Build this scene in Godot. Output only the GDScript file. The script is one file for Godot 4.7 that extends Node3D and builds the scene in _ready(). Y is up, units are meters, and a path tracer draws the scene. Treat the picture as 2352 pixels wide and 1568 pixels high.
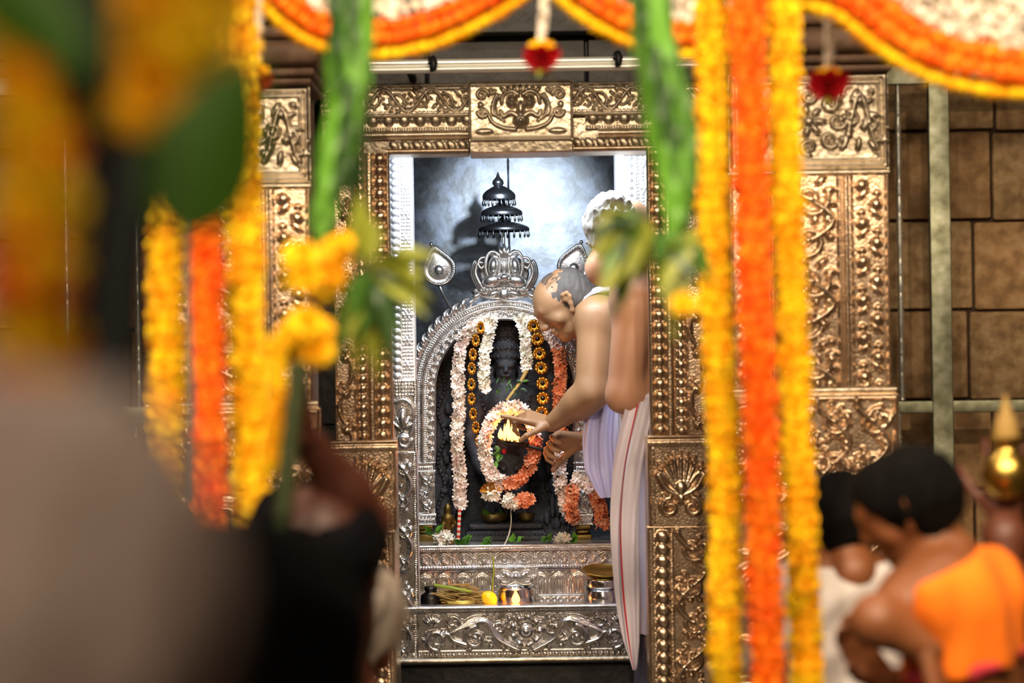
extends Node3D
# A flower-hung temple sanctum: brass-clad doorway, silver altar and arch, black stone idol, two priests, devotees in front.
# x right, y up, the view goes along -z. A "depth" d is the distance along the view; sizes in photograph pixels times d / F are metres.

const F := 6300.0          # focal length in pixels of the 2352 x 1568 frame
const EYE := 1.55
const ROLL := 0.0150       # the photographer held the camera a little askew

var M := {}                # materials
var used := {}
var altar_top := 0.0     # level of the altar top
var step_top := 0.0      # level of the step behind the sill

func _ready() -> void:
	make_camera_and_lights()
	make_materials()
	make_shell()
	make_lamps()
	make_stone_walls()
	make_pillars()
	make_door()
	make_inner_frame()
	make_rails()
	make_altar()
	make_arch()
	make_idol()
	make_idol_flowers()
	make_offerings()
	make_aarti()
	make_priests()
	make_poles()
	make_swags()
	make_strands()
	make_hanging_leaves()
	make_devotees()
	make_near_decor()

func make_camera_and_lights() -> void:
	var cam := Camera3D.new()
	cam.name = "camera"
	cam.position = Vector3(0, EYE, 0)
	cam.rotation = Vector3(0, 0, -atan(ROLL))
	cam.fov = rad_to_deg(2.0 * atan(784.0 / F))
	cam.near = 0.05
	cam.far = 60.0
	var at := CameraAttributesPhysical.new()
	at.frustum_focal_length = 85.0
	at.frustum_focus_distance = 8.9
	at.exposure_aperture = 2.15
	cam.attributes = at
	cam.fov = rad_to_deg(2.0 * atan(784.0 / F))
	add_child(cam)
	cam.current = true
	altar_top = P(1195, 1252, 8.788).y
	step_top = P(1195, 1392, 8.68).y
	var we := WorldEnvironment.new()
	we.name = "environment"
	var e := Environment.new()
	e.background_mode = Environment.BG_COLOR
	e.background_color = Color(0.01, 0.01, 0.012)
	e.tonemap_mode = Environment.TONE_MAPPER_LINEAR
	e.tonemap_exposure = 1.0
	e.sdfgi_enabled = true
	e.ssao_enabled = true
	e.ssil_enabled = true
	we.environment = e
	add_child(we)
	# flood lamp high behind the door lintel, cool white, aimed at the idol
	lamp_spot("sanctum_floodlight", P(1244, 300, 8.42), P(1190, 515, 10.0), Color(0.86, 0.93, 1.0), 12.0, 14.0, 0.02)
	# LED strip along the back of the lintel
	lamp_area("lintel_strip_light", P(1195, 318, 8.27), P(1195, 1320, 8.72), Vector2(0.72, 0.03), Color(0.90, 0.95, 1.0), 2.0)
	# warm spotlights under the hall ceiling, in front of the flower strands
	for s in hall_spots():
		lamp_spot("hall_spotlight", s[0], s[1], s[2], s[3], s[4], 0.05)
	# added fill lamps, shaped as flat ceiling panels
	for s in fill_panels():
		lamp_area("added_fill_light", s[0], s[0] + Vector3(0, -1, s[2]), s[1], Color(1.0, 0.92, 0.82), s[3])

func fill_panels() -> Array:
	# added fill lamps: middle, size, tilt, energy
	return [
		[Vector3(-1.15, 3.86, -5.2), Vector2(0.9, 0.5), -0.35, 4.2],
		[Vector3(1.15, 3.86, -5.2), Vector2(0.9, 0.5), -0.35, 4.2],
		[Vector3(0.0, 3.86, -3.2), Vector2(1.2, 0.6), -0.1, 5.5],
		[Vector3(-0.3, 3.86, 1.1), Vector2(1.4, 0.7), -0.5, 16.0],
	]

func hall_spots() -> Array:
	return [
		[Vector3(-1.55, 3.55, -1.7), Vector3(-0.75, 1.2, -6.6), Color(1.0, 0.89, 0.75), 9.0, 40.0],
		[Vector3(-0.35, 3.75, -1.6), Vector3(0.1, 1.3, -7.2), Color(1.0, 0.90, 0.77), 9.0, 38.0],
		[Vector3(0.75, 3.75, -1.6), Vector3(0.55, 1.2, -6.0), Color(1.0, 0.89, 0.75), 9.0, 38.0],
		[Vector3(1.75, 3.55, -1.9), Vector3(1.0, 1.15, -6.4), Color(1.0, 0.89, 0.74), 9.0, 40.0],
	]

func lamp_area(called: String, from: Vector3, to: Vector3, size: Vector2, c: Color, energy: float) -> void:
	var a := AreaLight3D.new()
	a.name = called
	a.area_size = size
	a.light_energy = energy
	a.area_normalize_energy = true
	a.light_color = c
	a.area_range = 14.0
	a.area_attenuation = 2.0
	a.shadow_enabled = true
	add_child(a, true)
	a.look_at_from_position(from, to, Vector3.FORWARD)

func lamp_spot(called: String, from: Vector3, to: Vector3, c: Color, energy: float, half_angle: float, size: float) -> void:
	var l := SpotLight3D.new()
	l.name = called
	l.light_color = c
	l.light_energy = energy
	l.spot_angle = half_angle
	l.spot_angle_attenuation = 1.0
	l.spot_range = 14.0
	l.spot_attenuation = 2.0
	l.light_size = size
	l.shadow_enabled = true
	add_child(l, true)
	l.look_at_from_position(from, to, Vector3.UP)

# ---------------------------------------------------------------- placing and naming
func P(x: float, y: float, d: float) -> Vector3:
	var a := x - 1176.0
	var b := y - 784.0
	return Vector3((a - b * ROLL) * d / F, EYE - (b + a * ROLL) * d / F, -d)

# the picture row where a level of the scene shows at depth d and picture column x
func row_of(level: float, x: float, d: float) -> float:
	return 784.0 + (EYE - level) * F / d - (x - 1176.0) * ROLL

func numbered(called: String) -> String:
	var n: int = used.get(called, -1) + 1
	used[called] = n
	return called if n == 0 else "%s_%03d" % [called, n]

func thing(called: String, label: String, category: String, at := Vector3.ZERO, group := "", kind := "") -> Node3D:
	var o := Node3D.new()
	o.name = numbered(called)
	o.position = at
	add_child(o)
	tag(o, label, category, group, kind)
	return o

func tag(o: Node, label: String, category: String, group := "", kind := "") -> void:
	o.set_meta("label", label)
	o.set_meta("category", category)
	if group: o.set_meta("group", group)
	if kind: o.set_meta("kind", kind)

# a mesh under its thing; the mesh is in world coordinates unless "local" is set
func part(called: String, mesh: Mesh, m: Material, parent: Node3D, at = null) -> MeshInstance3D:
	var o := MeshInstance3D.new()
	o.name = called
	o.mesh = mesh
	o.material_override = m
	parent.add_child(o, true)
	if at == null:
		o.transform = world_of(parent).affine_inverse()
	else:
		o.position = at
	return o

func world_of(n: Node) -> Transform3D:
	var t := Transform3D()
	while n is Node3D and n != self:
		t = n.transform * t
		n = n.get_parent()
	return t

func solo(called: String, mesh: Mesh, m: Material, label: String, category: String, at := Vector3.ZERO, group := "", kind := "") -> MeshInstance3D:
	var o := MeshInstance3D.new()
	o.name = numbered(called)
	o.mesh = mesh
	o.material_override = m
	o.position = at
	add_child(o)
	tag(o, label, category, group, kind)
	return o

# ---------------------------------------------------------------- mesh building
class MB:
	var v := PackedVector3Array()
	var ix := PackedInt32Array()

	func grid(p: PackedVector3Array, rows: int, cols: int, wrap := false, flip := false) -> void:
		var b := v.size()
		v.append_array(p)
		for r in rows - 1:
			for c in (cols if wrap else cols - 1):
				var c2 := (c + 1) % cols
				var i00 := b + r * cols + c
				var i01 := b + r * cols + c2
				var i10 := i00 + cols
				var i11 := i01 + cols
				if flip:
					ix.append_array([i00, i10, i11, i00, i11, i01])
				else:
					ix.append_array([i00, i11, i10, i00, i01, i11])

	func fan(ring: PackedVector3Array, up: bool) -> void:
		var b := v.size()
		var c := Vector3.ZERO
		for q in ring: c += q
		v.append(c / ring.size())
		v.append_array(ring)
		var n := ring.size()
		for i in n:
			var j := (i + 1) % n
			if up: ix.append_array([b, b + 1 + i, b + 1 + j])
			else: ix.append_array([b, b + 1 + j, b + 1 + i])

	# box with chamfered edges
	func box(c: Vector3, s: Vector3, bevel := 0.0, bs := Basis()) -> void:
		var b := v.size()
		var h := s / 2.0
		var bv := minf(bevel, minf(h.x, minf(h.y, h.z)) * 0.95)
		var at := func(sx: int, sy: int, sz: int, ax: int) -> int: return b + ((sx * 2 + sy) * 2 + sz) * 3 + ax
		for sx in 2:
			for sy in 2:
				for sz in 2:
					for ax in 3:
						var q := Vector3((sx * 2 - 1) * (h.x - (0.0 if ax == 0 else bv)), (sy * 2 - 1) * (h.y - (0.0 if ax == 1 else bv)), (sz * 2 - 1) * (h.z - (0.0 if ax == 2 else bv)))
						v.append(c + bs * q)
		for s2 in 2:
			quad_out(at.call(s2, 0, 0, 0), at.call(s2, 1, 0, 0), at.call(s2, 1, 1, 0), at.call(s2, 0, 1, 0), c)
			quad_out(at.call(0, s2, 0, 1), at.call(1, s2, 0, 1), at.call(1, s2, 1, 1), at.call(0, s2, 1, 1), c)
			quad_out(at.call(0, 0, s2, 2), at.call(1, 0, s2, 2), at.call(1, 1, s2, 2), at.call(0, 1, s2, 2), c)
		if bv > 0.0:
			for p in 2:
				for q in 2:
					quad_out(at.call(p, q, 0, 0), at.call(p, q, 1, 0), at.call(p, q, 1, 1), at.call(p, q, 0, 1), c)
					quad_out(at.call(p, 0, q, 0), at.call(p, 1, q, 0), at.call(p, 1, q, 2), at.call(p, 0, q, 2), c)
					quad_out(at.call(0, p, q, 1), at.call(1, p, q, 1), at.call(1, p, q, 2), at.call(0, p, q, 2), c)
			for sx in 2:
				for sy in 2:
					for sz in 2:
						tri_out(at.call(sx, sy, sz, 0), at.call(sx, sy, sz, 1), at.call(sx, sy, sz, 2), c)

	func tri_out(a: int, b: int, c: int, from: Vector3) -> void:
		var n := (v[c] - v[a]).cross(v[b] - v[a])
		if n.dot(v[a] + v[b] + v[c] - from * 3.0) < 0.0: ix.append_array([a, c, b])
		else: ix.append_array([a, b, c])

	func quad_out(a: int, b: int, c: int, d: int, from: Vector3) -> void:
		tri_out(a, b, c, from)
		tri_out(a, c, d, from)

	func ell(t: Transform3D, seg := 12, rings := 8) -> void:
		var p := PackedVector3Array()
		for r in rings + 1:
			var f := -PI / 2 + PI * r / rings
			for c in seg:
				var a := TAU * c / seg
				p.append(t * Vector3(cos(f) * cos(a), sin(f), cos(f) * sin(a)))
		grid(p, rings + 1, seg, true)

	func ball(c: Vector3, r: Vector3, seg := 12, rings := 8) -> void:
		ell(Transform3D(Basis.from_scale(r), c), seg, rings)

	# profile: x = radius, y = height, from the bottom to the top
	func lathe(prof: Array, seg: int, t := Transform3D(), squash := 1.0) -> void:
		var p := PackedVector3Array()
		for q in prof:
			for c in seg:
				var a := TAU * c / seg
				p.append(t * Vector3(q.x * cos(a), q.y, q.x * sin(a) * squash))
		grid(p, prof.size(), seg, true)

	func tube(pts: Array, radii, seg := 8, cap := true, flat := 1.0) -> void:
		var p := PackedVector3Array()
		var n := pts.size()
		var t: Vector3 = (pts[1] - pts[0]).normalized()
		var side := t.cross(Vector3(0.31, 0.2, 0.93)).normalized()
		for i in n:
			var d: Vector3 = (pts[mini(i + 1, n - 1)] - pts[maxi(i - 1, 0)]).normalized()
			side = (side - d * side.dot(d)).normalized()
			var b := side.cross(d)
			var r: float = radii if radii is float else radii[i]
			for c in seg:
				var a := TAU * c / seg
				p.append(pts[i] + (side * cos(a) + b * sin(a) * flat) * r)
		grid(p, n, seg, true)
		if cap:
			fan(p.slice(0, seg), false)
			fan(p.slice((n - 1) * seg, n * seg), true)

	func add(o: MB, t: Transform3D) -> void:
		var b := v.size()
		for q in o.v: v.append(t * q)
		for i in o.ix: ix.append(b + i)

	func arrays_of(nrm: PackedVector3Array) -> ArrayMesh:
		var a := []
		a.resize(Mesh.ARRAY_MAX)
		a[Mesh.ARRAY_VERTEX] = v
		a[Mesh.ARRAY_NORMAL] = nrm
		a[Mesh.ARRAY_INDEX] = ix
		var m := ArrayMesh.new()
		m.add_surface_from_arrays(Mesh.PRIMITIVE_TRIANGLES, a)
		return m

	func done() -> ArrayMesh:
		var nrm := PackedVector3Array()
		nrm.resize(v.size())
		for k in range(0, ix.size(), 3):
			var a := ix[k]
			var b := ix[k + 1]
			var c := ix[k + 2]
			var n := (v[c] - v[a]).cross(v[b] - v[a])
			nrm[a] += n
			nrm[b] += n
			nrm[c] += n
		for k in nrm.size():
			var q := nrm[k].normalized()
			nrm[k] = q if q.length_squared() > 0.5 else Vector3.UP
		return arrays_of(nrm)

func box_mesh(s: Vector3, bevel := 0.004) -> ArrayMesh:
	var b := MB.new()
	b.box(Vector3.ZERO, s, bevel)
	return b.done()

# ---------------------------------------------------------------- beaten metal: a height field in photograph pixels, x right, y down
class Relief:
	var w: float
	var h: float
	var c: float
	var nx: int
	var ny: int
	var a := PackedFloat32Array()

	func _init(pw: float, ph: float, cell: float) -> void:
		w = pw
		h = ph
		nx = maxi(2, int(ceil(pw / cell))) + 1
		ny = maxi(2, int(ceil(ph / cell))) + 1
		c = cell
		a.resize(nx * ny)

	func dome(cx: float, cy: float, rx: float, ry: float, ht: float, rot := 0.0) -> void:
		var sx := w / (nx - 1)
		var sy := h / (ny - 1)
		var r := maxf(rx, ry)
		var co := cos(rot)
		var si := sin(rot)
		for j in range(maxi(0, int((cy - r) / sy)), mini(ny, int((cy + r) / sy) + 2)):
			for i in range(maxi(0, int((cx - r) / sx)), mini(nx, int((cx + r) / sx) + 2)):
				var dx := i * sx - cx
				var dy := j * sy - cy
				var u := (dx * co + dy * si) / rx
				var q := (-dx * si + dy * co) / ry
				var t := 1.0 - u * u - q * q
				if t > 0.0:
					var z := ht * sqrt(t)
					var k := j * nx + i
					if z > a[k]: a[k] = z

	func stroke(p: Array, w0: float, w1: float, ht: float) -> void:
		var n := p.size() - 1
		var sx := w / (nx - 1)
		var sy := h / (ny - 1)
		for s in n:
			var p0: Vector2 = p[s]
			var p1: Vector2 = p[s + 1]
			var r0 := lerpf(w0, w1, float(s) / n)
			var r1 := lerpf(w0, w1, float(s + 1) / n)
			var r := maxf(r0, r1)
			var e := p1 - p0
			var l2 := maxf(e.length_squared(), 1e-6)
			for j in range(maxi(0, int((minf(p0.y, p1.y) - r) / sy)), mini(ny, int((maxf(p0.y, p1.y) + r) / sy) + 2)):
				for i in range(maxi(0, int((minf(p0.x, p1.x) - r) / sx)), mini(nx, int((maxf(p0.x, p1.x) + r) / sx) + 2)):
					var q := Vector2(i * sx, j * sy) - p0
					var t := clampf(q.dot(e) / l2, 0.0, 1.0)
					var rr := lerpf(r0, r1, t)
					var f := 1.0 - (q - e * t).length_squared() / (rr * rr)
					if f > 0.0:
						var z := ht * sqrt(f) * (0.55 + 0.45 * rr / w0)
						var k := j * nx + i
						if z > a[k]: a[k] = z

	func spiral(cx: float, cy: float, r: float, turns: float, start: float, dir: float, sw: float, ht: float) -> void:
		var p := []
		var n := int(10 * turns) + 6
		for i in n + 1:
			var t := float(i) / n
			var an := start + dir * TAU * turns * t
			var rr := r * (1.0 - 0.8 * t)
			p.append(Vector2(cx + cos(an) * rr, cy + sin(an) * rr))
		stroke(p, sw, sw * 0.55, ht)

	func leaf(x: float, y: float, l: float, wd: float, ang: float, ht: float) -> void:
		var d := Vector2(cos(ang), sin(ang))
		dome(x + d.x * l * 0.5, y + d.y * l * 0.5, l * 0.52, wd * 0.5, ht, ang)

	func flat_rect(x0: float, y0: float, x1: float, y1: float, ht: float) -> void:
		var sx := w / (nx - 1)
		var sy := h / (ny - 1)
		for j in range(maxi(0, int(ceil(y0 / sy))), mini(ny, int(y1 / sy) + 1)):
			for i in range(maxi(0, int(ceil(x0 / sx))), mini(nx, int(x1 / sx) + 1)):
				var k := j * nx + i
				a[k] = maxf(a[k], ht)

	func half_round(x0: float, y0: float, x1: float, y1: float, ht: float) -> void:
		var sx := w / (nx - 1)
		var sy := h / (ny - 1)
		var along_x := x1 - x0 > y1 - y0
		for j in range(maxi(0, int(ceil(y0 / sy))), mini(ny, int(y1 / sy) + 1)):
			for i in range(maxi(0, int(ceil(x0 / sx))), mini(nx, int(x1 / sx) + 1)):
				var t := ((j * sy - y0) / (y1 - y0) if along_x else (i * sx - x0) / (x1 - x0)) * 2.0 - 1.0
				var z := ht * sqrt(maxf(0.0, 1.0 - t * t))
				var k := j * nx + i
				if z > a[k]: a[k] = z

	func beads(x0: float, y0: float, x1: float, y1: float, r: float, ht: float, step := 0.0) -> void:
		var l := Vector2(x0, y0).distance_to(Vector2(x1, y1))
		var n := maxi(1, int(round(l / (step if step > 0.0 else r * 2.15))))
		for i in n + 1:
			var t := float(i) / n
			dome(lerpf(x0, x1, t), lerpf(y0, y1, t), r, r, ht)

	# slanted leaves one after the other, a cable or laurel moulding
	func cable(x0: float, y0: float, x1: float, y1: float, wd: float, step: float, ht: float, slant := 0.6) -> void:
		var l := Vector2(x0, y0).distance_to(Vector2(x1, y1))
		var n := maxi(1, int(round(l / step)))
		var an := atan2(y1 - y0, x1 - x0)
		for i in n:
			var t := (i + 0.5) / n
			dome(lerpf(x0, x1, t), lerpf(y0, y1, t), wd * 0.56, step * 0.52, ht, an + PI / 2 + slant)

	# running vine with curled tendrils; from (x0, y0) to (x1, y1), half width am
	func vine(x0: float, y0: float, x1: float, y1: float, n: int, am: float, sw: float, ht: float, berries := true) -> void:
		var p0 := Vector2(x0, y0)
		var e := (Vector2(x1, y1) - p0) / n
		var ax := e.normalized()
		var nm := Vector2(-ax.y, ax.x)
		var l := e.length()
		var stem := []
		for i in n * 8 + 1:
			var t := i / 8.0
			stem.append(p0 + e * t + nm * sin(t * PI + PI / 2) * am * 0.82)
		stroke(stem, sw, sw, ht)
		for i in n:
			var s := -1.0 if i % 2 else 1.0
			var cc := p0 + e * (i + 0.5) - nm * s * am * 0.06
			var st := atan2(nm.y * s, nm.x * s)
			spiral(cc.x, cc.y, minf(l, am * 1.7) * 0.44, 1.25, st + PI * 0.9, s, sw * 0.9, ht * 0.95)
			dome(cc.x, cc.y, sw * 1.5, sw * 1.5, ht * 1.15)
			for k in 5:
				var an := st + PI + (k - 2) * 0.62
				var q := cc + Vector2(cos(an), sin(an)) * am * 0.52
				leaf(q.x, q.y, am * 0.48, sw * 2.0, an + 0.5 * s, ht * 0.8)
			if berries:
				var q2 := p0 + e * (i + 1.0) - nm * s * am * 0.62
				for k in 3:
					dome(q2.x + ax.x * (k - 1) * sw * 2.0, q2.y + ax.y * (k - 1) * sw * 2.0 , sw * 1.1, sw * 1.1, ht * 0.9)

	func frame(m: float, t: float, ht: float) -> void:
		half_round(m, m, w - m, m + t, ht)
		half_round(m, h - m - t, w - m, h - m, ht)
		half_round(m, m, m + t, h - m, ht)
		half_round(w - m - t, m, w - m, h - m, ht)

	# k = metres per pixel; the sheet's own origin is its middle, its back lies "back" pixels behind
	func mesh(k: float, back := 4.0) -> ArrayMesh:
		var b := MB.new()
		var sx := w / (nx - 1)
		var sy := h / (ny - 1)
		var nr := PackedVector3Array()
		b.v.resize(nx * ny)
		nr.resize(nx * ny)
		for j in ny:
			for i in nx:
				var q := j * nx + i
				b.v[q] = Vector3((i * sx - w / 2) * k, (h / 2 - j * sy) * k, a[q] * k)
				var gx := (a[q + (1 if i < nx - 1 else 0)] - a[q - (1 if i > 0 else 0)]) / (2 * sx)
				var gy := (a[q + (nx if j < ny - 1 else 0)] - a[q - (nx if j > 0 else 0)]) / (2 * sy)
				nr[q] = Vector3(-gx, gy, 1.0).normalized()
		var id := PackedInt32Array()
		id.resize((nx - 1) * (ny - 1) * 6)
		var o := 0
		for j in ny - 1:
			for i in nx - 1:
				var q := j * nx + i
				id[o] = q
				id[o + 1] = q + 1
				id[o + 2] = q + nx + 1
				id[o + 3] = q
				id[o + 4] = q + nx + 1
				id[o + 5] = q + nx
				o += 6
		b.ix = id
		# the rim and the back
		var edge := PackedInt32Array()
		for i in nx - 1: edge.append(i)
		for j in ny - 1: edge.append(j * nx + nx - 1)
		for i in range(nx - 1, 0, -1): edge.append((ny - 1) * nx + i)
		for j in range(ny - 1, 0, -1): edge.append(j * nx)
		var m := edge.size()
		var first := b.v.size()
		for s in m:
			var q := b.v[edge[s]]
			b.v.append(q)
			b.v.append(Vector3(q.x, q.y, -back * k))
			var out := Vector3(q.x / (w * k), q.y / (h * k), 0)
			out = Vector3(signf(out.x), 0, 0) if absf(out.x) > absf(out.y) else Vector3(0, signf(out.y), 0)
			nr.append(out)
			nr.append(out)
		for s in m:
			var p := first + s * 2
			var q := first + ((s + 1) % m) * 2
			b.ix.append_array([p, p + 1, q, q, p + 1, q + 1])
		var f2 := b.v.size()
		for q in [Vector2(-1, 1), Vector2(1, 1), Vector2(1, -1), Vector2(-1, -1)]:
			b.v.append(Vector3(q.x * w / 2 * k, q.y * h / 2 * k, -back * k))
			nr.append(Vector3(0, 0, -1))
		b.ix.append_array([f2, f2 + 2, f2 + 1, f2, f2 + 3, f2 + 2])
		return b.arrays_of(nr)

	# the sheet bent to another shape: to.call(x, y, height) gives the point, pixels in, metres out
	func bent(to: Callable) -> ArrayMesh:
		var b := MB.new()
		var sx := w / (nx - 1)
		var sy := h / (ny - 1)
		var p := PackedVector3Array()
		for j in ny:
			for i in nx:
				p.append(to.call(i * sx, j * sy, a[j * nx + i]))
		b.grid(p, ny, nx, false, true)
		return b.done()

# an embossed panel filling the photograph's rectangle at depth d (its ground), as a part
func panel(called: String, m: Material, parent: Node3D, x0: float, y0: float, x1: float, y1: float, d: float, cell: float, fill: Callable, back := 4.0) -> MeshInstance3D:
	var r := Relief.new(x1 - x0, y1 - y0, cell)
	fill.call(r)
	var o := part(called, r.mesh(d / F, back), m, parent, Vector3.ZERO)
	o.position = world_of(parent).affine_inverse() * P((x0 + x1) / 2, (y0 + y1) / 2, d)
	return o

# a plain block between two depths that fills the photograph's rectangle at its front face
func block(called: String, m: Material, parent: Node3D, x0: float, y0: float, x1: float, y1: float, d0: float, d1: float, bevel := 0.004) -> MeshInstance3D:
	var k := d0 / F
	var c := P((x0 + x1) / 2, (y0 + y1) / 2, d0)
	c.z = -(d0 + d1) / 2
	var o := part(called, box_mesh(Vector3((x1 - x0) * k, (y1 - y0) * k, d1 - d0), bevel), m, parent, Vector3.ZERO)
	o.position = world_of(parent).affine_inverse() * c
	return o

func curve(pts: Array, n: int) -> Array:
	# Catmull-Rom through the points
	var out := []
	for i in n + 1:
		var t := float(i) / n * (pts.size() - 1)
		var s := mini(int(t), pts.size() - 2)
		var f := t - s
		var p0 = pts[maxi(s - 1, 0)]
		var p3 = pts[mini(s + 2, pts.size() - 1)]
		out.append(pts[s].cubic_interpolate(pts[s + 1], p0, p3, f))
	return out

# ---------------------------------------------------------------- materials
func noise_tex(freq: float, seed_: int, ramp: Array, octaves := 4, size := 512, kind := FastNoiseLite.TYPE_SIMPLEX_SMOOTH) -> NoiseTexture2D:
	var n := FastNoiseLite.new()
	n.seed = seed_
	n.frequency = freq
	n.noise_type = kind
	n.fractal_octaves = octaves
	var t := NoiseTexture2D.new()
	t.width = size
	t.height = size
	t.seamless = true
	t.noise = n
	var g := Gradient.new()
	g.offsets = PackedFloat32Array()
	g.colors = PackedColorArray()
	var o := PackedFloat32Array()
	var c := PackedColorArray()
	for q in ramp:
		o.append(q[0])
		c.append(q[1] if q[1] is Color else Color(q[1], q[1], q[1]))
	g.offsets = o
	g.colors = c
	t.color_ramp = g
	return t

func mat(called: String, c: Color, rough: float, metal := 0.0) -> StandardMaterial3D:
	var m := StandardMaterial3D.new()
	m.resource_name = called
	m.albedo_color = c
	m.roughness = rough
	m.metallic = metal
	M[called] = m
	return m

func tri_map(m: StandardMaterial3D, tex: Texture2D, scale: float, height := 0.0, htex: Texture2D = null) -> void:
	m.uv1_triplanar = true
	m.uv1_world_triplanar = true
	m.uv1_scale = Vector3(scale, scale, scale)
	if tex: m.albedo_texture = tex
	if htex:
		m.heightmap_enabled = true
		m.heightmap_texture = htex
		m.heightmap_scale = height

func leafy(called: String, c: Color, back: Color, rough := 0.45) -> void:
	var m := mat(called, c, rough)
	m.backlight_enabled = true
	m.backlight = back

func make_materials() -> void:
	var grain := noise_tex(0.03, 3, [[0.0, 0.0], [1.0, 1.0]], 5)
	var fine := noise_tex(0.09, 9, [[0.0, 0.0], [1.0, 1.0]], 3)
	var tarnish := noise_tex(0.012, 5, [[0.0, Color(0.74, 0.70, 0.64)], [0.45, Color(0.92, 0.90, 0.87)], [1.0, Color(1, 1, 1)]], 5)
	var m := mat("brass", Color(0.93, 0.835, 0.73), 0.26, 0.95)
	tri_map(m, tarnish, 2.6, 0.06, fine)
	m = mat("pale_brass", Color(0.80, 0.76, 0.69), 0.36, 0.95)
	tri_map(m, tarnish, 2.2, 0.16, grain)
	m = mat("altar_silver", Color(0.94, 0.945, 0.965), 0.27, 0.84)
	tri_map(m, tarnish, 3.1, 0.03, fine)
	m = mat("silver", Color(0.93, 0.935, 0.95), 0.23, 0.94)
	tri_map(m, tarnish, 3.1, 0.03, fine)
	m = mat("bright_silver", Color(0.95, 0.95, 0.96), 0.36, 0.85)
	tri_map(m, null, 3.0, 0.05, fine)
	mat("steel", Color(0.74, 0.74, 0.70), 0.34, 0.7)
	m = mat("worn_steel", Color(0.66, 0.66, 0.60), 0.45, 0.9)
	tri_map(m, noise_tex(0.02, 21, [[0.0, Color(0.62, 0.62, 0.55)], [0.55, Color(0.86, 0.88, 0.82)], [1.0, Color(1, 1, 1)]], 5), 1.6, 0.03, grain)
	mat("polished_steel", Color(0.80, 0.80, 0.80), 0.14, 1.0)
	mat("rail_steel", Color(0.93, 0.93, 0.90), 0.3, 0.55)
	mat("old_brass", Color(0.42, 0.34, 0.17), 0.42, 0.9)
	mat("gold", Color(0.93, 0.67, 0.26), 0.28, 1.0)
	mat("vessel_brass", Color(0.80, 0.68, 0.34), 0.3, 1.0)
	mat("black_iron", Color(0.10, 0.10, 0.11), 0.5, 0.6)
	# stones
	var warm := noise_tex(0.02, 31, [[0.0, Color(0.62, 0.56, 0.48)], [0.5, Color(0.85, 0.80, 0.72)], [1.0, Color(1, 1, 1)]], 5)
	var hues := [Color(0.62, 0.51, 0.37), Color(0.60, 0.50, 0.37), Color(0.66, 0.50, 0.38), Color(0.61, 0.52, 0.39)]
	for i in 4:
		m = mat("wall_stone_%d" % i, hues[i], 0.85)
		tri_map(m, warm, 1.3 + 0.17 * i, 0.35, grain)
	m = mat("mortar", Color(0.20, 0.14, 0.10), 0.95)
	m = mat("dark_stone", Color(0.115, 0.12, 0.14), 0.6)
	tri_map(m, warm, 1.1, 0.25, grain)
	m = mat("beam_stone", Color(0.18, 0.187, 0.21), 0.6)
	tri_map(m, warm, 1.1, 0.25, grain)
	m = mat("oiled_stone", Color(1, 1, 1), 0.42)
	tri_map(m, noise_tex(0.010, 47, [[0.0, Color(0.02, 0.022, 0.03)], [0.43, Color(0.055, 0.06, 0.08)], [0.53, Color(0.22, 0.24, 0.28)], [0.7, Color(0.28, 0.30, 0.35)], [1.0, Color(0.40, 0.42, 0.47)]], 6), 1.9, 0.04, grain)
	m.roughness = 0.43
	m = mat("idol_stone", Color(0.20, 0.205, 0.23), 0.28)
	tri_map(m, null, 6.0, 0.25, fine)
	m = mat("plaster", Color(0.40, 0.33, 0.26), 0.9)
	tri_map(m, warm, 0.5, 0.2, grain)
	m = mat("floor_stone", Color(0.30, 0.27, 0.24), 0.45)
	tri_map(m, warm, 0.7, 0.15, grain)
	m = mat("carved_stone", Color(0.50, 0.40, 0.33), 0.7)
	tri_map(m, warm, 1.0, 0.3, grain)
	# flowers
	var yel := [Color(1.0, 0.83, 0.02), Color(0.99, 0.77, 0.0), Color(1.0, 0.87, 0.07)]
	var ora := [Color(1.0, 0.53, 0.0), Color(1.0, 0.47, 0.01), Color(1.0, 0.58, 0.02)]
	var wht := [Color(0.93, 0.90, 0.84), Color(0.95, 0.91, 0.86), Color(0.90, 0.88, 0.80)]
	var pink := [Color(0.95, 0.89, 0.84), Color(0.94, 0.85, 0.80), Color(0.93, 0.88, 0.82)]
	for i in 3:
		leafy("yellow_petal_%d" % i, yel[i], Color(0.35, 0.25, 0.0), 0.7)
		leafy("orange_petal_%d" % i, ora[i], Color(0.35, 0.1, 0.0), 0.7)
		leafy("white_petal_%d" % i, wht[i], Color(0.4, 0.38, 0.34), 0.6)
		leafy("pink_petal_%d" % i, pink[i], Color(0.4, 0.33, 0.3), 0.6)
		leafy("salmon_petal_%d" % i, [Color(0.88, 0.55, 0.38), Color(0.88, 0.50, 0.31), Color(0.90, 0.62, 0.46)][i], Color(0.4, 0.2, 0.1), 0.6)  # salmon-orange crossandra flowers, their own colour
	leafy("red_petal", Color(0.72, 0.03, 0.09), Color(0.3, 0.01, 0.03), 0.55)
	leafy("marigold_core", Color(0.62, 0.34, 0.02), Color(0.1, 0.06, 0.0), 0.8)
	leafy("leaf_bright", Color(0.36, 0.58, 0.16), Color(0.22, 0.36, 0.08), 0.45)
	leafy("leaf_mid", Color(0.27, 0.44, 0.15), Color(0.14, 0.26, 0.06), 0.45)
	leafy("leaf_dark", Color(0.15, 0.27, 0.10), Color(0.08, 0.16, 0.04), 0.4)
	leafy("leaf_olive", Color(0.50, 0.53, 0.16), Color(0.3, 0.32, 0.08), 0.42)
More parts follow.
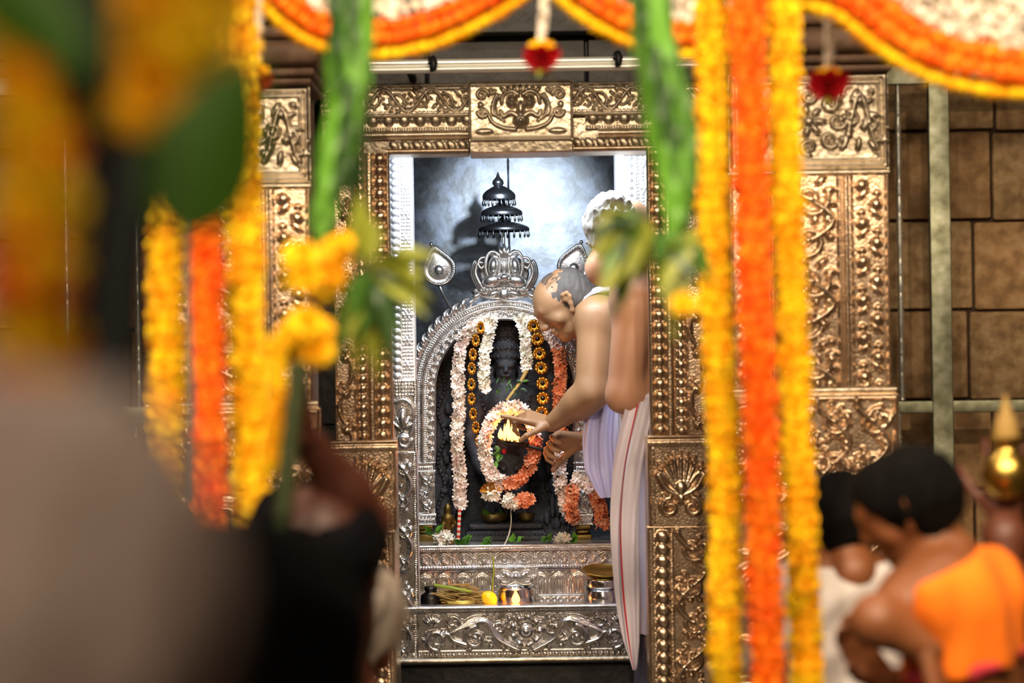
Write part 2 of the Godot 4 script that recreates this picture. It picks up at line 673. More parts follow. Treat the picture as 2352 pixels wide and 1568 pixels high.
	leafy("leaf_deep", Color(0.27, 0.43, 0.10), Color(0.14, 0.26, 0.04), 0.45)
	mat("stalk", Color(0.20, 0.24, 0.12), 0.5)
	mat("dark_stalk", Color(0.13, 0.15, 0.14), 0.5)
	mat("straw", Color(0.62, 0.50, 0.26), 0.7)
	mat("thread", Color(0.86, 0.82, 0.72), 0.8)
	mat("red_thread", Color(0.8, 0.2, 0.12), 0.8)
	mat("lemon", Color(0.95, 0.74, 0.03), 0.4)
	m = mat("tinsel", Color(0.92, 0.90, 0.86), 0.2, 0.9)
	leafy("leaf_black", Color(0.05, 0.07, 0.035), Color(0.01, 0.02, 0.01), 0.5)
	mat("gem", Color(0.10, 0.02, 0.02), 0.15)
	mat("dark_metal", Color(0.20, 0.19, 0.18), 0.35, 0.9)
	mat("dark_silver", Color(0.28, 0.28, 0.29), 0.33, 0.95)
	mat("ash_mark", Color(0.50, 0.50, 0.52), 0.8)
	mat("green_stem", Color(0.50, 0.56, 0.12), 0.5)
	# people
	for s in [["skin_tan", Color(0.57, 0.425, 0.295)], ["skin_fair", Color(0.78, 0.58, 0.46)], ["skin_brown", Color(0.50, 0.30, 0.17)], ["skin_dark", Color(0.36, 0.19, 0.12)], ["skin_deep", Color(0.27, 0.13, 0.085)]]:
		m = mat(s[0], s[1], 0.5)
		m.subsurf_scatter_enabled = true
		m.subsurf_scatter_strength = 0.12
	m = mat("hair_black", Color(0.02, 0.016, 0.014), 0.85)
	m.metallic_specular = 0.25
	m = mat("hair_deep_black", Color(0.012, 0.011, 0.012), 0.95)
	m.metallic_specular = 0.2
	m = mat("hair_blue_black", Color(0.03, 0.03, 0.04), 0.9)
	m.metallic_specular = 0.2
	m = mat("hair_grey", Color(0.30, 0.275, 0.26), 0.75)
	m = mat("hair_white", Color(0.58, 0.56, 0.54), 0.7)
	mat("hair_cropped", Color(0.53, 0.46, 0.42), 0.75)
	mat("hair_grey_white", Color(0.52, 0.48, 0.44), 0.65)
	mat("eye_white", Color(0.85, 0.83, 0.80), 0.3)
	var weave := noise_tex(0.16, 61, [[0.0, 0.0], [1.0, 1.0]], 2)
	for s in [["cotton_white", Color(0.88, 0.85, 0.90)], ["cotton_lavender", Color(0.80, 0.79, 0.93)], ["cotton_shirt", Color(0.86, 0.83, 0.82)], ["cotton_orange", Color(1.0, 0.49, 0.03)], ["cotton_grey", Color(0.60, 0.52, 0.46)], ["cotton_pink", Color(0.80, 0.30, 0.30)], ["cotton_black", Color(0.03, 0.028, 0.03)], ["cotton_violet", Color(0.30, 0.27, 0.34)], ["cotton_red", Color(0.75, 0.20, 0.24)], ["cotton_maroon", Color(0.33, 0.15, 0.12)]]:
		m = mat(s[0], s[1], 0.9)
		tri_map(m, null, 9.0, 0.05, weave)
	# fire and lamps
	m = mat("flame", Color(1, 0.7, 0.3), 0.5)
	m.emission_enabled = true
	m.emission = Color(1.0, 0.66, 0.30)
	m.emission_energy_multiplier = 6.0
	m = mat("lamp_glow", Color(1, 1, 1), 0.5)
	m.emission_enabled = true
	m.emission = Color(1.0, 0.92, 0.8)
	m.emission_energy_multiplier = 6.0
	m = mat("fill_panel_glow", Color(1, 1, 1), 0.5)  # glow of the added fill panels
	m.emission_enabled = true
	m.emission = Color(1.0, 0.90, 0.76)
	m.emission_energy_multiplier = 2.0
	mat("bamboo", Color(0.45, 0.35, 0.18), 0.6)

# ---------------------------------------------------------------- the building
func struct(called: String, label: String, category: String) -> Node3D:
	return thing(called, label, category, Vector3.ZERO, "", "structure")

func slab(called: String, m: String, parent: Node3D, lo: Vector3, hi: Vector3, bevel := 0.004) -> MeshInstance3D:
	return part(called, box_mesh(hi - lo, bevel), M[m], parent, (lo + hi) / 2)

func make_shell() -> void:
	var o := struct("floor", "stone floor of the hall in front of the shrine", "floor")
	slab("paving", "floor_stone", o, Vector3(-2.7, -0.2, -7.75), Vector3(2.7, 0.0, 2.2))
	o = struct("floor_sanctum", "dark stone floor and step inside the shrine doorway", "floor")
	slab("step", "dark_stone", o, Vector3(-1.6, -0.2, -8.5), Vector3(1.7, 0.38, -7.75))
	slab("paving", "dark_stone", o, Vector3(-1.6, -0.2, -10.3), Vector3(1.7, 0.40, -8.5))
	o = struct("ceiling", "plain ceiling of the hall above the flower swags", "ceiling")
	slab("slab", "plaster", o, Vector3(-2.9, 3.95, -7.75), Vector3(2.9, 4.15, 2.4))
	o = struct("wall_left", "plain side wall of the hall at the left", "wall")
	slab("plaster", "plaster", o, Vector3(-2.9, -0.2, -8.4), Vector3(-2.7, 4.15, 2.4))
	o = struct("wall_right", "plain side wall of the hall at the right", "wall")
	slab("plaster", "plaster", o, Vector3(2.7, -0.2, -8.4), Vector3(2.9, 4.15, 2.4))
	o = struct("wall_rear", "plain rear wall of the hall behind the viewer", "wall")
	slab("plaster", "plaster", o, Vector3(-2.9, -0.2, 2.2), Vector3(2.9, 4.15, 2.4))
	# the sanctum chamber
	o = struct("wall_sanctum", "dark oiled stone walls of the inner sanctum behind the idol", "wall")
	var zb := -10.0
	var seams := [P(600, 0, 10.0).x, P(955, 784, 10.0).x, P(1167, 400, 10.0).x, P(1480, 784, 10.0).x, P(1900, 0, 10.0).x]
	for i in 4:
		slab("stone_slab", "oiled_stone", o, Vector3(seams[i] + 0.0005, 0.4, zb - 0.2), Vector3(seams[i + 1] - 0.0005, 2.75, zb + 0.004 * (i % 2)), 0.004)
	slab("side_slab", "oiled_stone", o, Vector3(-0.95, 0.4, -10.2), Vector3(-0.75, 2.75, -8.62))
	slab("side_slab", "oiled_stone", o, Vector3(0.95, 0.4, -10.2), Vector3(1.15, 2.75, -8.62))
	o = struct("ceiling_sanctum", "dark stone ceiling of the sanctum", "ceiling")
	slab("roof_slab", "dark_stone", o, Vector3(-1.2, 2.7, -10.3), Vector3(1.4, 2.9, -8.1))

func make_lamps() -> void:
	# fittings for the lights that were set first
	var o := thing("floodlight", "small black floodlight fixed behind the door lintel", "lamp", P(1244, 300, 8.42) + Vector3(0, 0.05, 0.05))
	var b := MB.new()
	b.box(Vector3(0, 0.01, 0), Vector3(0.12, 0.05, 0.06), 0.006)
	part("housing", b.done(), M.black_iron, o, Vector3.ZERO)
	part("lens", box_mesh(Vector3(0.10, 0.006, 0.05), 0.002), M.lamp_glow, o, Vector3(0, -0.02, 0))
	o = thing("led_strip", "thin white LED strip along the back of the lintel", "lamp", P(1195, 318, 8.27) + Vector3(0, 0.014, 0.01))
	part("channel", box_mesh(Vector3(0.74, 0.012, 0.04), 0.003), M.steel, o, Vector3(0, 0.008, 0))
	part("tube", box_mesh(Vector3(0.72, 0.006, 0.03), 0.002), M.lamp_glow, o, Vector3.ZERO)
	var i := 0
	for s in fill_panels():  # bodies for the added fill lamps, out of view
		o = thing("added_fill_panel", ["added fill light panel under the ceiling left of the doorway", "added fill light panel under the ceiling right of the doorway", "added fill light panel under the middle of the ceiling", "added fill light panel under the ceiling above the viewer"][i], "lamp", s[0] + Vector3(0, 0.02, 0), "added fill light panels")
		part("tray", box_mesh(Vector3(s[1].x + 0.06, 0.06, s[1].y + 0.06), 0.006), M.steel, o, Vector3(0, 0.04, 0))
		part("diffuser", box_mesh(Vector3(s[1].x, 0.008, s[1].y), 0.002), M.fill_panel_glow, o, Vector3(0, 0.004, 0))
		i += 1
	i = 0
	for s in hall_spots():
		var from: Vector3 = s[0]
		var d: Vector3 = (s[1] - from).normalized()
		o = thing("ceiling_spotlight", "black spotlight under the hall ceiling, %s from the left wall" % ["first", "second", "third", "fourth"][i], "lamp", from - d * 0.03, "hall spotlights")
		var bs := Basis.looking_at(d, Vector3.UP) * Basis(Vector3.RIGHT, PI / 2)
		b = MB.new()
		b.lathe([Vector2(0.001, -0.02), Vector2(0.035, -0.02), Vector2(0.05, -0.05), Vector2(0.05, -0.19), Vector2(0.03, -0.21), Vector2(0.001, -0.21)], 20, Transform3D(bs * Basis(Vector3.RIGHT, PI), Vector3.ZERO))
		part("housing", b.done(), M.black_iron, o, Vector3.ZERO)
		b = MB.new()
		b.lathe([Vector2(0.001, -0.006), Vector2(0.04, -0.006), Vector2(0.04, 0.0), Vector2(0.001, 0.0)], 20, Transform3D(bs, Vector3.ZERO))
		part("lens", b.done(), M.lamp_glow, o, Vector3.ZERO)
		b = MB.new()
		b.tube([-d * 0.1, Vector3(-d.x * 0.1, 3.96 - from.y, -d.z * 0.1)], 0.012, 8)
		part("stem", b.done(), M.black_iron, o, Vector3.ZERO)
		i += 1

# courses of dressed blocks with sunk joints, in px at depth d
func courses(o: Node3D, ys: Array, x0: float, x1: float, joints: Dictionary, d: float, seed_: int, thick := 0.2, mats := ["wall_stone_0", "wall_stone_1", "wall_stone_2", "wall_stone_3"]) -> void:
	var rng := RandomNumberGenerator.new()
	rng.seed = seed_
	for r in ys.size() - 1:
		var xs := [x0]
		if joints.has(r):
			xs.append_array(joints[r])
		else:
			var x := x0 + rng.randf_range(120, 260)
			while x < x1 - 90.0:
				xs.append(x)
				x += rng.randf_range(190, 380)
		xs.append(x1)
		for i in xs.size() - 1:
			var j := 2.0
			var push := rng.randf_range(0.0, 0.006)
			block("stone_block", M[mats[rng.randi() % mats.size()]], o, xs[i] + j, ys[r] + j + rng.randf_range(0, 1.5), xs[i + 1] - j, ys[r + 1] - j, d - push, d + thick * 0.6, 0.007)

func make_stone_walls() -> void:
	var ys := []
	for i in 15:
		ys.append(300.0 + (i - 5) * 206.0)
	var o := struct("wall_front_right", "brown dressed stone block wall behind the steel grille at the right", "wall")
	courses(o, ys, 2035, 3400, {5: [2278.0, 2560.0, 2900.0], 6: [2236.0, 2500.0, 2830.0], 7: [2226.0, 2470.0, 2800.0], 8: [2281.0, 2590.0, 2880.0], 9: [2240.0, 2480.0, 2900.0]}, 7.75, 5)
	block("backing", M.mortar, o, 2035, -780, 3400, 2130, 7.764, 8.05, 0.0)
	ys = []
	for i in 15:
		ys.append(345.0 + (i - 5) * 206.0)
	o = struct("wall_front_left", "brown dressed stone block wall behind the steel grille at the left", "wall")
	courses(o, ys, -1050, 362, {7: [-700.0, -330.0, 40.0, 300.0], 8: [-600.0, -200.0, 120.0]}, 7.75, 8)
	block("backing", M.mortar, o, -1050, -740, 362, 2170, 7.764, 8.05, 0.0)
	# the wall that carries the doorway
	o = struct("wall_door", "dark stone blocks of the shrine wall above and beside the doorway", "wall")
	courses(o, [-900, -700, -500, -300, -110, 78], 250, 2140, {4: [640.0, 1010.0, 1390.0, 1760.0]}, 8.0, 3, 0.2, ["beam_stone"])
	courses(o, [80, 200, 352], 250, 2140, {0: [620.0, 980.0, 1347.0, 1720.0]}, 8.09, 4, 0.2, ["beam_stone"])
	courses(o, [352, 560, 770, 980, 1190, 1400, 1640], 250, 882, {}, 8.09, 6, 0.2, ["dark_stone"])
	courses(o, [352, 560, 770, 980, 1190, 1400, 1640], 1512, 2140, {}, 8.09, 7, 0.2, ["dark_stone"])
	block("core", M.dark_stone, o, 250, -900, 2140, 150, 8.1, 8.7, 0.0)
	block("core", M.dark_stone, o, 250, 151, 884, 1700, 8.1, 8.7, 0.0)
	block("core", M.dark_stone, o, 1510, 151, 2140, 1700, 8.1, 8.7, 0.0)

# ---------------------------------------------------------------- brass-clad pillars beside the door
func floral(r: Relief, cx: float, cy: float, s: float, ht: float, petals := 8) -> void:
	for i in petals:
		var a := TAU * i / petals
		r.leaf(cx + cos(a) * s * 0.25, cy + sin(a) * s * 0.25, s * 0.75, s * 0.36, a, ht * 0.8)
	r.dome(cx, cy, s * 0.3, s * 0.3, ht)

func corner_scrolls(r: Relief, m: float, s: float, sw: float, ht: float) -> void:
	for sx in [0, 1]:
		for sy in [0, 1]:
			var x: float = m + s if sx == 0 else r.w - m - s
			var y: float = m + s if sy == 0 else r.h - m - s
			r.spiral(x, y, s * 0.9, 1.3, PI * 0.5 * sx, 1.0 if sx == sy else -1.0, sw, ht)
			r.dome(x, y, sw * 1.5, sw * 1.5, ht)

func make_pillars() -> void:
	pillar(1675, 2040, 0, "brass-clad square pillar with embossed panels right of the doorway", 1.0)
	pillar(350, 712, 32, "brass-clad square pillar with embossed panels left of the doorway", -1.0)

func pillar(x0: float, x1: float, dy: float, label: String, side: float) -> void:
	var d := 7.2
	var o := thing("temple_pillar", label, "pillar", P((x0 + x1) / 2, 1700, d) * Vector3(1, 0, 1), "", "structure")
	var c := 2.6
	var rng := RandomNumberGenerator.new()
	rng.seed = 12
	# the core, a carved stone bracket capital and the beam it carries
	block("core", M.carved_stone, o, x0 + 6, -330 + dy, x1 - 6, 2010, d + 0.012, d + 0.42)
	var cap := MB.new()
	var k := d / F
	var mid := P((x0 + x1) / 2, 60 + dy, d)
	for s in [[-330.0, 30.0, 52.0], [30.0, 64.0, 36.0], [64.0, 128.0, 48.0], [128.0, 150.0, 24.0], [150.0, 168.0, 8.0]]:
		var hh: float = (s[1] - s[0]) * k
		cap.box(Vector3(mid.x, mid.y - ((s[0] + s[1]) / 2 - 60) * k, -d - 0.2), Vector3((x1 - x0 + s[2]) * k, hh, 0.44 + s[2] * k), minf(0.02, hh * 0.3))
	part("capital", cap.done(), M.carved_stone, o)
	panel("embossed_panel", M.pale_brass, o, x0, 169 + dy, x1, 390 + dy, d, c, func(r: Relief):
		r.frame(4, 9, 9)
		r.frame(18, 6, 7)
		floral(r, r.w * 0.5, r.h * 0.5, 40, 14, 7)
		for q in 8: r.spiral(r.w * 0.5 + cos(q * TAU / 8) * 66, r.h * 0.5 + sin(q * TAU / 8) * 58, 20, 1.2, q * 0.8, 1.0, 6, 12)
		for s in [-1.0, 1.0]:
			r.vine(r.w * 0.5 + s * 75, r.h * 0.5, r.w * 0.5 + s * 158, r.h * 0.5, 2, 74, 6, 13)
			for q in 5:
				r.dome(r.w * 0.5 + s * rng.randf_range(60, 150), rng.randf_range(40, r.h - 40), 9, 9, 14))
	panel("moulding", M.pale_brass, o, x0 - 2, 390 + dy, x1 + 2, 405 + dy, d, c, func(r: Relief): r.half_round(0, 1, r.w, 13, 8))
	panel("embossed_panel", M.brass, o, x0 + 2, 405 + dy, x1 + 4, 888 + dy, d, c, func(r: Relief):
		var q := 92.0
		r.half_round(q, 0, q + 13, r.h, 9)
		r.half_round(r.w - q - 13, 0, r.w - q, r.h, 9)
		r.half_round(q + 16, 0, q + 27, r.h, 8)
		r.half_round(r.w - q - 27, 0, r.w - q - 16, r.h, 8)
		for s in [q * 0.5, r.w - q * 0.5]:
			r.half_round(s - q * 0.5, 0, s - q * 0.5 + 7, r.h, 7)
			r.half_round(s + q * 0.5 - 8, 0, s + q * 0.5 - 1, r.h, 7)
			for i in 11:
				var y := 22.0 + i * 44.0
				r.dome(s + 16 * (1 if i % 2 else -1), y, 15, 15, 16)
				r.leaf(s, y + 8, 36, 17, 0.7 if i % 2 else 2.4, 10)
				r.dome(s - 18 * (1 if i % 2 else -1), y + 18, 9, 9, 11)
		r.vine(r.w * 0.5, 6, r.w * 0.5, r.h - 6, 5, 66, 8, 17)
		for i in 12:
			r.dome(r.w * 0.5 + rng.randf_range(-62, 62), 20 + i * 40.0, 10, 10, 17))
	panel("moulding", M.pale_brass, o, x0 - 14, 888 + dy, x1 + 18, 906 + dy, d - 0.01, c, func(r: Relief): r.half_round(0, 1, r.w, 16, 10))
	panel("embossed_panel", M.brass, o, x0 - 14, 906 + dy, x1 + 26, 1126 + dy, d - 0.012, c, func(r: Relief):
		r.frame(4, 9, 9)
		for s in [-1.0, 1.0]:
			r.vine(r.w * 0.5 + s * 50, 14, r.w * 0.5 + s * 50, r.h - 14, 2, 44, 7, 15)
			r.vine(r.w * 0.5 + s * 140, 14, r.w * 0.5 + s * 140, r.h - 14, 2, 44, 7, 15)
			r.spiral(r.w * 0.5 + s * 155, 50, 30, 1.3, 0, s, 8, 14)
			r.spiral(r.w * 0.5 + s * 155, r.h - 50, 30, 1.3, 0, -s, 8, 14)
		floral(r, r.w * 0.5, r.h * 0.5, 30, 15, 7)
		for q in 46:
			r.dome(rng.randf_range(24, r.w - 24), rng.randf_range(24, r.h - 24), 8, 8, 13))
	panel("embossed_panel", M.brass, o, x0 - 18, 1126 + dy, x1 + 30, 1560 + dy, d - 0.014, c, func(r: Relief):
		r.frame(4, 9, 9)
		r.vine(r.w * 0.27, 20, r.w * 0.27, r.h - 20, 4, 74, 8, 16)
		r.vine(r.w * 0.73, 20, r.w * 0.73, r.h - 20, 4, 74, 8, 16)
		r.beads(r.w * 0.5, 20, r.w * 0.5, r.h - 20, 12, 13))
	block("plinth", M.pale_brass, o, x0 - 26, 1560 + dy, x1 + 36, 2134 + dy, d - 0.03, d + 0.43, 0.012)

# ---------------------------------------------------------------- the outer door frame of pale brass
func make_door() -> void:
	var o := struct("door_1", "embossed pale brass door frame of the shrine with a carved centre block on its lintel", "door frame")
	var d := 7.9
	var c := 2.0
	var zt := 8.12
	# lintel: three lengths of moulding
	for s in [[737.0, 1076.0, 0.0], [1314.0, 1640.0, -7.0]]:
		var x0: float = s[0]
		var x1: float = s[1]
		var y: float = s[2]
		block("lintel_core", M.pale_brass, o, x0, 196 + y, x1, 353 + y, d + 0.03, zt)
		panel("vine_frieze", M.pale_brass, o, x0, 193 + y, x1, 270 + y, d + 0.006, c, func(r: Relief):
			r.half_round(0, 0, r.w, 8, 7)
			r.beads(2, 12, r.w - 2, 12, 2.4, 3)
			r.beads(2, 66, r.w - 2, 66, 2.4, 3)
			r.half_round(0, 69, r.w, 76, 7)
			r.vine(-20, 39, r.w + 25, 39, 7, 31, 3.4, 8)
			for i in 40: r.dome(fmod(i * 83.0, r.w), 18.0 + fmod(i * 29.0, 42.0), 3.2, 3.2, 5))
		panel("lotus_moulding", M.pale_brass, o, x0 + 30, 270 + y, x1, 303 + y, d + 0.022, c, func(r: Relief):
			var n := int(r.w / 36)
			for i in n + 1:
				r.dome(18 + i * 36.0, 4, 13, 17, 8)
				r.dome(i * 36.0, 2, 6, 11, 5)
			r.beads(0, 26, r.w, 26, 2.6, 4)
			r.half_round(0, 28, r.w, 32, 2))
		panel("roll_moulding", M.pale_brass, o, x0 + 60, 303 + y, x1, 320 + y, d + 0.012, c, func(r: Relief): r.half_round(0, 0, r.w, 14, 8))
		panel("leaf_moulding", M.pale_brass, o, maxf(x0, 893), 320 + y, minf(x1, 1500), 342 + y, d + 0.026, c, func(r: Relief):
			r.beads(0, 4, r.w, 4, 2.4, 3)
			r.cable(0, 14, r.w, 14, 16, 26, 6, 0.9))
		panel("roll_moulding", M.brass, o, maxf(x0, 889), 341 + y, minf(x1, 1500), 354 + y, d + 0.012, c, func(r: Relief): r.half_round(0, 0, r.w, 12, 7))
	# carved centre block
	block("centre_block", M.pale_brass, o, 1077, 186, 1315, 350, d - 0.022, zt)
	panel("mask_panel", M.pale_brass, o, 1076, 185, 1316, 324, d - 0.026, 1.7, func(r: Relief):
		r.frame(0, 5, 6)
		r.beads(10, 10, r.w - 10, 10, 2.0, 3)
		r.beads(10, r.h - 10, r.w - 10, r.h - 10, 2.0, 3)
		var cx := r.w / 2
		for s in [-1.0, 1.0]:
			# eyes, brows, cheeks and whorls of the lion mask
			r.dome(cx + s * 20, 48, 13, 17, 13)
			r.dome(cx + s * 20, 44, 6, 7, 17)
			r.stroke(curve([Vector2(cx + s * 6, 32), Vector2(cx + s * 22, 24), Vector2(cx + s * 40, 34), Vector2(cx + s * 44, 52)], 14), 6, 3, 12)
			r.stroke(curve([Vector2(cx + s * 4, 84), Vector2(cx + s * 22, 74), Vector2(cx + s * 40, 82), Vector2(cx + s * 46, 70)], 14), 7, 4, 12)
			for k in 4:
				r.stroke(curve([Vector2(cx + s * (40 + k * 5), 92 - k * 4), Vector2(cx + s * (56 + k * 3), 74), Vector2(cx + s * (58 + k * 2), 52), Vector2(cx + s * (46 + k * 3), 34 - k)], 12), 3.4, 2.4, 6 + k)
			r.stroke(curve([Vector2(cx + s * 14, 112), Vector2(cx + s * 40, 108), Vector2(cx + s * 64, 96), Vector2(cx + s * 76, 76), Vector2(cx + s * 92, 68)], 18), 5, 3, 7)
			r.spiral(cx + s * 86, 72, 13, 1.3, 0.0 if s > 0 else PI, s, 4, 8)
			r.spiral(cx + s * 88, 32, 15, 1.3, PI if s > 0 else 0.0, s, 4, 8)
			r.spiral(cx + s * 66, 22, 8, 1.1, 0, -s, 3, 6)
			r.leaf(cx + s * 64, 116, 40, 14, 0.0 if s > 0 else PI, 6)
			r.leaf(cx + s * 92, 48, 16, 12, PI / 2, 6)
		for k in 7:
			r.leaf(cx + (k - 3) * 11.0, 30, 20, 9, -PI / 2 + (k - 3) * 0.22, 9)
		r.dome(cx, 66, 9, 20, 14)
		r.dome(cx, 92, 18, 18, 17)
		r.dome(cx, 92, 9, 9, 20))
	# jambs: embossed strips set side by side, mirrored at the right
	for s in [-1, 1]:
		var mx := func(x: float, y: float) -> float: return x if s < 0 else 2388.0 + (y - 700.0) * 0.03 - x
		var yt := 352.0 if s < 0 else 340.0
		var yb := 1012.0 if s < 0 else 1000.0
		for strip in [["scroll_strip", 765.0, 816.0, 0.0], ["leaf_strip", 816.0, 841.0, 0.004], ["fillet", 841.0, 862.0, 0.012], ["cable_moulding", 862.0, 889.0, 0.012], ["fillet", 889.0, 899.0, 0.008]]:
			var xa: float = mx.call(strip[1], 700.0)
			var xb: float = mx.call(strip[2], 700.0)
			panel(strip[0], M.brass, o, minf(xa, xb), yt + (0.0 if strip[1] > 830.0 else -80.0), maxf(xa, xb), yb, d + strip[3], c, func(r: Relief):
				match strip[0]:
					"scroll_strip":
						r.half_round(0, 0, 5, r.h, 4)
						r.half_round(r.w - 5, 0, r.w, r.h, 4)
						r.vine(r.w / 2, -10, r.w / 2, r.h + 6, 9, 20, 4, 10)
						for i in 9: r.dome(r.w / 2, 60 + i * 82.0, 9, 9, 12)
					"leaf_strip":
						r.beads(4, 0, 4, r.h, 2.2, 3)
						r.cable(14, 0, 14, r.h, 18, 22, 8, 0.7)
						r.cable(14, 11, 14, r.h, 12, 22, 7, -0.7)
						r.beads(r.w - 3, 0, r.w - 3, r.h, 2.2, 3)
					"fillet":
						r.half_round(1, 0, r.w - 1, r.h, 6)
					"cable_moulding":
						r.half_round(0, 0, 4, r.h, 3)
						r.cable(14, 0, 14, r.h, 24, 26, 10, 0.5)
						r.half_round(r.w - 4, 0, r.w, r.h, 3)
				, 30.0)
		# lower block with a cobra hood, a scroll panel under it
		var l: float = minf(mx.call(762.0, 1100.0), mx.call(910.0, 1100.0))
		var rr: float = l + 148.0
		var dy := 0.0 if s < 0 else -12.0
		block("base_core", M.brass, o, l + 2, yb + 2, rr - 2, 1720, d - 0.008, zt + 0.1)
		panel("base_cornice", M.brass, o, l - 2, 1010 + dy, rr + 2, 1036 + dy, d - 0.018, c, func(r: Relief):
			r.half_round(0, 0, r.w, 8, 5)
			r.half_round(0, 12, r.w, 25, 3))
		panel("cobra_panel", M.brass, o, l, 1036 + dy, rr, 1218 + dy, d - 0.014, 1.8, func(r: Relief):
			r.half_round(0, 0, 5, r.h, 4)
			r.half_round(r.w - 5, 0, r.w, r.h, 4)
			r.beads(12, 6, 12, r.h - 6, 1.8, 2.4)
			r.beads(r.w - 12, 6, r.w - 12, r.h - 6, 1.8, 2.4)
			var cx := r.w / 2
			for i in 7:
				var t := (i - 3) / 3.0
				var tip := Vector2(cx + t * 46, 34 + absf(t) * absf(t) * 24)
				r.stroke(curve([Vector2(cx + t * 8, 104), Vector2(cx + t * 30, 72), tip], 10), 9, 9, 11)
				r.dome(tip.x, tip.y - 5, 7.5, 9, 15)
				r.dome(tip.x + t * 3, tip.y - 18, 3.5, 6, 7)
			for t in [-1.0, 1.0]:
				r.stroke(curve([Vector2(cx + t * 6, 112), Vector2(cx + t * 34, 96), Vector2(cx + t * 52, 66)], 12), 8, 10, 13)
				r.spiral(cx + t * 26, 140, 22, 1.2, -PI / 2, t, 9, 14)
				r.dome(cx + t * 40, 112, 5, 5, 8)
			r.dome(cx, 96, 17, 22, 17)
			r.dome(cx, 120, 12, 16, 15))
		panel("scroll_panel", M.brass, o, l, 1218 + dy, rr, 1720, d - 0.014, c, func(r: Relief):
			r.half_round(0, 0, r.w, 7, 4)
			var a := 112.0 if s < 0 else 36.0
			r.half_round(0, 0, 4, r.h, 4)
			r.half_round(r.w - 4, 0, r.w, r.h, 4)
			r.cable(a, 12, a, r.h, 32, 28, 9, 0.55)
			r.beads(a - 20, 10, a - 20, r.h, 2.4, 4)
			r.beads(a + 20, 10, a + 20, r.h, 2.4, 4)
			var b := 46.0 if s < 0 else 102.0
			r.vine(b, 14, b, r.h, 6, 40, 6, 12)
			for i in 5:
				for j in 4: r.dome(b + (j - 1.5) * 11.0, 160.0 + i * 86.0 + (j % 2) * 12.0, 6.5, 6.5, 12))

